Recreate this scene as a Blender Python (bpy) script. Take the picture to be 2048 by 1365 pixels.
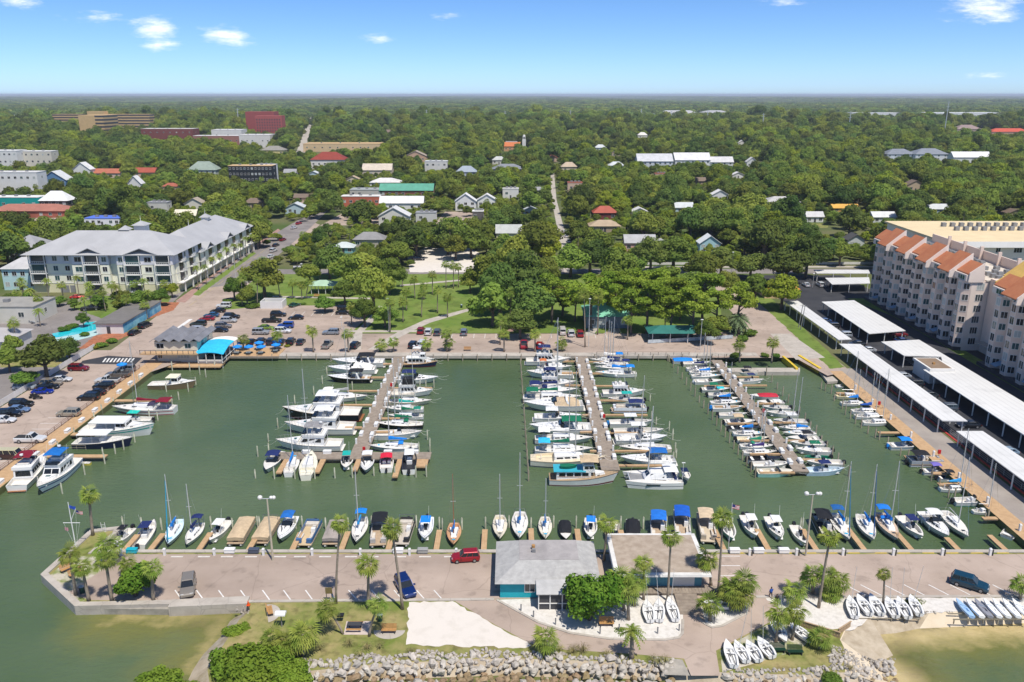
import bpy, math, random
from mathutils import Vector
for _o in list(bpy.data.objects):
 bpy.data.objects.remove(_o)
SC = bpy.context.scene
COL = SC.collection
RAD = math.radians
# camera
F = 1620.0; HZ = 189.0; PITCH = math.atan((682.5 - HZ) / F); CZ = 66.2; GZ = 1.2
cam = bpy.data.objects.new('camera', bpy.data.cameras.new('camera'))
COL.objects.link(cam)
cam.location = (0, 0, CZ)
cam.rotation_euler = (math.pi / 2 - PITCH, 0, 0)
cam.data.sensor_width = 36
cam.data.lens = F / 2048 * 36
cam.data.clip_start = 1
cam.data.clip_end = 60000
SC.camera = cam
# light
SUN_EL, SUN_AZ = 64.0, 146.0          # azimuth clockwise from +Y
sd = Vector((math.sin(RAD(SUN_AZ)) * math.cos(RAD(SUN_EL)), math.cos(RAD(SUN_AZ)) * math.cos(RAD(SUN_EL)), math.sin(RAD(SUN_EL))))
sun = bpy.data.objects.new('sun', bpy.data.lights.new('sun', 'SUN'))
COL.objects.link(sun)
sun.data.energy = 3.7
sun.data.angle = RAD(0.55)
sun.data.color = (1.0, 0.95, 0.87)
sun.rotation_euler = (-sd).to_track_quat('-Z', 'Y').to_euler()
SC.view_settings.view_transform = 'Standard'
SC.view_settings.look = 'None'
SC.view_settings.exposure = 0.36
SC.view_settings.gamma = 1.0
SC.view_settings.use_curve_mapping = False
SC.render.engine = 'CYCLES'
SC.cycles.max_bounces = 5
SC.cycles.diffuse_bounces = 2
SC.cycles.glossy_bounces = 2
SC.cycles.transmission_bounces = 2
SC.cycles.transparent_max_bounces = 4
SC.cycles.volume_bounces = 0
SC.cycles.caustics_reflective = False
SC.cycles.caustics_refractive = False
def ray(px, py):
 t = (py - 682.5) / F; u = (px - 1024) / F
 return Vector((u, math.cos(PITCH) - t * math.sin(PITCH), -(math.sin(PITCH) + t * math.cos(PITCH))))
def at(px, py, z=GZ):
 d = ray(px, py)
 k = (z - CZ) / d.z
 return Vector((d.x * k, d.y * k, z))
def proj(x, y, z):
 dz = z - CZ
 dep = y * math.cos(PITCH) - dz * math.sin(PITCH)
 v = -(y * math.sin(PITCH) + dz * math.cos(PITCH))
 return 1024 + F * x / dep, 682.5 + F * v / dep, dep
world = bpy.data.worlds.new('World'); SC.world = world
world.use_nodes = True
nt = world.node_tree; nt.nodes.clear()
def N(t, **k):
 n = nt.nodes.new(t)
 for a, b in k.items(): setattr(n, a, b)
 return n
def mth(op, a, b=None, c=None):
 n = N('ShaderNodeMath', operation=op)
 for i, v in enumerate((a, b, c)):
  if v is None: continue
  if hasattr(v, 'is_linked') or hasattr(v, 'links'): nt.links.new(v, n.inputs[i])
  else: n.inputs[i].default_value = v
 return n.outputs[0]
sky = N('ShaderNodeTexSky', sky_type='NISHITA', sun_disc=False, sun_elevation=RAD(SUN_EL), sun_rotation=RAD(SUN_AZ),
  altitude=60, air_density=.45, dust_density=.4, ozone_density=5)
bg = N('ShaderNodeBackground'); bg.inputs[1].default_value = 0.14
hs = N('ShaderNodeHueSaturation'); hs.inputs['Saturation'].default_value = 1.13; nt.links.new(sky.outputs[0], hs.inputs['Color']); nt.links.new(hs.outputs[0], bg.inputs[0])
tc = N('ShaderNodeTexCoord'); sx = N('ShaderNodeSeparateXYZ'); nt.links.new(tc.outputs['Generated'], sx.inputs[0])
X_, Y_, Z_ = sx.outputs
ym = mth('MAXIMUM', Y_, 0.05)
cv = N('ShaderNodeCombineXYZ'); nt.links.new(mth('DIVIDE', X_, ym), cv.inputs[0]); nt.links.new(mth('DIVIDE', Z_, ym), cv.inputs[1])
def vmth(op, a, b):
 n = N('ShaderNodeVectorMath', operation=op); nt.links.new(a, n.inputs[0])
 if b is not None: n.inputs[1].default_value = b
 return n.outputs[1 if op == 'LENGTH' else 0]
nz = N('ShaderNodeTexNoise'); nz.inputs['Scale'].default_value = 26; nz.inputs['Detail'].default_value = 7; nz.inputs['Roughness'].default_value = 0.66
nt.links.new(vmth('MULTIPLY', cv.outputs[0], (.8, 3.0, 1)), nz.inputs['Vector'])
best = None
for (cx, cy, a, b, s) in ((450, 71, 70, 24, 1.0), (305, 60, 62, 26, .86), (185, 35, 85, 18, .70), (30, 3, 60, 16, .80),
      (757, 80, 48, 15, .76), (905, 30, 44, 17, .68), (1975, 12, 100, 34, 1.0), (1970, 152, 52, 11, .64), (320, 92, 60, 14, .62),
      (1560, 4, 70, 12, .66)):
 d = ray(cx, cy); u0, v0 = d.x / d.y, d.z / d.y
 r = vmth('LENGTH', vmth('MULTIPLY', vmth('SUBTRACT', cv.outputs[0], (u0, v0, 0)), (F / a, F / b, 0)), None)
 m = mth('MULTIPLY_ADD', r, -.75 * s, s)
 best = m if best is None else mth('MAXIMUM', best, m)
cl = mth('MULTIPLY_ADD', nz.outputs['Fac'], 1.9, mth('SUBTRACT', best, .95))
mr = N('ShaderNodeMapRange', interpolation_type='SMOOTHSTEP'); nt.links.new(cl, mr.inputs[0])
mr.inputs[1].default_value = 0.30; mr.inputs[2].default_value = 1.25; mr.inputs[4].default_value = 1.0
fac = mth('MULTIPLY', mr.outputs[0], mth('GREATER_THAN', best, 0.001))
bg2 = N('ShaderNodeBackground'); bg2.inputs[0].default_value = (1, 1, 1, 1); bg2.inputs[1].default_value = 1.05
mx = N('ShaderNodeMixShader'); nt.links.new(fac, mx.inputs[0]); nt.links.new(bg.outputs[0], mx.inputs[1]); nt.links.new(bg2.outputs[0], mx.inputs[2])
world.cycles.sampling_method = 'MANUAL'; world.cycles.sample_map_resolution = 256
wo = N('ShaderNodeOutputWorld'); nt.links.new(mx.outputs[0], wo.inputs[0])
# materials
MATS = {}
def mat(name, col, rough=0.6, metal=0.0, var=0.0, vscale=1.0, col2=None, bump=0.0, bscale=8.0, objrand=0.0, spec=0.4, coat=0.0, world_coords=False, detail=4.0, contrast=(.35, .65), trans=0.0):
 if name in MATS: return MATS[name]
 m = bpy.data.materials.new(name); m.use_nodes = True
 t = m.node_tree; b = t.nodes['Principled BSDF']; L = t.links.new
 b.inputs['Base Color'].default_value = (*col, 1)
 b.inputs['Roughness'].default_value = rough; b.inputs['Metallic'].default_value = metal
 b.inputs['Specular IOR Level'].default_value = spec
 b.inputs['Coat Weight'].default_value = coat
 if var or bump or col2:
  tcn = t.nodes.new('ShaderNodeTexCoord')
  if world_coords:
   g = t.nodes.new('ShaderNodeNewGeometry'); src = g.outputs['Position']
  else: src = tcn.outputs['Object']
 out = None
 if var or col2:
  n = t.nodes.new('ShaderNodeTexNoise'); n.inputs['Scale'].default_value = vscale; n.inputs['Detail'].default_value = detail; n.inputs['Roughness'].default_value = .6
  L(src, n.inputs['Vector'])
  r = t.nodes.new('ShaderNodeMapRange'); r.inputs[1].default_value, r.inputs[2].default_value = contrast
  L(n.outputs['Fac'], r.inputs[0])
  mxn = t.nodes.new('ShaderNodeMix'); mxn.data_type = 'RGBA'
  c2 = col2 if col2 else tuple(c * (1 + var) for c in col)
  c1 = col if col2 else tuple(c * (1 - var) for c in col)
  mxn.inputs['A'].default_value = (*c1, 1); mxn.inputs['B'].default_value = (*c2, 1)
  L(r.outputs[0], mxn.inputs['Factor']); out = mxn.outputs['Result']
 if objrand:
  oi = t.nodes.new('ShaderNodeObjectInfo')
  h = t.nodes.new('ShaderNodeHueSaturation')
  mv = t.nodes.new('ShaderNodeMapRange'); mv.inputs[3].default_value = 1 - objrand; mv.inputs[4].default_value = 1 + objrand
  mh = t.nodes.new('ShaderNodeMapRange'); mh.inputs[3].default_value = .5 - objrand * .07; mh.inputs[4].default_value = .5 + objrand * .05
  f2 = t.nodes.new('ShaderNodeMath'); f2.operation = 'FRACT'; f3 = t.nodes.new('ShaderNodeMath'); f3.operation = 'MULTIPLY'; f3.inputs[1].default_value = 7.31
  L(oi.outputs['Random'], mv.inputs[0]); L(oi.outputs['Random'], f3.inputs[0]); L(f3.outputs[0], f2.inputs[0]); L(f2.outputs[0], mh.inputs[0])
  L(mv.outputs[0], h.inputs['Value']); L(mh.outputs[0], h.inputs['Hue'])
  if out is not None: L(out, h.inputs['Color'])
  else: h.inputs['Color'].default_value = (*col, 1)
  out = h.outputs[0]
 if out is not None: L(out, b.inputs['Base Color'])
 if bump:
  n = t.nodes.new('ShaderNodeTexNoise'); n.inputs['Scale'].default_value = bscale; n.inputs['Detail'].default_value = 3
  L(src, n.inputs['Vector'])
  bp = t.nodes.new('ShaderNodeBump'); bp.inputs['Strength'].default_value = bump; bp.inputs['Distance'].default_value = .1
  L(n.outputs['Fac'], bp.inputs['Height']); L(bp.outputs[0], b.inputs['Normal'])
 if trans:
  tl = t.nodes.new('ShaderNodeBsdfTranslucent'); mxs = t.nodes.new('ShaderNodeMixShader'); mxs.inputs[0].default_value = trans
  if out is not None: L(out, tl.inputs[0])
  else: tl.inputs[0].default_value = (*col, 1)
  o = t.nodes['Material Output']; L(b.outputs[0], mxs.inputs[1]); L(tl.outputs[0], mxs.inputs[2]); L(mxs.outputs[0], o.inputs[0])
 MATS[name] = m
 return m
def C(h):
 h = h.lstrip('#'); r = [int(h[i:i + 2], 16) / 255 for i in (0, 2, 4)]
 return tuple(c / 12.92 if c <= .04045 else ((c + .055) / 1.055) ** 2.4 for c in r)
_pc = {}
def paint(rgb, rough=.35, coat=0.0, metal=0.0, var=.06):
 k = (tuple(round(c, 3) for c in rgb), rough, coat, metal)
 if k not in _pc:
  _pc[k] = mat('paint_%d' % len(_pc), rgb, rough, metal, var=var, vscale=.8, coat=coat)
 return _pc[k]
ASPH = mat('asphalt_worn', (.375, .29, .23), .9, var=.0, col2=(.475, .375, .305), vscale=.16, bump=.15, bscale=9, world_coords=True, detail=6, contrast=(.3, .7))
ASPHD = mat('asphalt_dark', (.032, .033, .038), .85, col2=(.05, .05, .055), vscale=.2, bump=.1, world_coords=True, detail=6)
ASPHR = mat('asphalt_street', (.20, .178, .165), .9, col2=(.275, .245, .225), vscale=.12, bump=.1, world_coords=True, detail=6)
CONC = mat('concrete', (.50, .45, .385), .85, col2=(.40, .355, .30), vscale=.5, bump=.2, bscale=4, world_coords=True, detail=6)
CONCW = mat('concrete_wall', (.42, .38, .32), .85, col2=(.27, .25, .21), vscale=.7, bump=.2, bscale=4, world_coords=True, detail=6)
BRICKP = mat('brick_paving', (.36, .22, .18), .85, var=.15, vscale=.6, bump=.1, world_coords=True)
LAWN = mat('lawn_grass', (.125, .205, .035), .95, col2=(.20, .245, .062), vscale=.11, bump=.5, bscale=14, world_coords=True, detail=6, contrast=(.3, .72), spec=.1)
ROUGHG = mat('rough_grass', (.16, .205, .042), .95, col2=(.37, .30, .135), vscale=.25, bump=.6, bscale=12, world_coords=True, detail=6, contrast=(.36, .66), spec=.1)
FARG = mat('far_ground', (.075, .115, .03), .95, col2=(.16, .15, .075), vscale=.02, world_coords=True, detail=6, spec=.1)
SAND = mat('white_sand', (.68, .62, .545), .95, col2=(.55, .495, .42), contrast=(.5, .85), vscale=.6, bump=.25, bscale=5, world_coords=True, detail=6)
SHELL = mat('white_shell_gravel', (.70, .66, .60), .95, col2=(.52, .48, .42), vscale=1.6, bump=.4, bscale=14, world_coords=True, detail=6, contrast=(.42, .8))
BEACH = mat('beach_sand', (.58, .47, .32), .92, col2=(.66, .56, .42), vscale=.3, bump=.2, bscale=4, world_coords=True, detail=6)
MULCH = mat('red_mulch', (.36, .135, .065), .95, var=.25, vscale=1.2, bump=.4, world_coords=True)
WLINE = mat('white_line_paint', (.72, .70, .66), .7, var=.12, vscale=2, world_coords=True)
YLINE = mat('yellow_line_paint', (.70, .48, .07), .7, var=.15, vscale=2, world_coords=True)
YLINEW = mat('worn_yellow_paint', (.42, .33, .17), .8, var=.15, vscale=2, world_coords=True)
WOODN = mat('pier_planks_new', (.56, .37, .20), .8, col2=(.46, .29, .15), vscale=1.4, bump=.2, world_coords=True, detail=6)
WOODG = mat('pier_planks_grey', (.42, .345, .27), .85, col2=(.31, .25, .195), vscale=1.2, bump=.2, world_coords=True, detail=6)
PILE = mat('piling_wood', (.21, .175, .125), .9, col2=(.32, .29, .22), vscale=2, bump=.3, objrand=.2)
WHITE = mat('white_gelcoat', (.80, .79, .76), .32, var=.035, vscale=.5, coat=.15)
CREAM = mat('cream_gelcoat', (.76, .70, .57), .35, var=.04, vscale=.5)
OFFW = mat('offwhite_deck', (.71, .68, .62), .6, var=.06, vscale=1.2)
DGLASS = mat('dark_glass', (.012, .016, .02), .08, spec=.6)
TGLASS = mat('teal_glass', (.02, .10, .10), .10, spec=.6)
STEEL = mat('stainless_steel', (.55, .55, .55), .25, 1.0)
ALU = mat('mast_aluminium', (.66, .66, .65), .35, .3)
BLACK = mat('black_plastic', (.02, .02, .022), .45)
RUBBER = mat('tyre_rubber', (.018, .018, .018), .85)
DGREY = mat('dark_grey', (.06, .06, .065), .6)
MGREY = mat('mid_grey', (.25, .25, .25), .7, var=.1)
WPAINT = mat('white_wall_paint', (.74, .72, .68), .7, var=.04, vscale=.3)
TEAK = mat('varnished_wood', (.33, .14, .05), .4, var=.15, vscale=3)
BENCH = mat('bench_wood', (.46, .25, .09), .6, var=.15, vscale=3)
ROCKM = mat('limestone_rock', (.55, .50, .435), .92, col2=(.38, .34, .28), vscale=.9, bump=.5, bscale=3, objrand=.14, detail=6)
ROCKB = mat('wet_rock', (.23, .155, .075), .7, col2=(.36, .27, .15), vscale=.9, bump=.5, bscale=3, objrand=.2, detail=6)
def layer(m, kind, scale, amount, lo, hi, dist=0.0, axis=(1, 1, 1)):
 t = m.node_tree; L = t.links.new; b = t.nodes['Principled BSDF']; src = b.inputs['Base Color'].links[0].from_socket
 g = t.nodes.new('ShaderNodeNewGeometry'); mp = t.nodes.new('ShaderNodeVectorMath'); mp.operation = 'MULTIPLY'; mp.inputs[1].default_value = axis; L(g.outputs['Position'], mp.inputs[0]); v = mp.outputs[0]
 if dist:
  n = t.nodes.new('ShaderNodeTexNoise'); n.inputs['Scale'].default_value = scale * 4; L(v, n.inputs['Vector']); ma = t.nodes.new('ShaderNodeVectorMath'); ma.operation = 'MULTIPLY_ADD'; ma.inputs[1].default_value = (dist,) * 3; L(n.outputs['Color'], ma.inputs[0]); L(v, ma.inputs[2]); v = ma.outputs[0]
 if kind == 'crack': x = t.nodes.new('ShaderNodeTexVoronoi'); x.feature = 'DISTANCE_TO_EDGE'; o = x.outputs['Distance']
 elif kind == 'seam': x = t.nodes.new('ShaderNodeTexWave'); o = x.outputs['Fac']
 else: x = t.nodes.new('ShaderNodeTexNoise'); x.inputs['Detail'].default_value = 5; o = x.outputs['Fac']
 x.inputs['Scale'].default_value = scale; L(v, x.inputs['Vector'])
 r = t.nodes.new('ShaderNodeMapRange'); r.inputs[1].default_value, r.inputs[2].default_value = lo, hi; r.inputs[3].default_value = 1 - amount; r.inputs[4].default_value = 1; L(o, r.inputs[0])
 k = t.nodes.new('ShaderNodeVectorMath'); k.operation = 'SCALE'; L(src, k.inputs[0]); L(r.outputs[0], k.inputs['Scale']); L(k.outputs[0], b.inputs['Base Color'])
layer(ASPH, 'crack', .11, .2, 0, .01, .9); layer(ASPH, 'stain', .55, .22, .30, .43); layer(ASPH, 'stain', .05, .16, .36, .52, 0, (.25, 1.6, 1)); layer(ASPHR, 'crack', .1, .2, 0, .014, .8); layer(CONC, 'crack', .33, .25, 0, .02); layer(WOODG, 'seam', 1.6, .22, .0, .35, 0, (0, 1, 0)); layer(WOODN, 'seam', 1.6, .16, .0, .3, 0, (.7, .7, 0)); layer(LAWN, 'stain', .35, .25, .36, .5); layer(ROUGHG, 'stain', .8, .35, .34, .5)
def foliage(name, a, b, rnd=.3, tr=.25):
 return mat(name, a, .7, col2=b, vscale=.55, detail=3, objrand=rnd, spec=.12, trans=tr, contrast=(.38, .62))
OAK = foliage('oak_leaves', (.135, .200, .032), (.285, .340, .058), .38, .36)
OAKD = foliage('dark_oak_leaves', (.092, .152, .032), (.178, .240, .048), .34, .34)
OAKY = foliage('yellow_green_leaves', (.20, .28, .022), (.32, .36, .04), .2, .35)
PINEM = foliage('pine_needles', (.22, .325, .034), (.35, .44, .058), .16, .38)
PALMM = foliage('palm_fronds', (.185, .275, .04), (.33, .375, .075), .22)
PALMB = foliage('blue_green_fronds', (.15, .23, .10), (.26, .32, .16), .2)
SHRUBM = foliage('shrub_leaves', (.095, .18, .024), (.18, .27, .042), .25)
BUSHM = foliage('bright_bush_leaves', (.15, .255, .025), (.27, .36, .045), .12, .35)
SHRUBY = foliage('lime_shrub_leaves', (.19, .24, .02), (.31, .30, .04), .15)
GRAPEM = foliage('sea_grape_leaves', (.08, .18, .016), (.17, .28, .03), .1)
BARK = mat('oak_bark', (.14, .11, .085), .9, var=.25, vscale=2, bump=.4)
PBARK = mat('palm_bark', (.25, .20, .15), .9, col2=(.34, .28, .21), vscale=3, bump=.4)
DEADF = mat('dry_palm_fronds', (.34, .23, .11), .9, var=.2, vscale=2)
# mesh helpers
class MB:
 def __init__(s): s.v = []; s.f = []; s.mi = []; s.m = 0
 def add(s, vs, fs):
  b = len(s.v); s.v.extend(vs)
  for q in fs: s.f.append([b + i for i in q]); s.mi.append(s.m)
  return s
 def hexa(s, c):  # 8 corners: bottom 0-3 ccw, top 4-7
  return s.add(c, [(3, 2, 1, 0), (4, 5, 6, 7), (0, 1, 5, 4), (1, 2, 6, 5), (2, 3, 7, 6), (3, 0, 4, 7)])
 def box(s, x0, x1, y0, y1, z0, z1):
  return s.hexa([(x0, y0, z0), (x1, y0, z0), (x1, y1, z0), (x0, y1, z0), (x0, y0, z1), (x1, y0, z1), (x1, y1, z1), (x0, y1, z1)])
 def tbox(s, x0, x1, y0, y1, z0, z1, fx=0, bx=0, sy=0):
  return s.hexa([(x0, y0, z0), (x1, y0, z0), (x1, y1, z0), (x0, y1, z0), (x0 + bx, y0 + sy, z1), (x1 - fx, y0 + sy, z1), (x1 - fx, y1 - sy, z1), (x0 + bx, y1 - sy, z1)])
 def obox(s, c, rz, sx, sy, z0, z1):
  ca, sa = math.cos(rz), math.sin(rz)
  q = [(c[0] + ca * a - sa * b, c[1] + sa * a + ca * b) for a, b in ((-sx / 2, -sy / 2), (sx / 2, -sy / 2), (sx / 2, sy / 2), (-sx / 2, sy / 2))]
  return s.hexa([(*p, z0) for p in q] + [(*p, z1) for p in q])
 def bar(s, p, q, r, r2=None, n=5):
  p, q = Vector(p), Vector(q); r2 = r if r2 is None else r2
  d = (q - p)
  if d.length < 1e-6: return s
  d.normalize(); a = d.orthogonal().normalized(); b = d.cross(a)
  vs = []
  for c, rr in ((p, r), (q, r2)):
   for i in range(n):
    t = 2 * math.pi * i / n; vs.append(tuple(c + a * math.cos(t) * rr + b * math.sin(t) * rr))
  return s.add(vs, [(i, (i + 1) % n, n + (i + 1) % n, n + i) for i in range(n)] + [tuple(range(n - 1, -1, -1)), tuple(range(n, 2 * n))])
 def path(s, pts, r, n=5, r2=None):
  k = len(pts) - 1
  for i in range(k):
   if r2 is None: a = b = r
   else: a, b = r + (r2 - r) * i / k, r + (r2 - r) * (i + 1) / k
   s.bar(pts[i], pts[i + 1], a, b, n)
  return s
 def prism(s, pts, z0, z1):
  n = len(pts); vs = [(p[0], p[1], z0) for p in pts] + [(p[0], p[1], z1) for p in pts]
  return s.add(vs, [tuple(range(n - 1, -1, -1)), tuple(range(n, 2 * n))] + [(i, (i + 1) % n, n + (i + 1) % n, n + i) for i in range(n)])
 def sheet(s, pts, z):
  return s.add([(p[0], p[1], z) for p in pts], [tuple(range(len(pts)))])
 def quad(s, a, b, c, d): return s.add([tuple(a), tuple(b), tuple(c), tuple(d)], [(0, 1, 2, 3)])
 def tri(s, a, b, c): return s.add([tuple(a), tuple(b), tuple(c)], [(0, 1, 2)])
 def loft(s, rings, cap=True, closed=True):
  n = len(rings[0]); vs = [tuple(p) for r in rings for p in r]; fs = []
  for i in range(len(rings) - 1):
   for j in range(n if closed else n - 1):
    k = (j + 1) % n
    fs.append((i * n + j, i * n + k, (i + 1) * n + k, (i + 1) * n + j))
  if cap: fs += [tuple(range(n - 1, -1, -1)), tuple(range((len(rings) - 1) * n, len(rings) * n))]
  return s.add(vs, fs)
 def ball(s, c, rx, ry, rz, n=8, k=5):
  rings = []
  for i in range(k + 1):
   t = math.pi * i / k - math.pi / 2; cr = max(math.cos(t), .02)
   rings.append([(c[0] + rx * cr * math.cos(2 * math.pi * j / n), c[1] + ry * cr * math.sin(2 * math.pi * j / n), c[2] + rz * math.sin(t)) for j in range(n)])
  return s.loft(rings)
 def panel(s, A, B, Cc, D, u0, u1, v0, v1, off=.012, th=0.0):
  A, B, Cc, D = map(Vector, (A, B, Cc, D)); nrm = (B - A).cross(D - A).normalized()
  P = lambda u, v: (A * (1 - u) + B * u) * (1 - v) + (D * (1 - u) + Cc * u) * v
  q = [P(u0, v0), P(u1, v0), P(u1, v1), P(u0, v1)]
  o = [p + nrm * off for p in q]; i = [p - nrm * .02 for p in q]
  return s.add([tuple(p) for p in i + o], [(4, 5, 6, 7), (0, 1, 5, 4), (1, 2, 6, 5), (2, 3, 7, 6), (3, 0, 4, 7)])
 def mesh(s, name='m', smooth=False, mats=None):
  m = bpy.data.meshes.new(name); m.from_pydata(s.v, [], s.f)
  if mats:
   for q in mats: m.materials.append(q)
   m.polygons.foreach_set('material_index', s.mi)
  else: m.materials.append(None)
  if smooth: m.polygons.foreach_set('use_smooth', [True] * len(m.polygons))
  m.update()
  return m
def tag(o, label=None, cat=None, group=None, kind=None):
 if label: o['label'] = label
 if cat: o['category'] = cat
 if group: o['group'] = group
 if kind: o['kind'] = kind
 return o
def ob(name, mesh, material=None, parent=None, loc=None, rz=None, scale=None):
 if isinstance(mesh, MB): mesh = mesh.mesh(name)
 o = bpy.data.objects.new(name, mesh); COL.objects.link(o)
 if material is not None:
  if mesh.users > 1 or True:
   sl = o.material_slots[0]; sl.link = 'OBJECT'; sl.material = material
 if parent is not None: o.parent = parent
 if loc is not None: o.location = loc
 if rz is not None: o.rotation_euler = (0, 0, rz)
 if scale is not None: o.scale = (scale,) * 3 if isinstance(scale, (int, float)) else scale
 return o
def root(name, loc, rz=0, label=None, cat=None, group=None, scale=None):
 o = bpy.data.objects.new(name, None); COL.objects.link(o)
 o.location = loc; o.rotation_euler = (0, 0, rz); o.empty_display_size = .5
 if scale is not None: o.scale = (scale,) * 3 if isinstance(scale, (int, float)) else scale
 return tag(o, label, cat, group)
def struct(name, mb, m, parent=None):
 o = ob(name, mb, m, parent)
 if parent is None: o['kind'] = 'structure'
 return o
def ordinal(i):
 o = 'first second third fourth fifth sixth seventh eighth ninth tenth eleventh twelfth thirteenth fourteenth fifteenth sixteenth seventeenth eighteenth nineteenth'.split()
 if i < 19: return o[i]
 t = ['twent', 'thirt', 'fort', 'fift'][(i + 1) // 10 - 2]
 return t + 'ieth' if (i + 1) % 10 == 0 else t + 'y-' + o[(i + 1) % 10 - 1]
RN = random.Random(11)
# == SETTING
YF, XL, XR, YN = 200.0, -88.3, 78.0, 106.0      # the basin's quay lines
def pts(px, z=GZ): return [at(a, b, z).xy[:] for a, b in px]
# --- water
wm = bpy.data.materials.new('harbour_water'); wm.use_nodes = True
_t = wm.node_tree; _b = _t.nodes['Principled BSDF']; _L = _t.links.new
_b.inputs['Roughness'].default_value = .07; _b.inputs['IOR'].default_value = 1.33; _b.inputs['Specular IOR Level'].default_value = .5
_g = _t.nodes.new('ShaderNodeNewGeometry')
_n = _t.nodes.new('ShaderNodeTexNoise'); _n.inputs['Scale'].default_value = .03; _n.inputs['Detail'].default_value = 7
_L(_g.outputs['Position'], _n.inputs['Vector'])
_mr = _t.nodes.new('ShaderNodeMapRange'); _mr.inputs[1].default_value = .35; _mr.inputs[2].default_value = .65; _L(_n.outputs['Fac'], _mr.inputs[0])
_m1 = _t.nodes.new('ShaderNodeMix'); _m1.data_type = 'RGBA'; _m1.inputs['A'].default_value = (.066, .106, .044, 1); _m1.inputs['B'].default_value = (.108, .150, .074, 1)
_L(_mr.outputs[0], _m1.inputs['Factor'])
_at = _t.nodes.new('ShaderNodeAttribute'); _at.attribute_name = 'depth'
_sx = _t.nodes.new('ShaderNodeSeparateColor'); _L(_at.outputs['Color'], _sx.inputs[0])
_m2 = _t.nodes.new('ShaderNodeMix'); _m2.data_type = 'RGBA'; _L(_m1.outputs['Result'], _m2.inputs['A']); _m2.inputs['B'].default_value = (.205, .185, .036, 1)
_n3 = _t.nodes.new('ShaderNodeTexNoise'); _n3.inputs['Scale'].default_value = .45; _n3.inputs['Detail'].default_value = 8; _L(_g.outputs['Position'], _n3.inputs['Vector'])
_ad = _t.nodes.new('ShaderNodeMath'); _ad.operation = 'MULTIPLY_ADD'; _ad.inputs[1].default_value = .5; _ad.inputs[2].default_value = -.25; _L(_n3.outputs['Fac'], _ad.inputs[0])
_a2 = _t.nodes.new('ShaderNodeMath'); _a2.operation = 'ADD'; _L(_ad.outputs[0], _a2.inputs[0]); _L(_sx.outputs[0], _a2.inputs[1])
_a3 = _t.nodes.new('ShaderNodeMath'); _a3.operation = 'MULTIPLY'; _a3.use_clamp = True; _L(_a2.outputs[0], _a3.inputs[0])
_gt = _t.nodes.new('ShaderNodeMath'); _gt.operation = 'MULTIPLY'; _gt.inputs[1].default_value = 6; _gt.use_clamp = True; _L(_sx.outputs[0], _gt.inputs[0]); _L(_gt.outputs[0], _a3.inputs[1])
_L(_a3.outputs[0], _m2.inputs['Factor'])
_sh = _t.nodes.new('ShaderNodeMapRange'); _sh.inputs[1].default_value = .62; _sh.inputs[2].default_value = 1.0; _L(_a3.outputs[0], _sh.inputs[0])
_m4 = _t.nodes.new('ShaderNodeMix'); _m4.data_type = 'RGBA'; _L(_m2.outputs['Result'], _m4.inputs['A']); _m4.inputs['B'].default_value = (.52, .41, .20, 1); _L(_sh.outputs[0], _m4.inputs['Factor'])
_m3 = _t.nodes.new('ShaderNodeMix'); _m3.data_type = 'RGBA'; _L(_m4.outputs['Result'], _m3.inputs['A']); _m3.inputs['B'].default_value = (.035, .045, .016, 1)
_wd = _t.nodes.new('ShaderNodeMapRange'); _wd.inputs[1].default_value = .35; _wd.inputs[2].default_value = .62; _L(_n3.outputs['Fac'], _wd.inputs[0])
_wm = _t.nodes.new('ShaderNodeMath'); _wm.operation = 'MULTIPLY'; _L(_wd.outputs[0], _wm.inputs[0]); _L(_sx.outputs[1], _wm.inputs[1]); _L(_wm.outputs[0], _m3.inputs['Factor'])
_L(_m3.outputs['Result'], _b.inputs['Base Color'])
_w1 = _t.nodes.new('ShaderNodeTexNoise'); _w1.inputs['Scale'].default_value = .8; _w1.inputs['Detail'].default_value = 6; _w1.inputs['Roughness'].default_value = .65
_mp = _t.nodes.new('ShaderNodeMapping'); _mp.inputs['Scale'].default_value = (.7, 1.5, 1); _mp.inputs['Rotation'].default_value = (0, 0, .35)
_L(_g.outputs['Position'], _mp.inputs[0]); _L(_mp.outputs[0], _w1.inputs['Vector'])
_bp = _t.nodes.new('ShaderNodeBump'); _bp.inputs['Strength'].default_value = .8; _bp.inputs['Distance'].default_value = .34; _L(_w1.outputs['Fac'], _bp.inputs['Height']); _ws = _t.nodes.new('ShaderNodeMapRange'); _ws.inputs[1].default_value = .38; _ws.inputs[2].default_value = .62; _ws.inputs[3].default_value = .55; _ws.inputs[4].default_value = 1; _L(_n.outputs['Fac'], _ws.inputs[0]); _L(_ws.outputs[0], _bp.inputs['Strength']); _L(_bp.outputs[0], _b.inputs['Normal'])
WX0, WX1, WY0, WY1, WS = -150.0, 130.0, 30.0, 204.0, 2.0
_nx, _ny = int((WX1 - WX0) / WS), int((WY1 - WY0) / WS)
m = MB()
_vs = [(WX0 + i * WS, WY0 + j * WS, 0.0) for j in range(_ny + 1) for i in range(_nx + 1)]
m.add(_vs, [(j * (_nx + 1) + i, j * (_nx + 1) + i + 1, (j + 1) * (_nx + 1) + i + 1, (j + 1) * (_nx + 1) + i) for j in range(_ny) for i in range(_nx)])
SHORE_L = pts([(497, 1216), (468, 1236), (448, 1262), (425, 1290), (385, 1340), (368, 1375), (350, 1420)], 0)
SHORE_B = pts([(350, 1420), (480, 1392), (600, 1372), (760, 1362), (1000, 1352), (1180, 1358), (1330, 1362), (1440, 1375), (1600, 1382), (1760, 1376), (1800, 1362)], 0)
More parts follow.
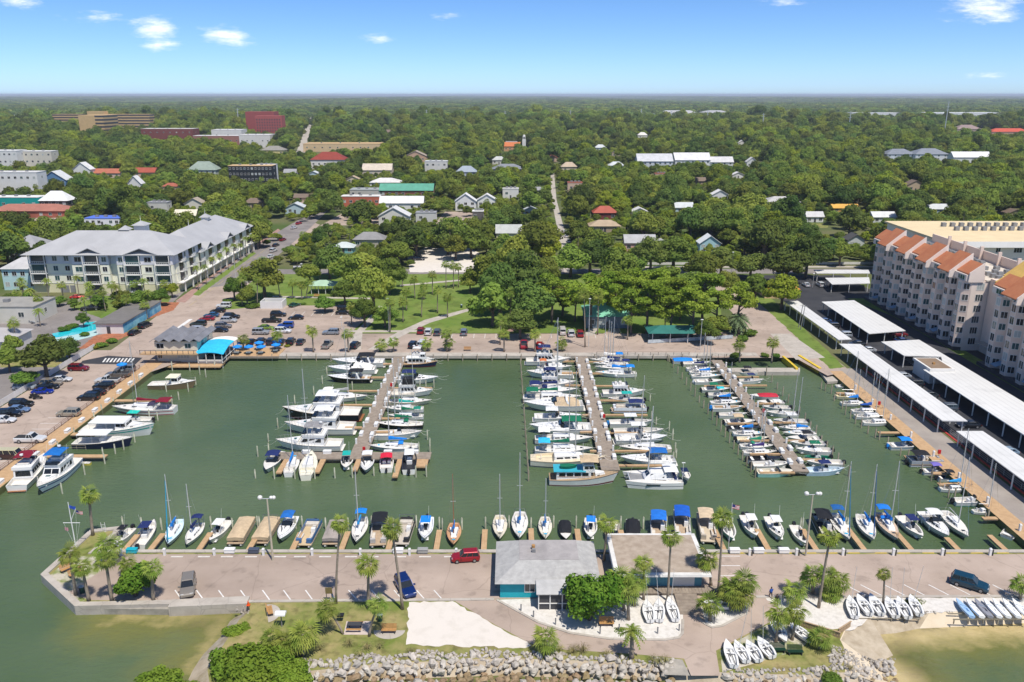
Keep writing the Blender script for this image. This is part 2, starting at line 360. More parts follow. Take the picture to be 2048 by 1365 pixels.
SHORE_R = pts([(1800, 1362), (1768, 1342), (1730, 1325), (1705, 1304), (1712, 1286), (1738, 1272), (1790, 1262), (1880, 1256), (2048, 1247), (2300, 1238)], 0)
def segdist(p, line):
 best = 1e9
 for (ax, ay), (bx, by) in zip(line, line[1:]):
  dx, dy = bx - ax, by - ay; L2 = dx * dx + dy * dy
  t = max(0, min(1, ((p[0] - ax) * dx + (p[1] - ay) * dy) / L2))
  best = min(best, math.hypot(p[0] - ax - t * dx, p[1] - ay - t * dy))
 return best
_cols = []
WEED = pts([(1735, 1290), (1760, 1268), (1830, 1256), (1900, 1250)], 0)
WEED2 = pts([(1745, 1300), (1790, 1290), (1850, 1345)], 0)
LCOVE = pts([(230, 1240), (380, 1236), (450, 1240), (430, 1290), (385, 1335)], 0)
for v in _vs:
 d = 0.0; w = 0.0
 if v[1] < 96 and -75 < v[0] < 90:
  if v[0] > 20:
   e = segdist(v, SHORE_R); d = max(0, 1 - e / 8.5) ** .8 * 1.1
   w = max(0, 1 - segdist(v, WEED) / 1.6) * .95
   w = max(w, max(0, 1 - segdist(v, WEED2) / 3.0) * .7)
   d = max(d, .25 * max(0, 1 - e / 22))
  else:
   d = max(0, 1 - segdist(v, LCOVE) / 9.0) * .78
   d = max(d, .55 * max(0, 1 - segdist(v, SHORE_L) / 8))
   w = max(0, 1 - segdist(v, pts([(395, 1245), (430, 1240)], 0)) / 2.0) * .7
  e2 = segdist(v, SHORE_B); d = max(d, max(0, 1 - e2 / 6) * .5)
 _cols.append((d, w, 0, 1))
wmesh = m.mesh('water'); ca = wmesh.color_attributes.new('depth', 'FLOAT_COLOR', 'POINT')
ca.data.foreach_set('color', [c for q in _cols for c in q])
water = struct('water', wmesh, wm)
# --- ground: one sheet with the basin left open
TIP = [at(184, 1064).xy[:], at(238, 1058).xy[:], at(231, 1066).xy[:], at(184, 1106).xy[:], (-58.0, YN)]
TIPW = [at(89, 1150).xy[:], at(155, 1211).xy[:], at(497, 1203).xy[:]]
m = MB()
FARY = 45000.0
m.sheet([(-60000, YF), (60000, YF), (60000, FARY), (-60000, FARY)], GZ)
m.sheet([(-400, -50), (XL, -50), (XL, YF), (-400, YF)], GZ)
m.sheet([(XR, YN), (400, YN), (400, YF), (XR, YF)], GZ)
LAND_L = pts([(497, 1203), (500, 1222), (478, 1240), (462, 1268), (440, 1300), (415, 1340), (420, 1372)])
LAND_B = pts([(500, 1350), (620, 1342), (760, 1328), (1000, 1316), (1180, 1322), (1340, 1330), (1440, 1345), (1600, 1350), (1690, 1345)])
LAND_R = pts([(1690, 1300), (1680, 1280), (1690, 1258), (1740, 1236), (1860, 1226), (2048, 1216), (2300, 1206)])
front = TIP[:1] + TIP[1:] + [(XR, YN), (400, YN), (400, LAND_R[-1][1])] + LAND_R[::-1] + LAND_B[::-1] + LAND_L[::-1] + TIPW[:2][::-1]
m.sheet(front, GZ)
def lowered(line, z): return [(x, y, z) for x, y in line]
lo = lowered(SHORE_L, -.9) + lowered(SHORE_B[1:], -.9) + lowered(SHORE_R[1:], -.9)
hi = lowered(LAND_L, GZ) + lowered(LAND_B, GZ) + lowered(LAND_R, GZ)
def strip(m, A, B):
 i = j = 0
 la = [0]; lb = [0]
 for p, q in zip(A, A[1:]): la.append(la[-1] + (Vector(p) - Vector(q)).length)
 for p, q in zip(B, B[1:]): lb.append(lb[-1] + (Vector(p) - Vector(q)).length)
 while i < len(A) - 1 or j < len(B) - 1:
  if j == len(B) - 1 or (i < len(A) - 1 and la[i + 1] / la[-1] <= lb[j + 1] / lb[-1]):
   m.tri(A[i], B[j], A[i + 1]); i += 1
  else:
   m.tri(A[i], B[j], B[j + 1]); j += 1
def outwards(line, hi_line, k):
 o = []
 for p in line:
  q = min(hi_line, key=lambda h: (h[0] - p[0]) ** 2 + (h[1] - p[1]) ** 2)
  o.append((p[0] + (p[0] - q[0]) * k, p[1] + (p[1] - q[1]) * k, -.9))
 return o
_sm = MB(); strip(_sm, hi, outwards(lo, hi, .7))
def skirt(m, line):
 for (a, b), (c, d) in zip(line, line[1:]): m.quad((a, b, -2.5), (c, d, -2.5), (c, d, GZ), (a, b, GZ))
skirt(m, [(-60000, YF), (60000, YF)]); skirt(m, [(XL, YF), (XL, -50)]); skirt(m, [(XR, YF), (XR, YN)])
ground = struct('ground', m, FARG)
struct('shore', _sm, mat('shore_dirt', (.50, .42, .31), .95, col2=(.36, .29, .20), vscale=.7, world_coords=True, bump=.3, detail=6))
m = MB(); m.sheet(front[1:], GZ + .004)
def mid(a, b, t=.5): return (a[0] + (b[0] - a[0]) * t, a[1] + (b[1] - a[1]) * t)
RJ = random.Random(3)
def ragged(P):
 o = []
 for a, b in zip(P, P[1:] + P[:1]):
  n = min(40, max(1, int(math.hypot(b[0] - a[0], b[1] - a[1]) / .7)))
  for i in range(n): j = 0 if i == 0 else .22; o.append((a[0] + (b[0] - a[0]) * i / n + RJ.uniform(-j, j), a[1] + (b[1] - a[1]) * i / n + RJ.uniform(-j, j)))
 return o
def sh(name, px, k, mt, world=None, parent=None):
 return struct(name, MB().sheet(world if world else (ragged(pts(px)) if name in ('sand', 'mulch', 'lawn') else pts(px)), GZ + .004 * k), mt, parent)
def rect(name, x0, x1, y0, y1, k, mt, parent=None):
 return struct(name, MB().sheet([(x0, y0), (x1, y0), (x1, y1), (x0, y1)], GZ + .004 * k), mt, parent)
point_grass = struct('lawn', MB().sheet(front, GZ + .004), ROUGHG)
m = MB()
hiR = lowered(LAND_R, GZ + .012); loR = [(x, y, z + .012) for x, y, z in outwards(lowered(SHORE_R[2:], -.9), lowered(LAND_R, GZ), .7)]
strip(m, hiR, loR); beach = struct('beach', m, BEACH)
m = MB(); strip(m, lowered(LAND_B[-1:] + LAND_R[:4], GZ + .03), [(x, y, z + .05) for x, y, z in outwards(lowered(SHORE_R[:5], -.9), lowered(LAND_B + LAND_R, GZ), .7)]); struct('beach', m, BEACH)
m = MB(); strip(m, lowered(LAND_L, GZ + .01), [(x, y, z + .012) for x, y, z in outwards(lowered(SHORE_L, -.9), lowered(LAND_L, GZ), .7)])
struct('beach', m, mat('pale_shore', (.46, .40, .31), .95, col2=(.28, .23, .15), vscale=.7, world_coords=True, bump=.3, detail=6))
# --- the front lot and drive
S_EDGE = 94.2
FRONTW = [(-57.6, 105.3), (90, 105.3), (90, 94.9), (34.2, 94.9), (-2.2, S_EDGE), (-48.5, 93.9), (-56.6, 93.9), (-60.5, 95.6), (-57.6, 103.8)]
car_park = sh('car_park', None, 3, ASPH, FRONTW)
drive_px = [(905, 1201), (985, 1200), (1010, 1208), (1065, 1240), (1130, 1265), (1210, 1278), (1330, 1280), (1362, 1274), (1366, 1238), (1420, 1245), (1450, 1250), (1490, 1235), (1545, 1197), (1440, 1193), (1380, 1200), (1390, 1240),
   (1366, 1238)]
sh('road', [(905, 1200), (994, 1199), (1020, 1215), (1075, 1245), (1140, 1267), (1220, 1279), (1330, 1281), (1363, 1274), (1366, 1190), (1545, 1194), (1585, 1200), (1572, 1225), (1530, 1250), (1480, 1276), (1432, 1302), (1440, 1352), (1382, 1352), (1368, 1318), (1260, 1308), (1130, 1300), (1062, 1288), (990, 1250)], 4, ASPH)
sh('sand', [(818, 1205), (905, 1203), (990, 1252), (1062, 1292), (1050, 1297), (960, 1294), (812, 1290)], 5, SAND)
sh('gravel', [(994, 1200), (1366, 1190), (1366, 1268), (1358, 1275), (1330, 1279), (1220, 1277), (1140, 1265), (1075, 1243), (1020, 1213)], 6, SHELL)
sh('gravel', [(1412, 1250), (1424, 1256), (1444, 1253), (1495, 1226), (1500, 1205), (1420, 1200), (1400, 1205)], 6, SHELL)
sh('sand', [(1530, 1196), (2300, 1196), (2300, 1212), (2048, 1217), (1860, 1227), (1740, 1237), (1700, 1262), (1640, 1256), (1570, 1228)], 6, SHELL)
sh('gravel', [(1440, 1302), (1490, 1274), (1535, 1250), (1580, 1250), (1625, 1275), (1600, 1300), (1500, 1330), (1445, 1345)], 2.5, mat('sandy_grass', (.52, .47, .38), .95, col2=(.19, .225, .06), vscale=.35, world_coords=True, bump=.4, detail=6, contrast=(.46, .60)))
sh('gravel', [(1300, 1312), (1365, 1320), (1380, 1352), (1330, 1350)], 2.5, CONCW)
sh('sand', [(100, 1152), (150, 1110), (185, 1113), (240, 1115), (195, 1170), (178, 1196), (160, 1207)], 2.5, mat('sandy_grass_tip', (.50, .45, .36), .95, col2=(.20, .235, .06), vscale=.4, world_coords=True, bump=.4, detail=6, contrast=(.44, .58)))
def kerb(name, px, w, h, mt, closed=False, world=False):
 P = [Vector((*p, 0)) for p in (px if world else pts(px))]
 m = MB()
 n = len(P)
 L, Rr = [], []
 for i in range(n):
  a = P[max(i - 1, 0)]; b = P[min(i + 1, n - 1)]; d = (b - a).normalized(); nn = Vector((-d.y, d.x, 0))
  L.append(P[i] + nn * w / 2); Rr.append(P[i] - nn * w / 2)
 for i in range(n - 1):
  m.hexa([(*L[i].xy, GZ - .1), (*Rr[i].xy, GZ - .1), (*Rr[i + 1].xy, GZ - .1), (*L[i + 1].xy, GZ - .1), (*L[i].xy, GZ + h), (*Rr[i].xy, GZ + h), (*Rr[i + 1].xy, GZ + h), (*L[i + 1].xy, GZ + h)])
 return struct(name, m, mt)
kerb('kerb', [(497, 1204), (700, 1202), (905, 1200.5), (988, 1199.5)], .5, .12, CONC)
kerb('kerb', [(1512, 1195), (1700, 1194.5), (1900, 1194), (2250, 1193)], .5, .12, CONC)
kerb('kerb', [(994, 1201), (1020, 1215), (1075, 1245), (1140, 1267), (1220, 1279), (1330, 1281), (1358, 1276), (1365, 1268), (1366, 1240)], .35, .12, CONC)
kerb('kerb', [(1395, 1237), (1412, 1250), (1424, 1256), (1444, 1253), (1495, 1227)], .35, .12, CONC)
def wall(name, line, w, z0, z1, mt=CONC, px=False, side=0):
 P = [Vector((*p, 0)) for p in (pts(line) if px else line)]
 m = MB(); n = len(P); L, Rr = [], []
 for i in range(n):
  if 0 < i < n - 1:
   d1 = (P[i] - P[i - 1]).normalized(); d2 = (P[i + 1] - P[i]).normalized()
   nn = (Vector((-d1.y, d1.x, 0)) + Vector((-d2.y, d2.x, 0))); nn.normalize(); k = 1 / max(.4, nn.dot(Vector((-d1.y, d1.x, 0))))
  else:
   d = (P[1] - P[0] if i == 0 else P[-1] - P[-2]).normalized(); nn = Vector((-d.y, d.x, 0)); k = 1
  L.append(P[i] + nn * k * w * (.5 + side)); Rr.append(P[i] - nn * k * w * (.5 - side))
 for i in range(n - 1):
  m.hexa([(*L[i].xy, z0), (*Rr[i].xy, z0), (*Rr[i + 1].xy, z0), (*L[i + 1].xy, z0), (*L[i].xy, z1), (*Rr[i].xy, z1), (*Rr[i + 1].xy, z1), (*L[i + 1].xy, z1)])
 return struct(name, m, mt)
wall('seawall', TIP[2:] + [(100, YN)], .7, -2, GZ + .16)
wall('seawall', [TIP[2]] + TIP[1::-1] + TIPW, .9, -2, GZ + .22)
wall('seawall', [(-45.5, 92.9), at(497, 1203).xy[:]], 1.7, -2, GZ + .26)
wall('seawall', TIPW[:2] + [(-45.6, 92.6)], .5, -2, .9, CONCW, side=0)
# --- left quay
quay_lot = rect('car_park', -111, -92.4, 60, 205, 2, ASPH)
boardwalk = struct('boardwalk', MB().box(-92.4, XL - .1, 60, 196, GZ - .3, GZ + .05), WOODN)
rect('pavement', -150, -111.4, 60, 235, 1, ASPHR)
# --- far quay road and waterfront lot
quay_road = sh('road', None, 3, ASPH, [(-92.4, 202.2), (78, 202.2), (62, 222), (40, 220.5), (-93, 220.5)])
far_walk = struct('pavement', MB().box(-66, 64, YF - .2, YF + 2.6, GZ - .6, GZ + .12), CONC)
lot2 = sh('car_park', None, 4, ASPH, [(-93, 220), (-46, 220.5), (-44.5, 234), (-49.5, 252.5), (-77, 252.5), (-93, 246)])
street = sh('road', [(120, 775), (165, 738), (235, 692), (330, 620), (392, 577), (505, 499), (560, 462), (628, 422), (655, 422), (620, 455), (552, 515), (505, 562), (445, 615), (425, 640), (415, 705), (300, 745), (200, 790)], 2.5, ASPH)
sh('road', [(392, 579), (505, 499), (560, 462), (628, 422), (655, 422), (622, 455), (552, 515), (500, 566)], 3.5, ASPHR)
lawn = sh('lawn', None, 1.5, LAWN, [(-92, 221), (60, 221.5), (78, 300), (-96, 300)])
cross = sh('road', None, 2, ASPHR, [(-98, 300), (300, 302), (300, 311), (-98, 309)])
sh('pavement', None, 3, CONC, [(40, 311.5), (300, 313.5), (300, 316.5), (40, 314.5)])
ramp_road = sh('road', [(1420, 548), (1468, 548), (1530, 608), (1700, 742), (1655, 752), (1590, 716), (1425, 716), (1420, 690), (1500, 672), (1478, 640), (1440, 600)], 3.2, ASPH)
sh('lawn', [(1500, 590), (1535, 590), (1690, 735), (1660, 738), (1590, 672)], 3.6, LAWN)
far_street = sh('road', [(1128, 545), (1155, 545), (1126, 450), (1113, 400), (1108, 345), (1101, 345), (1103, 400), (1113, 450)], 3, CONC)
sh('sand', [(820, 545), (960, 545), (985, 520), (940, 497), (850, 495), (815, 515)], 2.7, SAND)
sh('path', [(690, 700), (712, 663), (745, 628), (758, 612), (768, 614), (755, 635), (725, 665), (722, 700)], 5.2, CONC)
sh('path', [(735, 700), (795, 665), (850, 640), (935, 618), (940, 622), (860, 646), (805, 672), (760, 700)], 5.6, CONC)
sh('path', [(690, 661), (860, 661), (862, 665), (690, 665)], 4.8, CONC)
sh('path', [(545, 592), (740, 596), (740, 599), (545, 595)], 4.2, CONC)
sh('path', [(800, 570), (960, 556), (960, 559), (800, 573)], 4.2, CONC)
sh('path', [(1010, 662), (1040, 645), (1060, 648), (1025, 664)], 4, BRICKP)
sh('path', [(1165, 672), (1195, 640), (1235, 628), (1240, 633), (1205, 648), (1185, 672)], 4, CONC)
sh('path', [(1192, 690), (1200, 672), (1235, 650), (1240, 662), (1230, 690)], 4.3, ASPH)
rect('boardwalk', XR, 81.0, YN, 188, 4, WOODN)
rect('pavement', 81.0, 86.2, YN, 190, 5, mat('promenade', (.36, .315, .27), .85, col2=(.29, .25, .215), vscale=.3, world_coords=True, detail=6))
resident_lot = sh('car_park', None, 3, ASPHD, [(87.0, 60), (130, 60), (124, 298), (84, 298), (90, 250), (90, 190), (87, 188)])
sh('lawn', None, 4, LAWN, [(110.5, 60), (120, 60), (120, 262), (111.5, 262), (116.5, 240), (116.5, 60)])
kerb('kerb', [(87.0, 90), (87.0, 190)], .35, .14, mat('red_kerb', (.50, .05, .035), .7, var=.25, vscale=1.5, world_coords=True), world=True)
sh('pavement', [(0, 640), (150, 600), (270, 570), (370, 583), (330, 620), (250, 660), (150, 705), (0, 700)], 2, ASPHR)
sh('lawn', [(140, 615), (200, 592), (345, 592), (325, 622), (240, 650)], 4, LAWN)
sh('mulch', [(250, 655), (345, 622), (360, 605), (320, 605), (270, 630)], 5, MULCH)
sh('mulch', [(155, 700), (215, 690), (265, 668), (240, 662), (190, 672)], 5, MULCH)
sh('lawn', [(0, 735), (130, 735), (150, 720), (100, 705), (0, 720)], 4, ROUGHG)
sh('pavement', [(350, 603), (400, 568), (505, 494), (556, 458), (562, 462), (508, 501), (400, 580), (370, 606)], 3, BRICKP)
sh('lawn', [(385, 590), (410, 570), (500, 508), (506, 504), (512, 507), (420, 575), (398, 592)], 3.6, LAWN)
# --- painted lines
def line_obj(parent, a, b, w, mt, z, name='parking_line'):
 a, b = Vector(a), Vector(b); d = (b - a).normalized(); n = Vector((-d.y, d.x)) * w / 2
 return struct(name, MB().sheet([(a - n)[:], (b - n)[:], (b + n)[:], (a + n)[:]], z), mt, parent)
def pl(parent, p, q, w=.12, mt=None, k=6, name='parking_line'):
 line_obj(parent, at(*p).xy, at(*q).xy, w, mt or WLINE, GZ + .004 * k, name)
for x in (350, 393, 437, 481, 525, 567, 611, 655, 697, 743, 788, 833, 868):
 pl(car_park, (x, 1181), (x + 14 if x < 640 else x + 17, 1200), .16)
for x in (1690, 1721, 1768, 1808, 1857, 1900, 1940, 1985):
 pl(car_park, (x, 1170), (x + 42, 1191.5), .16)
for x in (1465, 1511, 1562, 1610, 1652, 1697, 1751, 1797, 1846, 1894, 1943, 1995):
 pl(car_park, (x - 2, 1106), (x + 22, 1106), .34, mat('yellow_wheel_stop', (.78, .55, .05), .7, var=.1, vscale=2), 7)
for x in (342, 396, 442, 490, 548, 588, 638, 690, 733, 788, 838, 888):
 pl(car_park, (x, 1114), (x + 24, 1114), .34, mat('white_wheel_stop', (.62, .58, .52), .7, var=.1, vscale=2), 7)
for y in (1113, 1132, 1152): pl(car_park, (1440, y), (1480, y), .14)
for i in range(18):
 y = 110 + i * 3.0
 line_obj(quay_lot, (-110.6, y), (-106.2, y), .12, WLINE, GZ + .02)
 if i % 2 == 0 or i > 8: line_obj(quay_lot, (-97.4, y), (-93, y), .12, WLINE, GZ + .02)
for i in range(9):
 line_obj(lot2, (-74 + i * 3.1, 240), (-74 + i * 3.1, 245), .12, WLINE, GZ + .03)
for i in range(7): line_obj(lot2, (-52.5, 226 + i * 3.2), (-47.5, 226 + i * 3.2), .12, WLINE, GZ + .03)
for i in range(16): line_obj(quay_road, (-20 + i * 3.1, 216), (-20 + i * 3.1, 220.3), .12, WLINE, GZ + .026)
for i in range(8):
 line_obj(street, (-88.5, 206 + i * 4.2), (-93.2, 205 + i * 4.2), .12, WLINE, GZ + .026)
for i in range(14):
 yy = 252 + i * 10
 line_obj(street, (-103.5 - (yy - 250) * .045, yy), (-103.7 - (yy - 250) * .045, yy + 7), .25, YLINEW, GZ + .03, 'road_line')
line_obj(street, (-97, 216), (-97, 236), 1.2, WLINE, GZ + .03, 'road_line')
sh('road', [(165, 722), (215, 712), (285, 716), (270, 730), (160, 728)], 4.5, ASPHD)
for i in range(9): pl(quay_lot, (212 + i * 7, 717), (206 + i * 7, 725), .42, WLINE, 6.5, 'crossing_stripe')
for i in range(7):
 line_obj(resident_lot, (100.5, 192 + i * 1.0), (104.5, 192 + i * 1.0), .2, WLINE, GZ + .03)
# == VEGETATION PROTOTYPES
def rdir(r, zmin=-1.0):
 while True:
  v = Vector((r.uniform(-1, 1), r.uniform(-1, 1), r.uniform(zmin, 1)))
  if .05 < v.length < 1: return v.normalized()
def leaves(mb, r, lobes, n, s0, s1, zmin=-.55, inward=.3, spread=.75):
 tot = sum(l[3] * l[4] for l in lobes)
 for (cx, cy, cz, rx, rz) in lobes:
  k = int(n * rx * rz / tot) + 1
  for _ in range(k):
   d = rdir(r, zmin)
   f = 1 - inward * r.random() ** 2 + (.06 if r.random() < .25 else 0)
   p = Vector((cx + d.x * rx * f, cy + d.y * rx * f, cz + d.z * rz * f))
   nn = (Vector((d.x / rx, d.y / rx, d.z / rz)).normalized() + rdir(r) * spread + Vector((0, 0, .25))).normalized()
   a = nn.orthogonal().normalized(); b = nn.cross(a); t = r.uniform(0, 6.28)
   a, b = a * math.cos(t) + b * math.sin(t), b * math.cos(t) - a * math.sin(t)
   s = r.uniform(s0, s1); q = s * r.uniform(.55, .9)
   mb.add([tuple(p - a * s), tuple(p + b * q - a * s * .1 + nn * s * .12), tuple(p + a * s), tuple(p - b * q + a * s * .15 + nn * s * .1)], [(0, 1, 2, 3)])
def cores(mb, lobes, k=.78):
 for (cx, cy, cz, rx, rz) in lobes: mb.ball((cx, cy, cz - .04), rx * k, rx * k, rz * k, 7, 4)
def make_oak(seed, n=2300, flat=.62, R=1.0, nl=9, s=(.045, .085)):
 r = random.Random(seed); lobes = []
 lobes.append((0, 0, 1.25, .62, .50))
 for i in range(nl):
  a = 2 * math.pi * i / nl + r.uniform(-.35, .35); d = r.uniform(.42, .72)
  q = r.uniform(.30, .46)
  lobes.append((math.cos(a) * d, math.sin(a) * d, 1.02 + r.uniform(-.16, .24), q, q * r.uniform(.62, .85)))
 for i in range(4):
  a = r.uniform(0, 6.28); d = r.uniform(.1, .45); q = r.uniform(.26, .4)
  lobes.append((math.cos(a) * d, math.sin(a) * d, 1.42 + r.uniform(-.05, .22), q, q * .75))
 cr = MB(); leaves(cr, r, lobes, n, *s); cores(cr, lobes)
 tr = MB(); tr.path([(0, 0, -.03), (r.uniform(-.03, .03), r.uniform(-.03, .03), .45), (0, 0, .8)], .085, 7, .06)
 for l in lobes[1:6]: tr.path([(0, 0, .62), (l[0] * .5, l[1] * .5, .85), (l[0], l[1], l[2])], .045, 5, .015)
 return cr.mesh('oak_crown'), tr.mesh('oak_trunk')
OAKS = [make_oak(i + 1) for i in range(5)] + [make_oak(8, 2000, nl=5, s=(.05, .1)), make_oak(9, 2600, nl=13, s=(.035, .07)), make_oak(10, 1500, nl=7, s=(.06, .12))]
def make_far(seed, n=420):
 r = random.Random(seed); lobes = [(0, 0, .95, .65, .5)]
 for i in range(6):
  a = i * 1.05 + r.uniform(-.3, .3); d = r.uniform(.4, .75); q = r.uniform(.3, .5)
  lobes.append((math.cos(a) * d, math.sin(a) * d, .8 + r.uniform(-.15, .25), q, q * .8))
 m = MB(); leaves(m, r, lobes, n, .10, .17, -.3); cores(m, lobes, .85)
 return m.mesh('far_crown')
def make_pine(seed):
 r = random.Random(seed); lobes = []
 tr = MB(); tr.path([(0, 0, -.03), (.04, .02, .7), (.0, .05, 1.4), (.03, 0, 2.0)], .06, 7, .03)
 for i in range(15):
  a = r.uniform(0, 6.28); z = 1.25 + 1.0 * (i / 14); d = r.uniform(.25, .85) * (1.0 if i < 11 else .5)
  q = r.uniform(.24, .40); p = (math.cos(a) * d, math.sin(a) * d, z + r.uniform(-.08, .1))
  lobes.append((*p, q, q * .42)); tr.path([(.02, .02, z - .3), (p[0] * .5, p[1] * .5, z - .1), p], .03, 4, .01)
 cr = MB(); leaves(cr, r, lobes, 2600, .03, .075, -.5, .5, 1.0); cores(cr, lobes, .55)
 return cr.mesh('pine_crown'), tr.mesh('pine_trunk')
PINES = [make_pine(i + 31) for i in range(4)]
def make_shrub(seed, n=700, tall=.8, s=(.07, .13)):
 r = random.Random(seed); lobes = [(0, 0, tall * .5, .75, tall * .55)]
 for i in range(7):
  a = i * .9 + r.uniform(-.3, .3); d = r.uniform(.35, .7); q = r.uniform(.25, .42)
  lobes.append((math.cos(a) * d, math.sin(a) * d, tall * r.uniform(.3, .75), q, q * .9))
 m = MB(); leaves(m, r, lobes, n, *s, zmin=-.2); cores(m, lobes, .8)
 return m.mesh('shrub_leaves')
SHRUBS = [make_shrub(i + 51) for i in range(4)]
def make_grape(seed, R, H, n, s=(.16, .30)):
 r = random.Random(seed); lobes = [(0, 0, H * .55, R * .7, H * .38)]
 for i in range(13):
  a = i * .75 + r.uniform(-.3, .3); d = r.uniform(.4, .78) * R; q = r.uniform(.26, .40) * R
  lobes.append((math.cos(a) * d, math.sin(a) * d, H * r.uniform(.35, .78), q, q * .85))
 m = MB(); leaves(m, r, lobes, n, *s, zmin=-.6, inward=.35, spread=.9); cores(m, lobes, .72)
 t = MB()
 for i in range(5):
  a = i * 1.25; t.path([(math.cos(a) * .15, math.sin(a) * .15, -.05), (math.cos(a) * R * .2, math.sin(a) * R * .2, H * .25), (math.cos(a) * R * .5, math.sin(a) * R * .5, H * .55)], .14, 6, .04)
 return m.mesh('grape_crown'), t.mesh('grape_trunk')
def fan_frond(mb, r, d, L, fr, droop):
 side = d.cross(Vector((0, 0, 1)));
 if side.length < .1: side = Vector((1, 0, 0))
 side.normalize(); up = side.cross(d).normalized()
 hub = d * L + Vector((0, 0, -droop * L * .25))
 mb.add([tuple(-side * .02), tuple(side * .02), tuple(hub + side * .02), tuple(hub - side * .02)], [(0, 1, 2, 3)])
 dd = (d + Vector((0, 0, -droop * .55))).normalized(); u2 = side.cross(dd).normalized()
 k = 9
 for i in range(k):
  a = (i - (k - 1) / 2) / k * 2.9; w = .105
  def pt(ang, rad, z): return hub + (dd * math.cos(ang) + side * math.sin(ang)) * rad + u2 * (z - .18 * rad * abs(math.sin(ang)) - droop * .30 * rad * rad)
  l = fr * r.uniform(.82, 1.08) * (1 - .12 * abs(a))
  mb.add([tuple(hub), tuple(pt(a - w, l * .6, -.02)), tuple(pt(a, l, -.12 * l)), tuple(pt(a + w, l * .6, .03)), tuple(pt(a, l * .55, .06))], [(0, 1, 4), (0, 4, 3), (1, 2, 4), (4, 2, 3)])
def make_fan_crown(seed, n=30, L=.95, fr=1.05, low=-.6, skirt=0):
 r = random.Random(seed); m = MB()
 for i in range(n):
  z = 1 - (1 - low) * ((i + .5) / n) ** .8; a = i * 2.39996 + r.uniform(-.2, .2)
  h = math.sqrt(max(0, 1 - z * z)); d = Vector((math.cos(a) * h, math.sin(a) * h, z))
  fan_frond(m, r, d, L * r.uniform(.3, 1.1), fr * r.uniform(.85, 1.1), .35 + .5 * (1 - z) / 2)
 s = None
 if skirt:
  s = MB()
  for i in range(skirt):
   a = i * 2.4; d = Vector((math.cos(a) * .5, math.sin(a) * .5, -.9)).normalized(); fan_frond(s, r, d, L * .5, fr * .75, .8)
  s = s.mesh('dry_skirt')
 return m.mesh('fan_crown'), s
SABAL = [make_fan_crown(i + 71) for i in range(4)]
WASH = [make_fan_crown(i + 81, 26, .85, 1.05, -.4, 14) for i in range(3)]
def make_pinnate(seed, n=26, L=2.4, wdt=.34, low=-.35):
 r = random.Random(seed); m = MB()
 for i in range(n):
  z = .95 - (.95 - low) * ((i + .5) / n); a = i * 2.39996 + r.uniform(-.2, .2); h = math.sqrt(max(0, 1 - z * z))
  d = Vector((math.cos(a) * h, math.sin(a) * h, z)); sd_ = Vector((-math.sin(a), math.cos(a), 0)); l = L * r.uniform(.85, 1.1)
  P = []
  for k in range(9):
   t = k / 8; P.append(d * l * t + Vector((0, 0, -.55 * l * t * t)))
  for k in range(8):
   w = wdt * math.sin(math.pi * min(1, (k + .8) / 8.6)) ** .6
   for sg in (-1, 1):
    tip = (P[k] + P[k + 1]) / 2 + sd_ * sg * w * 1.5 + (P[k + 1] - P[k]) * .5 + Vector((0, 0, -w * .75))
    m.add([tuple(P[k]), tuple(P[k + 1]), tuple(tip)], [(0, 1, 2)])
 return m.mesh('feather_crown')
FEATHER = [make_pinnate(i + 91) for i in range(3)]
DATE = make_pinnate(99, 60, 3.0, .42, -.6)
def make_tuft(seed, n=60):
 r = random.Random(seed); m = MB()
 for i in range(n):
  a = r.uniform(0, 6.28); o = r.uniform(.3, 1); d = Vector((math.cos(a), math.sin(a), 0)); s_ = Vector((-d.y, d.x, 0)) * .03; h = r.uniform(.5, 1)
  m.add([tuple(s_), tuple(-s_), tuple(d * o * .5 + Vector((0, 0, h))), ], [(0, 1, 2)]).add([tuple(d * o * .5 + Vector((0, 0, h)) - s_), tuple(d * o * .5 + Vector((0, 0, h)) + s_), tuple(d * o * 1.0 + Vector((0, 0, h * .75)))], [(0, 1, 2)])
 return m.mesh('grass_tuft')
TUFTS = [make_tuft(i + 111) for i in range(2)]
def oak(x, y, R, label, group=None, mt=None, seed=None, z=GZ, name='oak_tree'):
 k = RN.randrange(8) if seed is None else seed
 t = root(name, (x, y, z), RN.uniform(0, 6.28), label, 'tree', group, (R * RN.uniform(.88, 1.15), R * RN.uniform(.88, 1.15), R * RN.uniform(.75, 1.25)))
 ob('crown', OAKS[k][0], mt or OAK, t); ob('trunk', OAKS[k][1], BARK, t)
 return t
def pine(x, y, R, label, group=None, H=1.0):
 k = RN.randrange(4); t = root('pine_tree', (x, y, GZ), RN.uniform(0, 6.28), label, 'tree', group, (R, R, R * H))
 ob('crown', PINES[k][0], PINEM, t); ob('trunk', PINES[k][1], BARK, t); return t
def shrub(x, y, R, label, group=None, mt=None, z=GZ, h=1.0, name='shrub'):
 t = root(name, (x, y, z), RN.uniform(0, 6.28), label, 'shrub', group, (R, R, R * h))
 ob('foliage', SHRUBS[RN.randrange(4)], mt or SHRUBM, t); return t
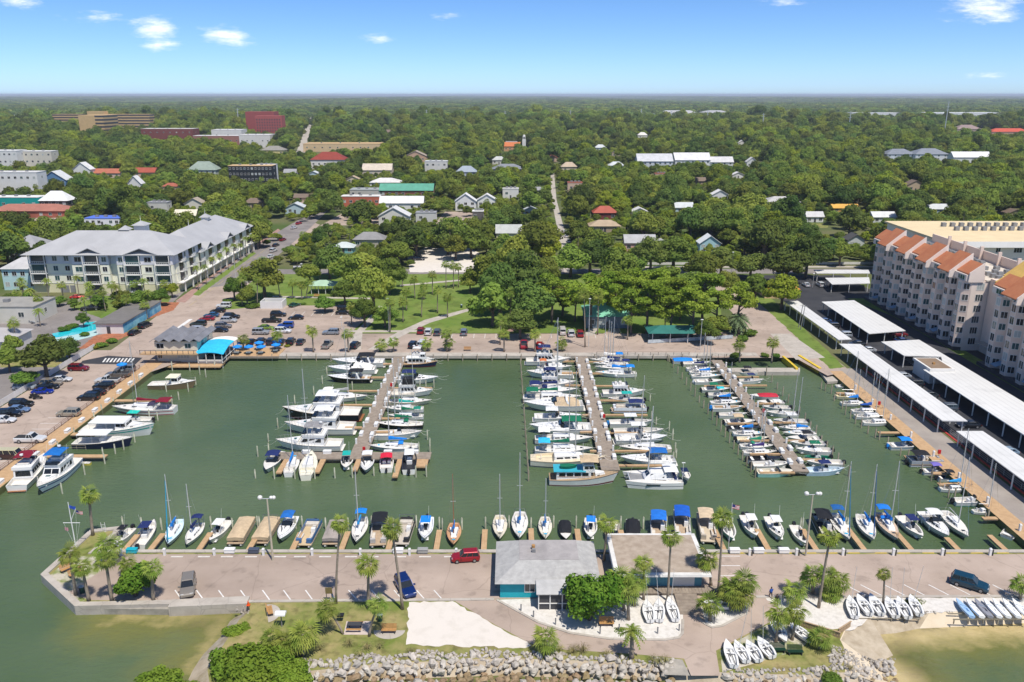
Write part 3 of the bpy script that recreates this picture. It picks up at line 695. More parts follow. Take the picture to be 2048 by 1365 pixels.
def palm(x, y, H, label, group=None, kind='sabal', lean=(0, 0), scale=1.0, r0=.2, z=GZ, mt=None):
 t = root('palm_tree', (x, y, z), 0, label, 'palm tree', group)
 m = MB(); P = []
 for i in range(7):
  f = i / 6; P.append(Vector((lean[0] * f ** 1.3, lean[1] * f ** 1.3, -.1 + (H + .1) * f)))
 rings = []
 for i, p in enumerate(P):
  rr = r0 * (1.25 if i == 0 else 1.0 - .3 * i / 6); rings.append([(p.x + rr * math.cos(j * math.pi / 3.5), p.y + rr * math.sin(j * math.pi / 3.5), p.z) for j in range(7)])
 m.loft(rings)
 ob('trunk', m.mesh('palm_trunk', True), PBARK, t)
 rz = RN.uniform(0, 6.28); top = (P[-1].x, P[-1].y, H)
 if kind == 'sabal': c = ob('crown', SABAL[RN.randrange(4)][0], mt or PALMM, t, top, rz, scale)
 elif kind == 'fan':
  w = WASH[RN.randrange(3)]; c = ob('crown', w[0], mt or PALMM, t, top, rz, scale)
  ob('dry_fronds', w[1], DEADF, t, (top[0], top[1], top[2] - .15), rz, scale)
 elif kind == 'date': c = ob('crown', DATE, mt or PALMB, t, top, rz, scale)
 else: c = ob('crown', FEATHER[RN.randrange(3)], mt or PALMM, t, top, rz, scale)
 return t
def palm_px(b, c, label, group=None, kind='sabal', scale=1.0, r0=.2, mt=None):
 g = at(*b); d = ray(*c)
 k = g.y / d.y; p = Vector((0, 0, CZ)) + d * k
 H = max(1.0, p.z - GZ)
 return palm(g.x, g.y, H, label, group, kind, (p.x - g.x, 0), scale, r0, mt=mt)
# == BOATS
CANVAS = {}
def canvas(hexcol):
 if hexcol not in CANVAS: CANVAS[hexcol] = mat('canvas_' + hexcol, C(hexcol), .8, var=.12, vscale=1.5, bump=.15, bscale=6)
 return CANVAS[hexcol]
NAVY, BLUE, TEAL, GREEN, TAN, RED, MAROON, BLK, GRY, ORNG, SKYB, PURP, WHT = '1c2a5e', '0f7fd6', '14a79c', '0a6b4c', 'c4ad8c', 'd0203c', '7c1128', '1b1c20', '8e8c8c', 'c8713e', '2fb4e0', '6f64b0', 'eeeae2'
class Hull:
 def __init__(s, L, B, fb=.9, bow=1.45, transom=.82, fine=2.1, draft=.45, n=12, stem=.06):
  s.L, s.B, s.fb, s.bow, s.tr, s.fine, s.draft, s.n, s.stem = L, B, fb, bow, transom, fine, draft, n, stem
 def hb(s, t):
  if t < .4: return s.B / 2 * (s.tr + (1 - s.tr) * math.sin(math.pi * t / .8))
  return max(s.B / 2 * (1 - ((t - .4) / .6) ** s.fine), .02)
 def z(s, t): return s.fb * (1 + (s.bow - 1) * max(0, t) ** 1.8)
 def p(s, t, v, off=0.0):
  x = -s.L / 2 + s.L * t * (1 - s.stem * (1 - v) * t * 1.4)
  y = s.hb(t) * (.84 + .16 * v) * (1 - .25 * t ** 4 * (1 - v)) + off
  return (x, -y, s.z(t) * v)
 def mir(s, q): return (q[0], -q[1], q[2])
 def meshes(s, well=None, depth=.5, gun=.12):
  n = s.n; ts = sorted(set([i / n for i in range(n + 1)] + ([well[0], well[0] + .004, well[1], well[1] + .004] if well else [])))
  h = MB(); rings = []
  for t in ts:
   q = [s.p(t, 1), s.p(t, .5), s.p(t, 0)]; k = (q[2][0] - .02 * s.L * t, 0, -s.draft * (1 - .6 * t))
   rings.append([q[0], q[1], q[2], k, s.mir(q[2]), s.mir(q[1]), s.mir(q[0])])
  h.loft(rings, cap=False, closed=False); h.add(rings[0], [tuple(range(7))])
  d = MB(); rings = []
  for t in ts:
   g = s.p(t, 1); w = max(-g[1] - gun, .005); zz = g[2]
   f = zz - (depth if well and well[0] <= t <= well[1] else -.03)
   rings.append([(g[0], g[1], zz), (g[0], -w, zz + .02), (g[0], -w * .98, f), (g[0], 0, f + (.05 * w if f > zz else 0)), (g[0], w * .98, f), (g[0], w, zz + .02), (g[0], -g[1], zz)])
  d.loft(rings, cap=False, closed=False)
  return h.mesh('hull', False), d.mesh('deck', False)
 def band(s, v0, v1, off=.012, t0=0.0, t1=1.0):
  m = MB(); k = 14; A = []
  for sg in (0, 1):
   R_ = []
   for i in range(k + 1):
    t = t0 + (t1 - t0) * i / k; a, b = s.p(t, v0, off), s.p(t, v1, off)
    R_.append((a, b) if sg == 0 else (s.mir(a), s.mir(b)))
   for (a, b), (c, d) in zip(R_, R_[1:]): m.quad(a, c, d, b) if sg == 0 else m.quad(a, b, d, c)
  return m.mesh('band')
def quads_of(c):  # the four sides of a hexa: +y side, -y side, front (+x), back (-x) as A,B,C,D seen from outside
 return dict(r=(c[0], c[1], c[5], c[4]), f=(c[1], c[2], c[6], c[5]), l=(c[2], c[3], c[7], c[6]), b=(c[3], c[0], c[4], c[7]), t=(c[4], c[5], c[6], c[7]))
def tb(x0, x1, w0, w1, z0, z1, fx=0, bx=0, sy=.08):
 return [(x0, -w0, z0), (x1, -w1, z0), (x1, w1, z0), (x0, w0, z0), (x0 + bx, -w0 + sy, z1), (x1 - fx, -w1 + sy, z1), (x1 - fx, w1 - sy, z1), (x0 + bx, w0 - sy, z1)]
def house(parent, c, wins, hm=None, wm_=None, name='cabin', wname='window'):
 o = ob(name, MB().hexa(c), hm or WHITE, parent); q = quads_of(c)
 for (sd_, u0, u1, v0, v1) in wins:
  ob(wname, MB().panel(*q[sd_], u0, u1, v0, v1), wm_ or DGLASS, o)
 return o
def side_wins(n, v0=.35, v1=.85, u0=.08, u1=.92, front=True, back=False):
 w = []
 for sd_ in 'rl':
  st = (u1 - u0) / n
  for i in range(n): w.append((sd_, u0 + st * i + .02, u0 + st * (i + 1) - .02, v0, v1))
 if front: w += [('f', .06, .48, v0, v1), ('f', .52, .94, v0, v1)]
 if back: w += [('b', .1, .9, v0 * .5, v1)]
 return w
def canopy(parent, x0, x1, w, z, col, zb=0, name='bimini_top', poles=True, arch=.18, th=.05):
 m = MB(); rings = []; k = 6
 for i in range(5):
  t = i / 4; x = x0 + (x1 - x0) * t; e = .10 * (2 * t - 1) ** 2
  up = [(x, -w + 2 * w * j / k, z - e - arch * (2 * j / k - 1) ** 2) for j in range(k + 1)]
  rings.append(up + [(a, b, c - th) for a, b, c in up[::-1]])
 m.loft(rings); o = ob(name, m, canvas(col) if isinstance(col, str) else col, parent)
 if poles:
  p = MB(); xm = (x0 + x1) / 2
  for sg in (-1, 1):
   p.bar((x0, 0, z - .12), (x0, sg * w * .96, z - arch - .1), .022, n=4); p.bar((x0, sg * w * .96, z - arch - .1), (xm, sg * w * .96, zb), .022, n=4); p.bar((x1, sg * w * .96, z - arch - .1), (xm - .1, sg * w * .96, zb), .022, n=4)
  ob('canopy_frame', p, STEEL, o)
 return o
def outboard(parent, x, y, z, mt=BLACK, s=1.0):
 m = MB(); m.tbox(x - .55 * s, x + .05, y - .22 * s, y + .22 * s, z, z + .55 * s, .08, .12, .05); m.box(x - .34 * s, x - .12 * s, y - .09 * s, y + .09 * s, z - .8 * s, z + .01); m.box(x - .05, x + .12, y - .13, y + .13, z - .25, z - .02)
 return ob('outboard_motor', m, mt, parent)
def rail(parent, H, t0=.55, h=.55, n=7, name='bow_rail'):
 m = MB(); P = []
 for i in range(n + 1):
  t = t0 + (.985 - t0) * i / n; g = H.p(t, 1); q = (g[0], min(g[1] + .08, -.02), g[2] + h); P.append(q); m.bar((q[0], q[1], g[2]), q, .016, n=3); m.bar((q[0], -q[1], g[2]), (q[0], -q[1], q[2]), .016, n=3)
 m.path(P, .018, 4); m.path([(a, -b, c) for a, b, c in P], .018, 4)
 return ob(name, m, STEEL, parent)
def fenders(parent, H, ts=(.3, .6)):
 for t in ts:
  g = H.p(t, .8); ob('fender', MB().bar((g[0], g[1] - .1, g[2] * .25), (g[0], g[1] - .1, g[2]), .11, n=6), WHITE, parent)
def lines(parent, H, ends):
 m = MB()
 for t, dx, dy, z in ends:
  g = H.p(t, 1); P = []
  for i in range(6):
   f = i / 5; P.append((g[0] + dx * f, g[1] + dy * f, g[2] + (z - g[2]) * f - .5 * math.sin(math.pi * f)))
  m.path(P, .018, 3)
 return ob('mooring_line', m, OFFW, parent)
def base(parent, H, hull_m, deck_m=None, stripe=None, well=None, depth=.5, rub=None, gun=.12, boot=None):
 h, d = H.meshes(well, depth, gun)
 ho = ob('hull', h, hull_m, parent); ob('deck', d, deck_m or OFFW, parent)
 if stripe: ob('stripe', H.band(.62, .74), stripe, ho)
 if boot: ob('boot_stripe', H.band(.06, .20), boot, ho)
 ob('rub_rail', H.band(.93, .99, .03), rub or MGREY, ho)
 return ho
def cm(c, r=.35): return paint(C(c), r) if isinstance(c, str) else (c or WHITE)
def sailboat(p, L, hull=None, cover=BLUE, bimini=None, dodger=None, jib=None, stripe=None, deck=None, mast=None, wood=False, mizzen=False, boom_bare=False):
 B = .31 * L if L > 7 else .34 * L
 H = Hull(L, B, .085 * L + .12, 1.25, .62, 2.0, .6, 14, .10); z = H.fb
 base(p, H, cm(hull), cm(deck) if deck else OFFW, cm(stripe) if stripe else None, (.08, .30), .45, TEAK if wood else MGREY, .25, boot=cm(stripe or '22304f'))
 zc = z + .10; hc = .042 * L
 c = tb(-L * .19, L * .22, B * .34, B * .20, z, zc + hc + .1, L * .06, .06, .1)
 house(p, c, [('r', .08, .3, .4, .75), ('r', .36, .55, .4, .75), ('r', .62, .78, .4, .7), ('l', .08, .3, .4, .75), ('l', .36, .55, .4, .75), ('l', .62, .78, .4, .7)], WHITE)
 ob('hatch', MB().box(L * .08, L * .13, -.28, .28, zc + hc, zc + hc + .07), DGLASS, p); ob('hatch', MB().box(L * .28, L * .32, -.25, .25, H.z(.8), H.z(.8) + .1), canvas(SKYB) if cover == BLUE else DGLASS, p)
 mh = (mast or 1.22) * L; mx_ = L * .09; zt = zc + hc
 mo = ob('mast', MB().bar((mx_, 0, zt), (mx_ - .15, 0, zt + mh), .085, .055, 7), TEAK if wood and L < 8 else ALU, p)
 r_ = MB()
 for f, w in ((.55, .55),) if L < 10 else ((.38, .7), (.68, .6)):
  zz = zt + mh * f; ob('spreader', MB().bar((mx_ - .05, -w * B * .32, zz), (mx_ - .05, w * B * .32, zz), .03, n=4), ALU, mo)
  for sg in (-1, 1): r_.bar((mx_, sg * B * .44, z), (mx_ - .05, sg * w * B * .32, zz), .012, n=3); r_.bar((mx_ - .05, sg * w * B * .32, zz), (mx_ - .14, 0, zt + mh * .97), .012, n=3)
 r_.bar((L * .485, 0, H.z(1)), (mx_ - .14, 0, zt + mh * .98), .014, n=3); r_.bar((-L * .48, 0, z), (mx_ - .15, 0, zt + mh), .014, n=3)
 ob('rigging', r_, STEEL, mo)
 if jib: ob('furled_jib', MB().bar((L * .475, 0, H.z(1) + .4), (mx_ + .1, 0, zt + mh * .9), .10, .05, 6), canvas(jib), p)
 zb = zt + .95; bx = -L * .31
 bo = ob('boom', MB().bar((mx_, 0, zb), (bx, 0, zb + .05), .055, n=6), ALU, p)
 if cover and not boom_bare:
  m = MB(); rings = []
  for i in range(6):
   t = i / 5; x = mx_ + .08 + (bx + .3 - mx_) * t; h = .52 * (1 - t) ** 1.3 + .17 + .04 * math.sin(i * 2.3); w = .19 - .06 * t
   rings.append([(x, -w, zb - .06), (x, -w * .8, zb + h * .6), (x, 0, zb + h), (x, w * .8, zb + h * .6), (x, w, zb - .06)])
  m.loft(rings); ob('sail_cover', m, canvas(cover), bo)
 if dodger: canopy(p, -L * .20, -L * .10, B * .31, zc + hc + .62, dodger, zc, 'dodger', True, .25)
 if bimini: canopy(p, -L * .44, -L * .24, B * .36, z + 2.0, bimini, z)
 rail(p, H, .84, .55, 4); m = MB()
 g = [H.p(t, 1) for t in (.0, .06, .15)]; P = [(g[2][0], g[2][1] + .06, g[2][2] + .6), (g[0][0] + .03, g[0][1] + .06, g[0][2] + .6), (g[0][0] + .03, -g[0][1] - .06, g[0][2] + .6), (g[2][0], -g[2][1] - .06, g[2][2] + .6)]
 m.path(P, .018, 4)
 for q in P: m.bar((q[0], q[1], z), q, .016, n=3)
 ob('stern_rail', m, STEEL, p)
 ob('wheel', MB().bar((-L * .36, 0, z - .2), (-L * .36, 0, z + .55), .09, n=6), WHITE, p)
 return H
def flybridge(p, L, hull=None, stripe=None, top=None, boot='1d2742', tower=False, enclosed=None, hard=None, wins=4, teak=False):
 B = .32 * L; H = Hull(L, B, .105 * L, 1.55, .9, 2.3, .6, 14, .09); z = H.fb
 base(p, H, cm(hull), OFFW, cm(stripe) if stripe else None, (.03, .24), .55, TEAK if teak else MGREY, .18, boot=cm(boot))
 z1 = z + .085 * L + .55
 c = tb(-L * .26, L * .16, B * .42, B * .36, z, z1, L * .10, .05, .12)
 house(p, c, side_wins(wins, .40, .85, .06, .9, True, True), WHITE)
 c2 = tb(L * .14, L * .38, B * .34, B * .16, z, H.z(.75) + .38, L * .08, 0, .12)
 house(p, c2, [('t', .25, .5, .3, .7)], WHITE, TGLASS, 'foredeck', 'hatch')
 zf = z1 + .55; f = tb(-L * .27, L * .07, B * .43, B * .34, z1, zf, -.1, 0, -.02)
 fo = ob('flybridge', MB().hexa(f), WHITE, p)
 ob('windscreen', MB().hexa(tb(L * .02, L * .09, B * .30, B * .26, zf, zf + .35, .25, .1, .05)), DGLASS, fo)
 ob('helm_seat', MB().box(-L * .12, -L * .06, -B * .2, B * .2, zf, zf + .55), OFFW, fo); ob('bench_seat', MB().box(-L * .22, -L * .17, -B * .25, B * .25, zf, zf + .4), OFFW, fo)
 if enclosed: ob('canvas_enclosure', MB().hexa(tb(-L * .2, L * .06, B * .36, B * .3, zf, zf + 1.35, .2, .1, .08)), canvas(enclosed), fo)
 if hard or top:
  o = canopy(p, -L * .23, L * .04, B * .36, zf + 1.75, WHITE if hard else top, zf, 'hardtop' if hard else 'bimini_top', True, .12)
 if tower:
  m = MB()
  for sx_ in (-L * .2, L * .03):
   for sg in (-1, 1): m.bar((sx_, sg * B * .36, zf), (-L * .08 + (sx_ + L * .08) * .3, sg * B * .12, zf + 3.4), .035, n=4)
  m.box(-L * .13, -L * .03, -B * .14, B * .14, zf + 3.4, zf + 3.5); ob('tuna_tower', m, ALU, p)
 ob('radar', MB().bar((-L * .2, 0, zf + 1.9), (-L * .2, 0, zf + 2.15), .3, n=8), WHITE, p)
 ob('swim_platform', MB().box(-L * .53, -L * .498, -B * .38, B * .38, .2, .3), TEAK if teak else OFFW, p)
 rail(p, H, .5, .7, 9); fenders(p, H)
 for sg in (-1, 1): ob('antenna', MB().bar((-L * .05, sg * B * .4, z1), (-L * .14, sg * B * .42, z1 + 3.2), .018, n=3), WHITE, p)
 return H
def cruiser(p, L, hull=None, cover=None, stripe=None, arch=True, top=None, boot='1d2742', hard=False):
 B = .33 * L; H = Hull(L, B, .105 * L + .1, 1.35, .88, 2.5, .5, 14, .12); z = H.fb
 base(p, H, cm(hull), WHITE, cm(stripe) if stripe else None, (.04, .46), .6, MGREY, .2, boot=cm(boot))
 c = tb(-L * .02, L * .34, B * .36, B * .14, z + .02, H.z(.7) + .42, L * .16, L * .03, .2)
 house(p, c, [('r', .12, .4, .4, .75), ('r', .5, .75, .4, .72), ('l', .12, .4, .4, .75), ('l', .5, .75, .4, .72), ('t', .2, .42, .35, .65), ('t', .6, .8, .35, .65)], WHITE, DGLASS, 'foredeck')
 zc = H.z(.5) + .35
 ob('windscreen', MB().hexa(tb(-L * .06, L * .06, B * .36, B * .28, zc - .1, zc + .62, L * .07, .06, .12)), DGLASS, p)
 if arch:
  m = MB(); rings = []
  for j in range(7):
   a = math.pi * j / 6; y = -B * .44 * math.cos(a); zz = z + 1.75 * math.sin(a) ** .55; x = -L * .26 + (.55 if 0 < j < 6 else 0)
   rings.append([(x - .2, y, zz - .07), (x + .22, y, zz - .07), (x + .22, y, zz + .07), (x - .2, y, zz + .07)])
  m.loft(rings); ob('radar_arch', m, WHITE, p)
 if cover:
  m = MB(); rings = []
  for i in range(7):
   t = i / 6; x = -L * .44 + L * .42 * t; h = z + .15 + (.55 + .45 * math.sin(math.pi * min(1, t * 1.1) * .8)) * (1 if i else .1); w = H.hb(max(.03, x / L + .5)) * .97
   rings.append([(x, -w, z + .03), (x, -w * .75, h - .18), (x, 0, h), (x, w * .75, h - .18), (x, w, z + .03)])
  m.loft(rings); ob('cockpit_cover', m, canvas(cover), p)
 elif top: canopy(p, -L * .34, -L * .02, B * .38, z + 1.95, top, z)
 elif hard: canopy(p, -L * .26, L * .0, B * .38, z + 1.85, WHITE, z, 'hardtop', True, .1)
 if not cover:
  ob('seat', MB().box(-L * .2, -L * .14, -B * .3, -B * .02, z - .5, z + .3), OFFW, p); ob('seat', MB().box(-L * .42, -L * .37, -B * .32, B * .32, z - .5, z - .05), OFFW, p)
 ob('swim_platform', MB().box(-L * .54, -L * .498, -B * .38, B * .38, .22, .34), OFFW, p)
 rail(p, H, .48, .5, 8); fenders(p, H)
 return H
def console(p, L, hull=None, top=WHT, hard=True, motors=1, mcol=None, boot=None, deck=None, cuddy=False, arm=False):
 B = .33 * L if L < 8 else .30 * L; H = Hull(L, B, .095 * L + .15, 1.45, .9, 2.4, .35, 12, .1); z = H.fb
 base(p, H, cm(hull), cm(deck) if deck else OFFW, None, (.05, .62 if cuddy else .86), .55, MGREY, .2, boot=cm(boot) if boot else None)
 fl = z - .55
 c = tb(-L * .06, L * .10, B * .17, B * .14, fl, z + .55, .25, 0, .04)
 house(p, c, [('f', .1, .9, .55, .95)], WHITE, DGLASS, 'console', 'windscreen')
 ob('windscreen', MB().hexa(tb(L * .0, L * .08, B * .16, B * .13, z + .55, z + .95, .22, .05, .03)), DGLASS, p)
 ob('leaning_post', MB().box(-L * .15, -L * .10, -B * .18, B * .18, fl, z + .22), WHITE, p)
 ob('bow_seat', MB().tbox(L * .22, L * .36, -B * .24, B * .24, fl, fl + .35, .3, 0, .05), WHITE, p)
 if cuddy:
  c = tb(L * .06, L * .36, B * .36, B * .14, z, H.z(.75) + .35, L * .12, 0, .15); house(p, c, [('r', .15, .55, .35, .75), ('l', .15, .55, .35, .75), ('f', .1, .9, .2, .9)], WHITE)
 if top:
  zt = z + 1.55; o = ob('hardtop' if hard else 'canvas_top', MB().tbox(-L * .17, L * .12, -B * .34, B * .34, zt, zt + .09, .06, .06, .06), (WHITE if top == WHT else canvas(top)), p)
  m = MB()
  for x in (-L * .13, L * .08):
   for sg in (-1, 1): m.bar((x * .8, sg * B * .2, fl), (x, sg * B * .28, zt), .03, n=4)
   m.bar((x, -B * .28, zt - .02), (x, B * .28, zt - .02), .03, n=4)
  m.bar((-L * .13, 0, zt - .02), (L * .08, 0, zt - .02), .03, n=4)
  ob('top_frame', m, ALU, o)
 for i in range(motors): outboard(p, -L * .5, (i - (motors - 1) / 2) * .65, .5, mcol or BLACK, 1.0 + .03 * L)
 if L > 7: rail(p, H, .62, .3, 6)
 ob('antenna', MB().bar((-L * .02, B * .2, z + 1.5), (-L * .1, B * .22, z + 3.6), .016, n=3), WHITE, p)
 return H
def runabout(p, L, hull=None, top=None, cover=None, motor=BLACK, boot=None, deck=None, stripe=None):
 B = .35 * L; H = Hull(L, B, .085 * L + .18, 1.3, .9, 2.3, .3, 12, .1); z = H.fb
 base(p, H, cm(hull), cm(deck) if deck else OFFW, cm(stripe) if stripe else None, (.06, .58), .45, MGREY, .16, boot=cm(boot) if boot else None)
 if cover:
  m = MB(); rings = []
  for i in range(8):
   t = i / 7; tt = .03 + .66 * t; x = -L / 2 + L * tt; w = H.hb(tt) * 1.0; zz = H.z(tt); h = zz + .12 + .42 * math.sin(math.pi * min(1, .15 + .85 * t)) ** 1.0
   rings.append([(x, -w, zz + .0), (x, -w * .6, (h + zz) / 2 + .12), (x, 0, h), (x, w * .6, (h + zz) / 2 + .12), (x, w, zz)])
  m.loft(rings); ob('boat_cover', m, canvas(cover), p)
 else:
  ob('windscreen', MB().hexa(tb(L * .04, L * .14, B * .40, B * .30, z + .05, z + .5, L * .05, .02, .06)), DGLASS, p)
  for bx_ in ((-L * .1, -L * .03, -B * .3, -B * .06, z - .45, z + .15), (-L * .1, -L * .03, B * .06, B * .3, z - .45, z + .15), (-L * .4, -L * .33, -B * .34, B * .34, z - .45, z - .02)): ob('seat', MB().box(*bx_), canvas(WHT), p)
 if top: canopy(p, -L * .24, L * .06, B * .42, z + 1.5, top, z)
 if motor: outboard(p, -L * .5, 0, .42, motor, .95)
 return H
def pontoon(p, L, side='7e8388', top=None, cover=None, deck=None, motor=BLACK, frame_only=False):
 B = 2.5
 for sg in (-1, 1):
  m = MB(); m.bar((-L * .48, sg * .85, .18), (L * .42, sg * .85, .18), .32, n=8); m.bar((L * .42, sg * .85, .18), (L * .5, sg * .85, .36), .32, .08, 8); ob('float', m, ALU, p)
 ob('deck', MB().box(-L * .48, L * .48, -B / 2, B / 2, .5, .62), cm(deck, .7) if deck else canvas('b09a80'), p)
 f = MB(); h = 1.35
 for (x0, x1, y0, y1) in ((-L * .47, L * .36, -B / 2 + .02, -B / 2 + .08), (-L * .47, L * .36, B / 2 - .08, B / 2 - .02), (L * .36, L * .42, -B / 2 + .06, -.4), (L * .36, L * .42, .4, B / 2 - .06), (-L * .47, -L * .46, -B / 2 + .05, B / 2 - .5)): f.box(x0, x1, y0, y1, .68, h)
 ob('side_panel', f, cm(side), p)
 if cover:
  m = MB(); rings = []
  for i in range(7):
   t = i / 6; x = -L * .48 + L * .92 * t; hh = 1.42 + .35 * math.sin(math.pi * (.12 + .76 * t)); w = B / 2 + .03
   rings.append([(x, -w, .95), (x, -w, 1.4), (x, -w * .5, hh - .08), (x, 0, hh), (x, w * .5, hh - .08), (x, w, 1.4), (x, w, .95)])
  m.loft(rings); ob('boat_cover', m, canvas(cover), p)
 else:
  s = canvas('cfc6b8')
  ob('bench_seat', MB().box(L * .08, L * .33, -B / 2 + .1, -B / 2 + .7, .62, 1.05).box(L * .08, L * .33, -B / 2 + .1, -B / 2 + .25, 1.05, 1.42), s, p)
  ob('bench_seat', MB().box(L * .08, L * .33, B / 2 - .7, B / 2 - .1, .62, 1.05).box(L * .08, L * .33, B / 2 - .25, B / 2 - .1, 1.05, 1.42), s, p)
  ob('bench_seat', MB().box(-L * .44, -L * .3, -B / 2 + .1, B / 2 - .4, .62, 1.05), s, p)
  ob('helm', MB().tbox(-L * .08, L * .02, B * .12, B * .4, .62, 1.5, .1, 0, .03), WHITE, p)
  ob('helm_seat', MB().box(-L * .18, -L * .12, B * .14, B * .36, .62, 1.45), s, p)
 if top: canopy(p, -L * .40, L * .02, B * .48, 2.75, top, .7)
 elif frame_only:
  m = MB(); m.path([(-L * .3, -B * .48, .7), (-L * .36, -B * .48, 2.2), (-L * .36, B * .48, 2.2), (-L * .3, B * .48, .7)], .04, 5); ob('canopy_frame', m, STEEL, p)
 if motor: outboard(p, -L * .5, 0, .6, motor, 1.0)
 return None
def trawler(p, L, hull=None, roof='2fa5b8', canopy_col=TAN, dinghy=GREEN, boot='6e1a14', trim=True):
 B = .30 * L; H = Hull(L, B, .10 * L, 1.75, .8, 2.2, .7, 14, .06); z = H.fb
 base(p, H, cm(hull), mat('teak_deck', (.42, .30, .18), .7, var=.1, vscale=3), None, (.03, .12), .4, TEAK, .22, boot=cm(boot))
 c = tb(-L * .40, L * .10, B * .36, B * .33, z, z + 1.55, .1, .05, .06); cab = house(p, c, side_wins(4, .42, .82, .05, .95, True, True), WHITE)
 ob('saloon_roof', MB().box(-L * .44, L * .02, -B * .42, B * .42, z + 1.56, z + 1.66), cm(roof), p)
 c = tb(-L * .02, L * .16, B * .33, B * .29, z + 1.3, z + 2.7, .25, .05, .06); house(p, c, side_wins(2, .45, .85), WHITE, None, 'wheelhouse')
 ob('trim', MB().box(-L * .39, L * .09, -B * .365, -B * .36, z + .55, z + .62).box(-L * .39, L * .09, B * .36, B * .365, z + .55, z + .62), TEAK, cab)
 if canopy_col: canopy(p, -L * .06, L * .2, B * .42, z + 3.7, canopy_col, z + 1.6, 'awning')
 if dinghy:
  h2 = Hull(3.0, 1.3, .45, 1.2, .8, 2, .1, 8); a, d = h2.meshes(); o = ob('tender', a, canvas(dinghy), p, (-L * .22, 0, z + 1.75)); ob('tender_cover', d, canvas(dinghy), o)
 c = tb(L * .16, L * .34, B * .28, B * .14, z, H.z(.75) + .35, L * .05, 0, .1); house(p, c, [('r', .2, .45, .35, .75), ('l', .2, .45, .35, .75)], WHITE, None, 'forward_cabin')
 rail(p, H, .5, .75, 9); ob('mast', MB().bar((-L * .02, 0, z + 2.6), (-L * .02, 0, z + 6.5), .07, .04, 6), ALU, p)
 return H
def lobster(p, L, hull=None, stripe=None, roof=WHT, roof_len=(-.42, .12), cabin=True, boot=None):
 B = .31 * L; H = Hull(L, B, .10 * L, 1.75, .9, 2.2, .5, 14, .06); z = H.fb
 base(p, H, cm(hull), OFFW, cm(stripe) if stripe else None, (.03, .5), .5, cm(stripe) if stripe else MGREY, .2, boot=cm(boot) if boot else None)
 if cabin:
  c = tb(L * .0, L * .16, B * .36, B * .30, z, z + 1.75, .2, .02, .05); house(p, c, side_wins(2, .5, .85), WHITE, None, 'wheelhouse')
  c = tb(L * .16, L * .34, B * .3, B * .12, z, H.z(.75) + .4, .4, 0, .1); house(p, c, [('r', .2, .45, .35, .75), ('l', .2, .45, .35, .75)], WHITE, None, 'forward_cabin')
 else: ob('console', MB().box(-L * .05, L * .03, -B * .18, B * .18, z - .5, z + .8), WHITE, p)
 o = ob('roof', MB().tbox(L * roof_len[0], L * roof_len[1], -B * .43, B * .43, z + 1.8, z + 1.92, .08, .08, .08), cm(roof) if roof != WHT else WHITE, p)
 m = MB()
 for x in (L * roof_len[0] + .2, L * (roof_len[0] + roof_len[1]) / 2):
  for sg in (-1, 1): m.bar((x, sg * B * .42, z), (x, sg * B * .42, z + 1.8), .03, n=4)
 ob('roof_post', m, ALU, o)
 rail(p, H, .6, .55, 7)
 return H
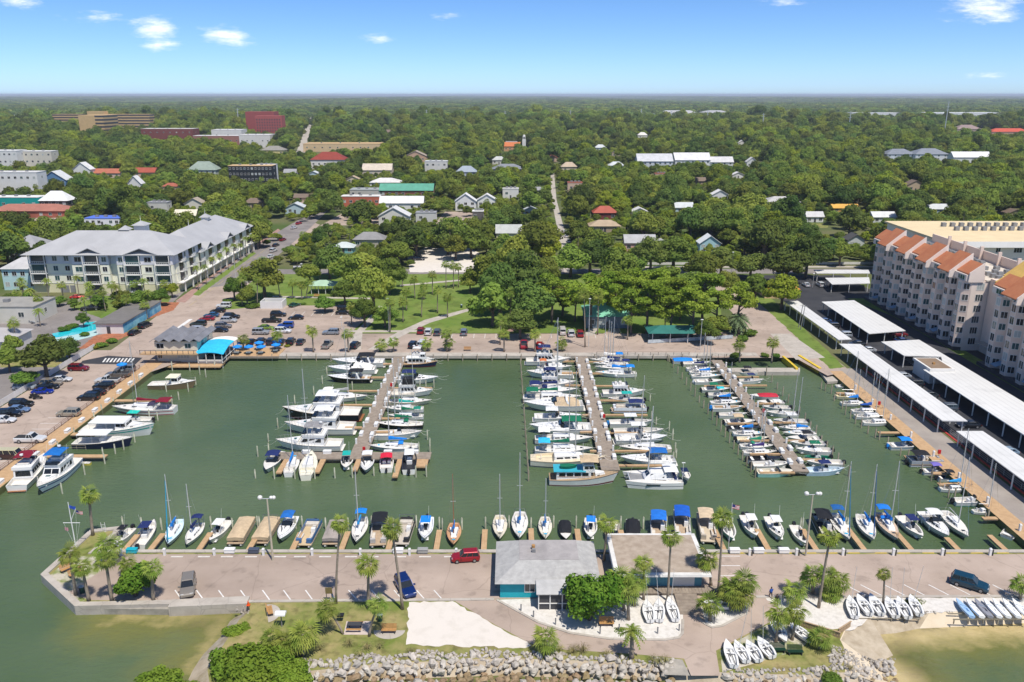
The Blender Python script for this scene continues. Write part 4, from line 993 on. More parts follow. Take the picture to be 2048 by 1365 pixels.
def catamaran(p, L):
 B = .52 * L
 for sg in (-1, 1):
  h = Hull(L, 1.7, 1.25, 1.15, .7, 2.2, .5, 14, .04); a, d = h.meshes((.02, .10), .4)
  ho = ob('hull', a, WHITE, p, (0, sg * (B / 2 - .85), 0)); ob('deck', d, OFFW, p, (0, sg * (B / 2 - .85), 0))
  ob('stripe', h.band(.45, .52), cm('3a3f4a'), ho)
  ob('window', MB().box(-L * .1, L * .14, sg * .0 - .86, .86, .85, 1.02), DGLASS, ho)
 ob('bridge_deck', MB().tbox(-L * .42, L * .18, -B / 2 + 1.2, B / 2 - 1.2, .75, 1.5, .3, 0, 0), WHITE, p)
 ob('trampoline', MB().box(L * .17, L * .40, -B / 2 + 1.3, B / 2 - 1.3, 1.05, 1.1), MGREY, p); ob('crossbeam', MB().bar((L * .41, -B / 2 + 1, 1.25), (L * .41, B / 2 - 1, 1.25), .12, n=6), ALU, p)
 c = tb(-L * .22, L * .16, B * .34, B * .24, 1.5, 2.55, L * .12, .1, .35); house(p, c, side_wins(3, .3, .8, .08, .9, True, False), WHITE)
 canopy(p, -L * .42, -L * .18, B * .32, 3.15, WHITE, 1.5, 'hardtop', True, .1)
 ob('cockpit_seat', MB().box(-L * .4, -L * .36, -B * .3, B * .3, 1.5, 1.9), canvas(NAVY), p)
 mo = ob('mast', MB().bar((L * .08, 0, 2.5), (L * .05, 0, 2.5 + L * 1.2), .13, .08, 8), ALU, p)
 r_ = MB(); r_.bar((L * .41, 0, 1.3), (L * .05, 0, 2.4 + L * 1.15), .02, n=3)
 for sg in (-1, 1): r_.bar((-.1, sg * (B / 2 - .2), 1.3), (L * .05, 0, 2.4 + L * 1.12), .016, n=3)
 ob('rigging', r_, STEEL, mo)
 bo = ob('boom', MB().bar((L * .08, 0, 3.9), (-L * .34, 0, 4.0), .09, n=6), ALU, p); ob('sail_cover', MB().tbox(-L * .32, L * .06, -.22, .22, 3.95, 4.45, .2, .6, .12), canvas(WHT), bo)
 ob('solar_panel', MB().box(-L * .62, -L * .50, -B * .22, B * .10, 2.45, 2.5), mat('solar_panel', (.015, .022, .06), .15), p)
 m = MB()
 for y in (-B * .2, B * .08): m.bar((-L * .5, y, 1.3), (-L * .56, y, 2.45), .04, n=4)
 ob('davit', m, ALU, p)
 h2 = Hull(3.2, 1.5, .5, 1.15, .85, 2, .1, 8); a, d = h2.meshes((.1, .8), .3); o = ob('tender', a, WHITE, p, (-L * .60, -B * .05, 1.0), math.pi / 2); ob('tender_deck', d, OFFW, o)
 ob('wind_generator', MB().bar((-L * .5, B * .25, 1.4), (-L * .5, B * .25, 4.6), .04, n=4).bar((-L * .53, B * .25, 4.6), (-L * .47, B * .25, 4.6), .09, n=6), WHITE, p)
def rowdinghy(p, L, hull=None, deck=None):
 H = Hull(L, .42 * L, .42, 1.25, .8, 2, .12, 8); base(p, H, cm(hull), cm(deck) if deck else OFFW, None, (.06, .86), .28, MGREY, .08)
 ob('thwart', MB().box(-L * .1, L * .0, -L * .17, L * .17, .3, .36), WHITE, p); ob('thwart', MB().box(-L * .38, -L * .28, -L * .16, L * .16, .3, .36), WHITE, p)
BOAT_N = 0
def boat(kind, s, b, label, group, name=None, cat=None, z=0.0, Lfix=None, **kw):
 global BOAT_N
 S, Bw = at(*s, z), at(*b, z); d = Bw - S; L = Lfix or d.length
 mid_ = (S + Bw) / 2
 nm = name or dict(sailboat='sailboat', flybridge='motor_yacht', cruiser='cabin_cruiser', console='fishing_boat', runabout='runabout', pontoon='pontoon_boat', trawler='trawler', lobster='work_boat', catamaran='catamaran', rowdinghy='dinghy')[kind]
 p = root(nm, (mid_.x, mid_.y, z + .02), math.atan2(d.y, d.x), label, cat or 'boat', group)
 globals()[kind](p, L, **kw)
 return p
# == BOATS IN THEIR BERTHS
BEAM = dict(sailboat=.31, flybridge=.32, cruiser=.33, console=.31, runabout=.35, pontoon=.36, trawler=.30, lobster=.31, catamaran=.52, rowdinghy=.42)
def row(side_name, pier, group, items, yfirst=199.3):
 prev = None
 for i, (kind, x0, x1, y, bow, desc, kw) in enumerate(items):
  A, Bp = at(x0, y, 0), at(x1, y, 0); L = abs(Bp.x - A.x); B = BEAM[kind] * L
  if kind == 'pontoon': B = 2.6
  Y = A.y + B * .45
  if prev is None: Y = min(Y, yfirst - B / 2)
  else: Y = min(Y, prev - B / 2 - .12)
  prev = Y - B / 2
  xc = (A.x + Bp.x) / 2
  nm = dict(sailboat='sailboat', flybridge='motor_yacht', cruiser='cabin_cruiser', console='fishing_boat', runabout='runabout', pontoon='pontoon_boat', trawler='trawler', lobster='work_boat', catamaran='catamaran', rowdinghy='dinghy')[kind]
  p = root(nm, (xc, Y, .02), (math.pi if bow == 'L' else 0) + RN.uniform(-.02, .02), '%s, %s from shore %s %s' % (desc, ordinal(i), side_name, pier), 'boat', group)
  Hb = globals()[kind](p, L, **kw)
  if Hb:
   for sg in (-1, 1):
    e0 = Vector((L * .46, sg * .3, Hb.bow * Hb.fb)); e1 = Vector((L / 2 + RN.uniform(1.2, 2.4), sg * RN.uniform(.8, 2.0), 1.2)); ob('mooring_line', MB().path([tuple(e0.lerp(e1, f / 4) - Vector((0, 0, .35 * math.sin(math.pi * f / 4)))) for f in range(5)], .022, 3), OFFW, p)
  BOATS.append((p, L, B))
BOATS = []
row('left of', 'T-ended pier', 'boats at the pier with the T-shaped end', [
 ('cruiser', 661, 766, 738, 'L', 'white express cruiser with radar arch', dict(arch=True, top=BLK)),
 ('cruiser', 653, 749, 751, 'L', 'white cruiser under a pale cockpit cover', dict(cover=WHT)),
 ('cruiser', 652, 740, 768, 'L', 'black-hulled cruiser with black canopy', dict(hull='101216', top=BLK, arch=True)),
 ('sailboat', 640, 734, 806, 'R', 'white sailboat with grey sail cover', dict(cover='a9aaa6', bimini=WHT, mast=1.5)),
 ('flybridge', 560, 718, 846, 'L', 'navy-hulled motor yacht with varnished trim', dict(hull='141c2c', teak=True, boot='7a1c14', hard=True)),
 ('flybridge', 565, 706, 873, 'L', 'white sport-fishing yacht with tall flybridge', dict(hard=True, tower=False)),
 ('flybridge', 548, 681, 906, 'L', 'white motor yacht with long dark windows', dict(wins=3, top=GRY)),
])
row('right of', 'T-ended pier', 'boats at the pier with the T-shaped end', [
 ('flybridge', 813, 871, 722, 'R', 'small white cabin yacht with dark windows', dict(hard=True)),
 ('trawler', 808, 875, 736, 'R', 'navy-hulled trawler with white house', dict(hull='1b2748', roof='e8e6e0', canopy_col=None, dinghy=None)),
 ('cruiser', 790, 876, 770, 'R', 'white cabin cruiser with navy bimini', dict(top=NAVY, arch=False)),
 ('flybridge', 779, 866, 796, 'R', 'white sport-fisher with black bridge enclosure', dict(enclosed=BLK)),
 ('sailboat', 777, 862, 814, 'R', 'cream sailboat with flat pale awning', dict(hull='e6dcc4', bimini='d9cfbd', wood=True, cover='d9cfbd')),
 ('sailboat', 764, 846, 828, 'L', 'white sailboat with teal sail cover', dict(cover=TEAL)),
 ('sailboat', 773, 846, 842, 'L', 'white sailboat with green sail cover', dict(cover=GREEN, bimini='17806a')),
 ('sailboat', 750, 845, 861, 'L', 'dark-hulled sailboat with green dodger', dict(hull='23262b', cover=GREEN, dodger=GREEN, wood=True)),
 ('console', 744, 843, 882, 'R', 'large white centre-console boat with windscreen', dict(top=None, motors=2)),
 ('sailboat', 736, 836, 907, 'L', 'white sailboat with bright blue sail cover', dict(cover=BLUE, dodger=BLUE, hull='dfe3e8', stripe='6d7f9c')),
])
G_T = 'boats along the outer side of the T-head'
def vb(kind, s, b, desc, where, group, **kw):
 return boat(kind, s, b, desc + ', ' + where, group, **kw)
vb('runabout', (558, 912), (533, 951), 'white cuddy boat with navy bimini', 'outer left end of the T-head', G_T, top=NAVY, motor=None)
vb('sailboat', (577, 955), (594, 915), 'small white sailboat with blue boom cover', 'second outer berth of the T-head', G_T, cover=BLUE, mast=1.5)
vb('sailboat', (612, 962), (625, 913), 'cream sailboat with bare boom', 'third outer berth of the T-head', G_T, cover=None, hull='e9e3d2', deck='e2dcc8', mast=1.7)
vb('console', (697, 915), (692, 947), 'small fishing boat with teal canvas top', 'outer berth right of the pier end', G_T, top=TEAL, hard=False)
vb('cruiser', (739, 918), (731, 953), 'pale blue-grey cabin boat', 'second outer berth right of the pier end', G_T, hull='aab6c4', arch=False, hard=True)
vb('runabout', (773, 946), (775, 912), 'white runabout with bright red bimini', 'outer side of the T-head', G_T, top=RED)
vb('console', (818, 950), (821, 908), 'white hardtop boat with black cockpit', 'last outer berth of the T-head', G_T, top=WHT, deck='2a2a2e')
row('left of', 'middle pier', 'boats at the middle pier', [
 ('flybridge', 1052, 1143, 733, 'R', 'white motor yacht with navy canvas top', dict(top=NAVY)),
 ('sailboat', 1075, 1145, 743, 'R', 'white sailboat with orange canopy', dict(cover='e2ded6', bimini=ORNG)),
 ('flybridge', 1053, 1146, 760, 'L', 'white cabin yacht with square house', dict(wins=3)),
 ('flybridge', 1063, 1153, 780, 'R', 'white yacht with blue-tinted windows', dict(top=NAVY, wins=3)),
 ('sailboat', 1053, 1157, 794, 'R', 'white sailboat with navy bimini and dodger', dict(cover=NAVY, bimini=NAVY, dodger=NAVY, mast=1.35)),
 ('sailboat', 1046, 1164, 810, 'R', 'white sailboat with green bimini', dict(cover=GREEN, bimini=GREEN, mast=1.35)),
 ('cruiser', 1047, 1167, 826, 'L', 'white express cruiser with tan cockpit cover', dict(cover=TAN)),
 ('cruiser', 1069, 1164, 848, 'R', 'white cabin cruiser with open stern', dict(hard=True, arch=False)),
 ('cruiser', 1059, 1183, 873, 'L', 'white express cruiser with green canopy', dict(top=GREEN)),
 ('sailboat', 1070, 1187, 893, 'R', 'white motorsailer with pilothouse', dict(cover=WHT, bimini=WHT)),
 ('sailboat', 1070, 1187, 915, 'R', 'white sailboat with sky-blue bimini and green sail cover', dict(cover=GREEN, bimini=SKYB, hull='d5d9e0', mast=1.25)),
 ('sailboat', 1061, 1215, 938, 'R', 'cream sailboat with dinghy at stern', dict(hull='eae4d4', deck='dccdae', cover=None, wood=True, mast=1.15)),
])
boat('trawler', (1098, 966), (1236, 966), 'white trawler with green tender on its turquoise roof, below the middle pier', 'boats at the middle pier', roof='3fa9bb')
row('right of', 'middle pier', 'boats at the middle pier', [
 ('sailboat', 1178, 1247, 722, 'L', 'white sailboat with small blue flag canopy', dict(cover=WHT, bimini=BLUE)),
 ('sailboat', 1185, 1255, 731, 'L', 'grey-white sailboat with navy sail cover', dict(cover=NAVY, hull='cfd2d6')),
 ('sailboat', 1188, 1262, 740, 'L', 'white sailboat with navy bimini', dict(cover=NAVY, bimini=NAVY)),
 ('sailboat', 1191, 1274, 757, 'L', 'white sailboat with bright blue bimini', dict(cover=BLUE, bimini=BLUE, mast=1.35)),
 ('flybridge', 1206, 1292, 797, 'R', 'white sport-fisher with tower', dict(tower=True)),
 ('console', 1216, 1288, 810, 'L', 'white fishing boat with teal canvas top', dict(top=TEAL, hard=False)),
 ('pontoon', 1222, 1295, 828, 'L', 'white deck boat with navy bimini', dict(side='dfe1e4', top=NAVY)),
 ('console', 1220, 1307, 858, 'R', 'white centre console with hardtop and covered motor', dict(mcol=cm('2f7fc0'))),
 ('console', 1229, 1329, 878, 'R', 'large white centre console with wide hardtop', dict(motors=2)),
 ('cruiser', 1231, 1336, 890, 'R', 'white cruiser with blue cockpit chair', dict(arch=False, hard=False)),
 ('sailboat', 1239, 1344, 910, 'L', 'cream sailboat with blue hatch covers', dict(hull='e8ddc6', cover=None, wood=True, mast=1.4)),
 ('cruiser', 1242, 1352, 936, 'L', 'white cabin cruiser with blue cockpit canvas', dict(top='1763ae', arch=False)),
])
boat('catamaran', (1361, 967), (1247, 967), 'white catamaran with solar panel and tender at its stern', 'boats at the middle pier')
G_R = 'small boats at the pier by the boat ramp'
row('left of', 'ramp-side pier', G_R, [
 ('runabout', 1343, 1400, 724, 'R', 'white runabout under bright blue cover', dict(cover=BLUE)),
 ('console', 1367, 1422, 735, 'R', 'cream skiff with green cover', dict(hull='e6dfc9', top=None)),
 ('sailboat', 1374, 1432, 745, 'R', 'white daysailer with navy sail cover', dict(cover=NAVY)),
 ('sailboat', 1380, 1437, 752, 'R', 'white daysailer with dark boom cover', dict(cover='2a2f44')),
 ('sailboat', 1384, 1445, 760, 'R', 'white daysailer with blue boom cover', dict(cover=BLUE)),
 ('runabout', 1390, 1448, 771, 'R', 'plain white open motorboat', dict(motor=cm('c9ccd0'))),
 ('runabout', 1405, 1461, 787, 'R', 'green-trimmed runabout with green bimini', dict(top=GREEN, stripe='0a5a44')),
 ('console', 1417, 1468, 797, 'R', 'small fishing boat with turquoise top', dict(top='2fc0c8', hard=False)),
 ('runabout', 1432, 1479, 805, 'R', 'white runabout with black cockpit cover', dict(cover=BLK)),
 ('sailboat', 1422, 1488, 814, 'R', 'white sailboat with vivid blue sail cover', dict(cover=BLUE)),
 ('console', 1426, 1488, 825, 'R', 'white fishing boat with blue motor cover', dict(top=None, mcol=cm('1f7fd0'))),
 ('console', 1439, 1495, 838, 'R', 'white open fishing boat with black motor', dict(top=None)),
 ('runabout', 1451, 1515, 853, 'R', 'white runabout with tan bimini', dict(top=TAN)),
 ('runabout', 1459, 1522, 866, 'R', 'cream runabout with black seat cover', dict(hull='e7e1d0', cover=None, deck='2b2b2f')),
 ('sailboat', 1468, 1532, 876, 'R', 'white sailboat with sagging blue sail cover', dict(cover=BLUE, hull='dde3ea')),
 ('console', 1475, 1539, 888, 'R', 'long white skiff with cream interior', dict(top=None, deck='e5dcc3')),
 ('sailboat', 1482, 1551, 902, 'R', 'white sailboat with green tarpaulin', dict(cover='1d8463', dodger='1d8463')),
 ('sailboat', 1488, 1556, 914, 'R', 'white sailboat with purple sail cover', dict(cover='3f2f6e')),
 ('runabout', 1497, 1567, 929, 'R', 'white runabout with black tonneau', dict(deck='27272b', top=None)),
 ('console', 1507, 1583, 941, 'R', 'cream bay boat with grey console', dict(hull='e9e3d4', top=None)),
 ('runabout', 1516, 1593, 956, 'R', 'white motorboat with pale aqua hull', dict(hull='a9dccf', deck='d9d2c0')),
])
row('right of', 'ramp-side pier', G_R, [
 ('runabout', 1466, 1515, 752, 'L', 'white runabout with black bimini', dict(top=BLK)),
 ('console', 1479, 1529, 769, 'R', 'white fishing boat with navy bimini', dict(top=NAVY, hard=False)),
 ('runabout', 1500, 1558, 801, 'L', 'white runabout with red and black cover', dict(cover='b8263a')),
 ('runabout', 1515, 1569, 813, 'L', 'cream runabout with grey seats', dict(hull='ece6d8')),
 ('console', 1525, 1581, 824, 'L', 'white fishing boat with hardtop', dict()),
 ('console', 1534, 1595, 836, 'L', 'white bay boat with black motor', dict(top=None)),
 ('console', 1548, 1615, 853, 'L', 'white fishing boat with hardtop and red cushions', dict()),
 ('sailboat', 1559, 1622, 865, 'L', 'white daysailer with bare boom', dict(cover=None, mast=1.9)),
 ('sailboat', 1567, 1634, 876, 'L', 'white sailboat with blue boom cover', dict(cover=BLUE, mast=1.7)),
 ('runabout', 1577, 1641, 887, 'L', 'cream runabout with black folding bimini', dict(top=BLK, hull='ebe4d2')),
 ('console', 1582, 1652, 898, 'L', 'white skiff with long whip antenna', dict(top=None)),
 ('console', 1593, 1665, 912, 'L', 'white cuddy boat with green canvas', dict(cuddy=True, top=GREEN, hard=False)),
 ('console', 1609, 1661, 924, 'L', 'white hardtop boat with green side canvas', dict(deck='1c7a5c')),
 ('console', 1615, 1688, 937, 'L', 'white fishing boat with rod holders', dict(top=None)),
 ('console', 1613, 1692, 953, 'R', 'pale blue skiff with navy bimini', dict(top=NAVY, hard=False, hull='bcd3e2', deck='c9d9e2')),
])
G_Q = 'boats along the promenade quay'
QL = [
 ('rowdinghy', 1674, 1711, 778, 'R', 'small white open skiff', dict()),
 ('sailboat', 1674, 1734, 800, 'R', 'cream sailboat with brown trim', dict(hull='e6dcb9', deck='dfd2a8', cover=None, mast=1.5)),
 ('sailboat', 1684, 1739, 814, 'R', 'white sailboat with blue sail cover', dict(cover=BLUE)),
 ('sailboat', 1706, 1770, 831, 'R', 'white sailboat with blue bow cover', dict(cover='2456a8')),
 ('sailboat', 1713, 1782, 842, 'R', 'white sailboat with dark cabin windows', dict(cover=None)),
 ('sailboat', 1728, 1796, 854, 'R', 'long white daysailer with open cockpit', dict(cover=None, mast=1.6)),
 ('runabout', 1782, 1855, 902, 'R', 'white cuddy boat with blue canvas and blue stripe', dict(top=BLUE, stripe='2f7fc8', motor=cm('2a86d6'))),
 ('pontoon', 1820, 1892, 936, 'R', 'pontoon boat with black canopy', dict(top=BLK, side='9aa0a6')),
 ('runabout', 1848, 1909, 952, 'R', 'white runabout with purple bimini', dict(top=PURP, stripe='5a4ba0')),
 ('runabout', 1878, 1931, 965, 'R', 'runabout with black canopy and blue seats', dict(top=BLK, deck='29415f')),
 ('sailboat', 1883, 1949, 987, 'R', 'white sailboat with sky-blue boom cover', dict(cover='2f9bd8', mast=1.9)),
 ('console', 1912, 1988, 1014, 'R', 'white skiff with aqua bottom and folded black bimini', dict(top=None, boot='2fae9e')),
 ('sailboat', 1948, 2001, 1031, 'R', 'little white sailboat with bare mast', dict(cover=None, mast=1.9)),
]
row('along', 'promenade quay', G_Q, QL, 199)
boat('rowdinghy', (1696, 772), (1684, 752), 'white skiff lying bow-out beside the floating ramp dock', G_Q)
boat('rowdinghy', (2012, 1078), (2042, 1055), 'white rowing dinghy in the corner below the promenade', G_Q)
G_K = 'boats along the wooden quay'
boat('lobster', (301, 776), (394, 776), 'cream cabin boat with a small derrick near the restaurant', G_K, hull='8a7458', roof='ece4c8', roof_len=(-.1, .14))
boat('sailboat', (352, 826), (226, 826), 'white ketch with red trim and maroon sail cover', G_K, cover=MAROON, stripe='a5222e', dodger='3a3550', bimini=MAROON, mast=1.05)
boat('console', (305, 846), (232, 846), 'work skiff with turquoise canvas roof', G_K, top='1fc0ae', hard=False)
boat('lobster', (168, 870), (312, 870), 'white work boat with turquoise deck stripe and long cabin', G_K, stripe='1ea79a', roof_len=(-.35, .14))
boat('lobster', (152, 893), (268, 893), 'navy-hulled charter boat with long white roof', G_K, hull='152041', cabin=False, roof_len=(-.40, .12))
boat('flybridge', (35, 985), (93, 925), 'white houseboat yacht with maroon bridge canopy at the frame edge', G_K, top=MAROON, teak=True, boot='4a2a22')
boat('flybridge', (148, 930), (78, 996), 'white yacht with blue canopy and blue rail stripe', G_K, top='1268b4', stripe='1d3f86', hull='eceef0')
boat('rowdinghy', (182, 930), (160, 930), 'yellow kayak-like tender beside the blue-canopied yacht', G_K, hull='d8c85a')
G_F = 'boats berthed along the front seawall'
FR = [
 ('console', (265, 1064), (230, 1099), 'white fishing boat with black bimini beside the grass tip', dict(top=BLK, hard=False)),
 ('console', (277, 1101), (311, 1052), 'white boat with navy canvas top, stern to the turquoise dock box', dict(top=NAVY, hard=False)),
 ('sailboat', (359, 1048), (337, 1099), 'pale blue sailboat with blue furled jib', dict(cover=BLUE, jib='1f8fb4', deck='cfe3ea', mast=1.25)),
 ('sailboat', (402, 1054), (374, 1099), 'white sailboat with navy bimini over the stern', dict(cover=NAVY, bimini=NAVY, mast=1.25)),
 ('console', (456, 1050), (421, 1094), 'cream centre console with white hardtop', dict(hull='eee8d8', top=WHT)),
 ('pontoon', (497, 1049), (470, 1096), 'pontoon boat under plain tan cover', dict(cover=TAN, side='c9b994')),
 ('pontoon', (547, 1049), (519, 1095), 'pontoon boat under tan cover with raised frame', dict(cover=TAN, side='c9b994', frame_only=True)),
 ('cruiser', (586, 1043), (561, 1092), 'white cuddy cruiser with blue bimini', dict(top='1f67b4', arch=False)),
 ('pontoon', (631, 1052), (606, 1099), 'open pontoon boat with tan seats and blue bow', dict(side='4a6f9c', deck='c6b08c')),
 ('pontoon', (677, 1055), (661, 1097), 'pontoon boat under grey-brown cover', dict(cover='a0958c', side='33507c')),
 ('sailboat', (726, 1043), (712, 1095), 'white sailboat with bright blue cockpit tent', dict(cover='2f9ad6', bimini=BLUE, mast=1.35)),
 ('pontoon', (763, 1048), (756, 1099), 'grey pontoon boat with black bimini', dict(top=BLK, side='b9b4ae')),
 ('pontoon', (817, 1048), (801, 1097), 'pontoon boat with folded canopy frame', dict(frame_only=True, side='3a3a3c', deck='bdb3a6')),
 ('console', (855, 1044), (849, 1091), 'white centre console with sky-blue canvas top', dict(top=BLUE, hard=False, deck='e8e8e8')),
 ('sailboat', (909, 1054), (907, 1099), 'small wooden sailboat with blue deck covers', dict(hull='b98a5c', deck='c89a70', cover=BLUE, wood=True, mast=1.5)),
 ('sailboat', (1000, 1039), (1000, 1088), 'cream sloop with grey cockpit, left of the taller white sloop', dict(hull='e6ddc8', deck='ddd3bd', cover=None, mast=1.2)),
 ('sailboat', (1040, 1033), (1039, 1088), 'white sloop with tall mast and blue sail cover', dict(cover=BLUE, mast=1.45)),
 ('sailboat', (1090, 1042), (1091, 1088), 'cream sloop with small blue boom cover', dict(hull='e9e2d0', deck='ded6c4', cover=BLUE, mast=1.2)),
 ('runabout', (1129, 1050), (1132, 1088), 'black bowrider with black covers', dict(hull='1a1a1d', cover=BLK, motor=None)),
 ('console', (1181, 1045), (1181, 1087), 'white fishing boat with bright blue top behind the grey roof', dict(top='1f7fe0', hard=False)),
 ('runabout', (1226, 1052), (1220, 1094), 'white runabout behind the slender palm between the two roofs', dict(deck='b8ae9e')),
 ('runabout', (1265, 1048), (1267, 1092), 'dark bowrider with wake tower behind the tan roof', dict(hull='2a2c31', cover=BLK)),
 ('pontoon', (1315, 1044), (1318, 1094), 'pontoon boat with wide blue bimini behind the tan roof', dict(top='1f6fc8', side='d8d8da')),
 ('pontoon', (1361, 1034), (1366, 1088), 'pontoon boat with tall royal-blue bimini', dict(top='1458b8', side='c9c9cc')),
 ('pontoon', (1407, 1039), (1418, 1092), 'pontoon boat with tan bimini and beige seats', dict(top='cbb596', side='b7aa98', deck='c3b49c')),
 ('console', (1449, 1047), (1465, 1090), 'white boat with aqua hull behind the flag palm', dict(top=None, hull='9fd4cc')),
 ('console', (1490, 1040), (1512, 1085), 'white centre console with rounded white hardtop', dict(top=WHT, motors=2)),
 ('console', (1539, 1043), (1562, 1089), 'white cuddy fishing boat with hardtop and windscreen', dict(top=WHT, cuddy=True)),
 ('console', (1588, 1059), (1610, 1099), 'cream open skiff beside the light pole', dict(top=None, hull='e8e6d4')),
 ('pontoon', (1636, 1041), (1662, 1094), 'pontoon boat with long black canopy', dict(top=BLK, side='2a2a2c', deck='3a3a3c')),
 ('sailboat', (1667, 1036), (1697, 1091), 'white sailboat with blue bimini, right of the black-canopied pontoon', dict(cover=BLUE, bimini='1c5c9c', jib='2a6f96', mast=1.3)),
 ('sailboat', (1720, 1038), (1746, 1091), 'white sailboat with blue boom tent and furled jib', dict(cover=BLUE, jib='1f4f86', mast=1.3)),
 ('sailboat', (1757, 1035), (1794, 1090), 'grey sailboat under a big blue awning', dict(hull='c9ccd0', deck='cdb59c', cover='1877d2', bimini='1877d2', dodger='1877d2', mast=1.3)),
 ('console', (1800, 1041), (1844, 1086), 'white fishing boat with navy top and blue bottom', dict(top=NAVY, hard=False, boot='1c5a7c')),
 ('cruiser', (1846, 1034), (1895, 1086), 'white express cruiser with cream hardtop and blue foredeck pads', dict(hard=True, arch=False)),
 ('sailboat', (1886, 1031), (1935, 1085), 'white sloop with bare boom at the end of the front row', dict(cover=None, mast=1.35)),
]
for (kind, s, b, desc, kw) in FR: boat(kind, s, b, desc, G_F, **kw)
def sail_dinghy(b0, b1, label, group, mast=True, deck=None):
 A, Bb = at(*b0), at(*b1); d = Bb - A; L = min(max(d.length, 3.6), 5.2); md = (A + Bb) / 2
 p = root('sailing_dinghy', (md.x, md.y, GZ + .28), math.atan2(d.y, d.x), label, 'dinghy', group)
 p.rotation_euler[0] = RN.uniform(-.12, .12)
 H = Hull(L, 1.55, .42, 1.2, .72, 2.0, .16, 12, .05); base(p, H, WHITE, WHITE, None, (.04, .62), .30, MGREY, .22)
 ob('centreboard_case', MB().box(-L * .12, L * .10, -.06, .06, .1, .42), MGREY, p); ob('thwart', MB().box(-L * .05, L * .01, -.6, .6, .32, .37), WHITE, p)
 ob('tiller', MB().bar((-L * .49, 0, .5), (-L * .2, .12, .55), .025, n=4).bar((-L * .4, -.3, .16), (L * .05, -.2, .2), .04, n=4).bar((-L * .4, .25, .16), (L * .08, .2, .2), .04, n=4), DGREY, p)
 ob('rudder', MB().box(-L * .53, -L * .495, -.02, .02, -.1, .45), MGREY, p)
 if mast: ob('mast', MB().bar((L * .14, 0, .3), (L * .10, 0, 5.9), .04, .025, 5), ALU, p)
 ob('launching_trolley', MB().box(-L * .3, -L * .25, -.6, .6, -.24, -.14).box(L * .1, L * .14, -.5, .5, -.24, -.14), MGREY, p)
 return p
for i, (a, b) in enumerate([((1301, 1249), (1292, 1208)), ((1319, 1248), (1317, 1206)), ((1351, 1247), (1336, 1203))]):
 sail_dinghy(a, b, 'white sailing dinghy on the gravel below the blue clubhouse, %s from the bench' % ordinal(i), 'dinghies on the gravel')
for i, (a, b) in enumerate([((1709, 1241), (1697, 1200)), ((1739, 1235), (1713, 1197)), ((1763, 1235), (1739, 1196)), ((1791, 1240), (1772, 1202)), ((1816, 1242), (1794, 1202)), ((1838, 1236), (1818, 1198))]):
 sail_dinghy(a, b, 'white sailing dinghy in the beach-side row, %s from the boardwalk' % ordinal(i), 'dinghies lined up above the beach', mast=i in (0, 3, 4, 5))
for i, (a, b) in enumerate([((1467, 1340), (1450, 1288)), ((1492, 1330), (1468, 1290)), ((1518, 1328), (1493, 1290)), ((1544, 1320), (1516, 1284))]):
 sail_dinghy(a, b, 'white sailing dinghy beside the slip road, %s from the bottom' % ordinal(i), 'dinghies beside the slip road', mast=i > 0)
sail_dinghy((1548, 1252), (1573, 1294), 'white sailing dinghy standing behind the twin palms', 'dinghies under the palms')
sail_dinghy((1620, 1288), (1577, 1254), 'grey-white dinghy lying to the right of the twin palms', 'dinghies under the palms', mast=False)
sail_dinghy((1446, 1218), (1412, 1214), 'white dinghy half hidden behind the short palm on the gravel island', 'dinghies under the palms', mast=False)
def board_boat(b0, b1, col, label):
 A, Bb = at(*b0), at(*b1); d = Bb - A; L = 4.0; md = (A + Bb) / 2
 p = root('board_boat', (md.x, md.y, GZ + .35), math.atan2(d.y, d.x), label, 'dinghy', 'flat board boats on the rack'); p.rotation_euler[0] = .3
 H = Hull(L, 1.25, .28, 1.0, .7, 2.0, .06, 12, .03); base(p, H, cm(col), cm(col), None, (.30, .46), .18, cm(col), .38)
 ob('deck_line', MB().box(L * .05, L * .07, -.5, .5, .30, .33), cm('5a7f9c'), p)
for i, (x, c) in enumerate([(1925, '9fc0e2'), (1945, 'f0f0ee'), (1962, '8e8f96'), (1980, 'f0f0ee'), (1998, 'eeeeec'), (2018, 'f2f2f0'), (2037, 'f0f0ee')]):
 board_boat((x + 17, 1241), (x - 15, 1204), c, '%s flat board boat on the beach rack, %s from the left' % ({'9fc0e2': 'pale blue', '8e8f96': 'grey'}.get(c, 'white'), ordinal(i)))
# == PIERS, PILINGS, QUAY FITTINGS
PZ = 1.08
def pier(label, decks, fingers, wood, fwood):
 p = root('pier', (decks[0][0], decks[0][2], 0), 0, label, 'pier')
 ox, oy = decks[0][0], decks[0][2]
 for (x0, x1, y0, y1) in decks:
  d = ob('deck', MB().box(x0 - ox, x1 - ox, y0 - oy, y1 - oy, PZ - .22, PZ), wood, p)
  ob('stringer', MB().box(x0 - ox + .15, x1 - ox - .15, y0 - oy + .1, y1 - oy - .1, PZ - .5, PZ - .225), PILE, d)
 for (x0, x1, y0, y1) in fingers:
  ob('finger_pier', MB().box(x0 - ox, x1 - ox, y0 - oy, y1 - oy, PZ - .35, PZ - .06), fwood, p)
 return p
def fy(py, z=PZ): return at(1000, py, z).y
def fx(px, py, z=PZ): return at(px, py, z).x
fl = []
for py, x in ((727, 700), (754, 690), (781, 695), (809, 655), (854, 690)): fl.append((fx(x, py), -30.5, fy(py) - .35, fy(py) + .35))
for py, x in ((727, 838), (775, 864), (836, 800), (862, 790)): fl.append((-27.5, fx(x, py), fy(py) - .35, fy(py) + .35))
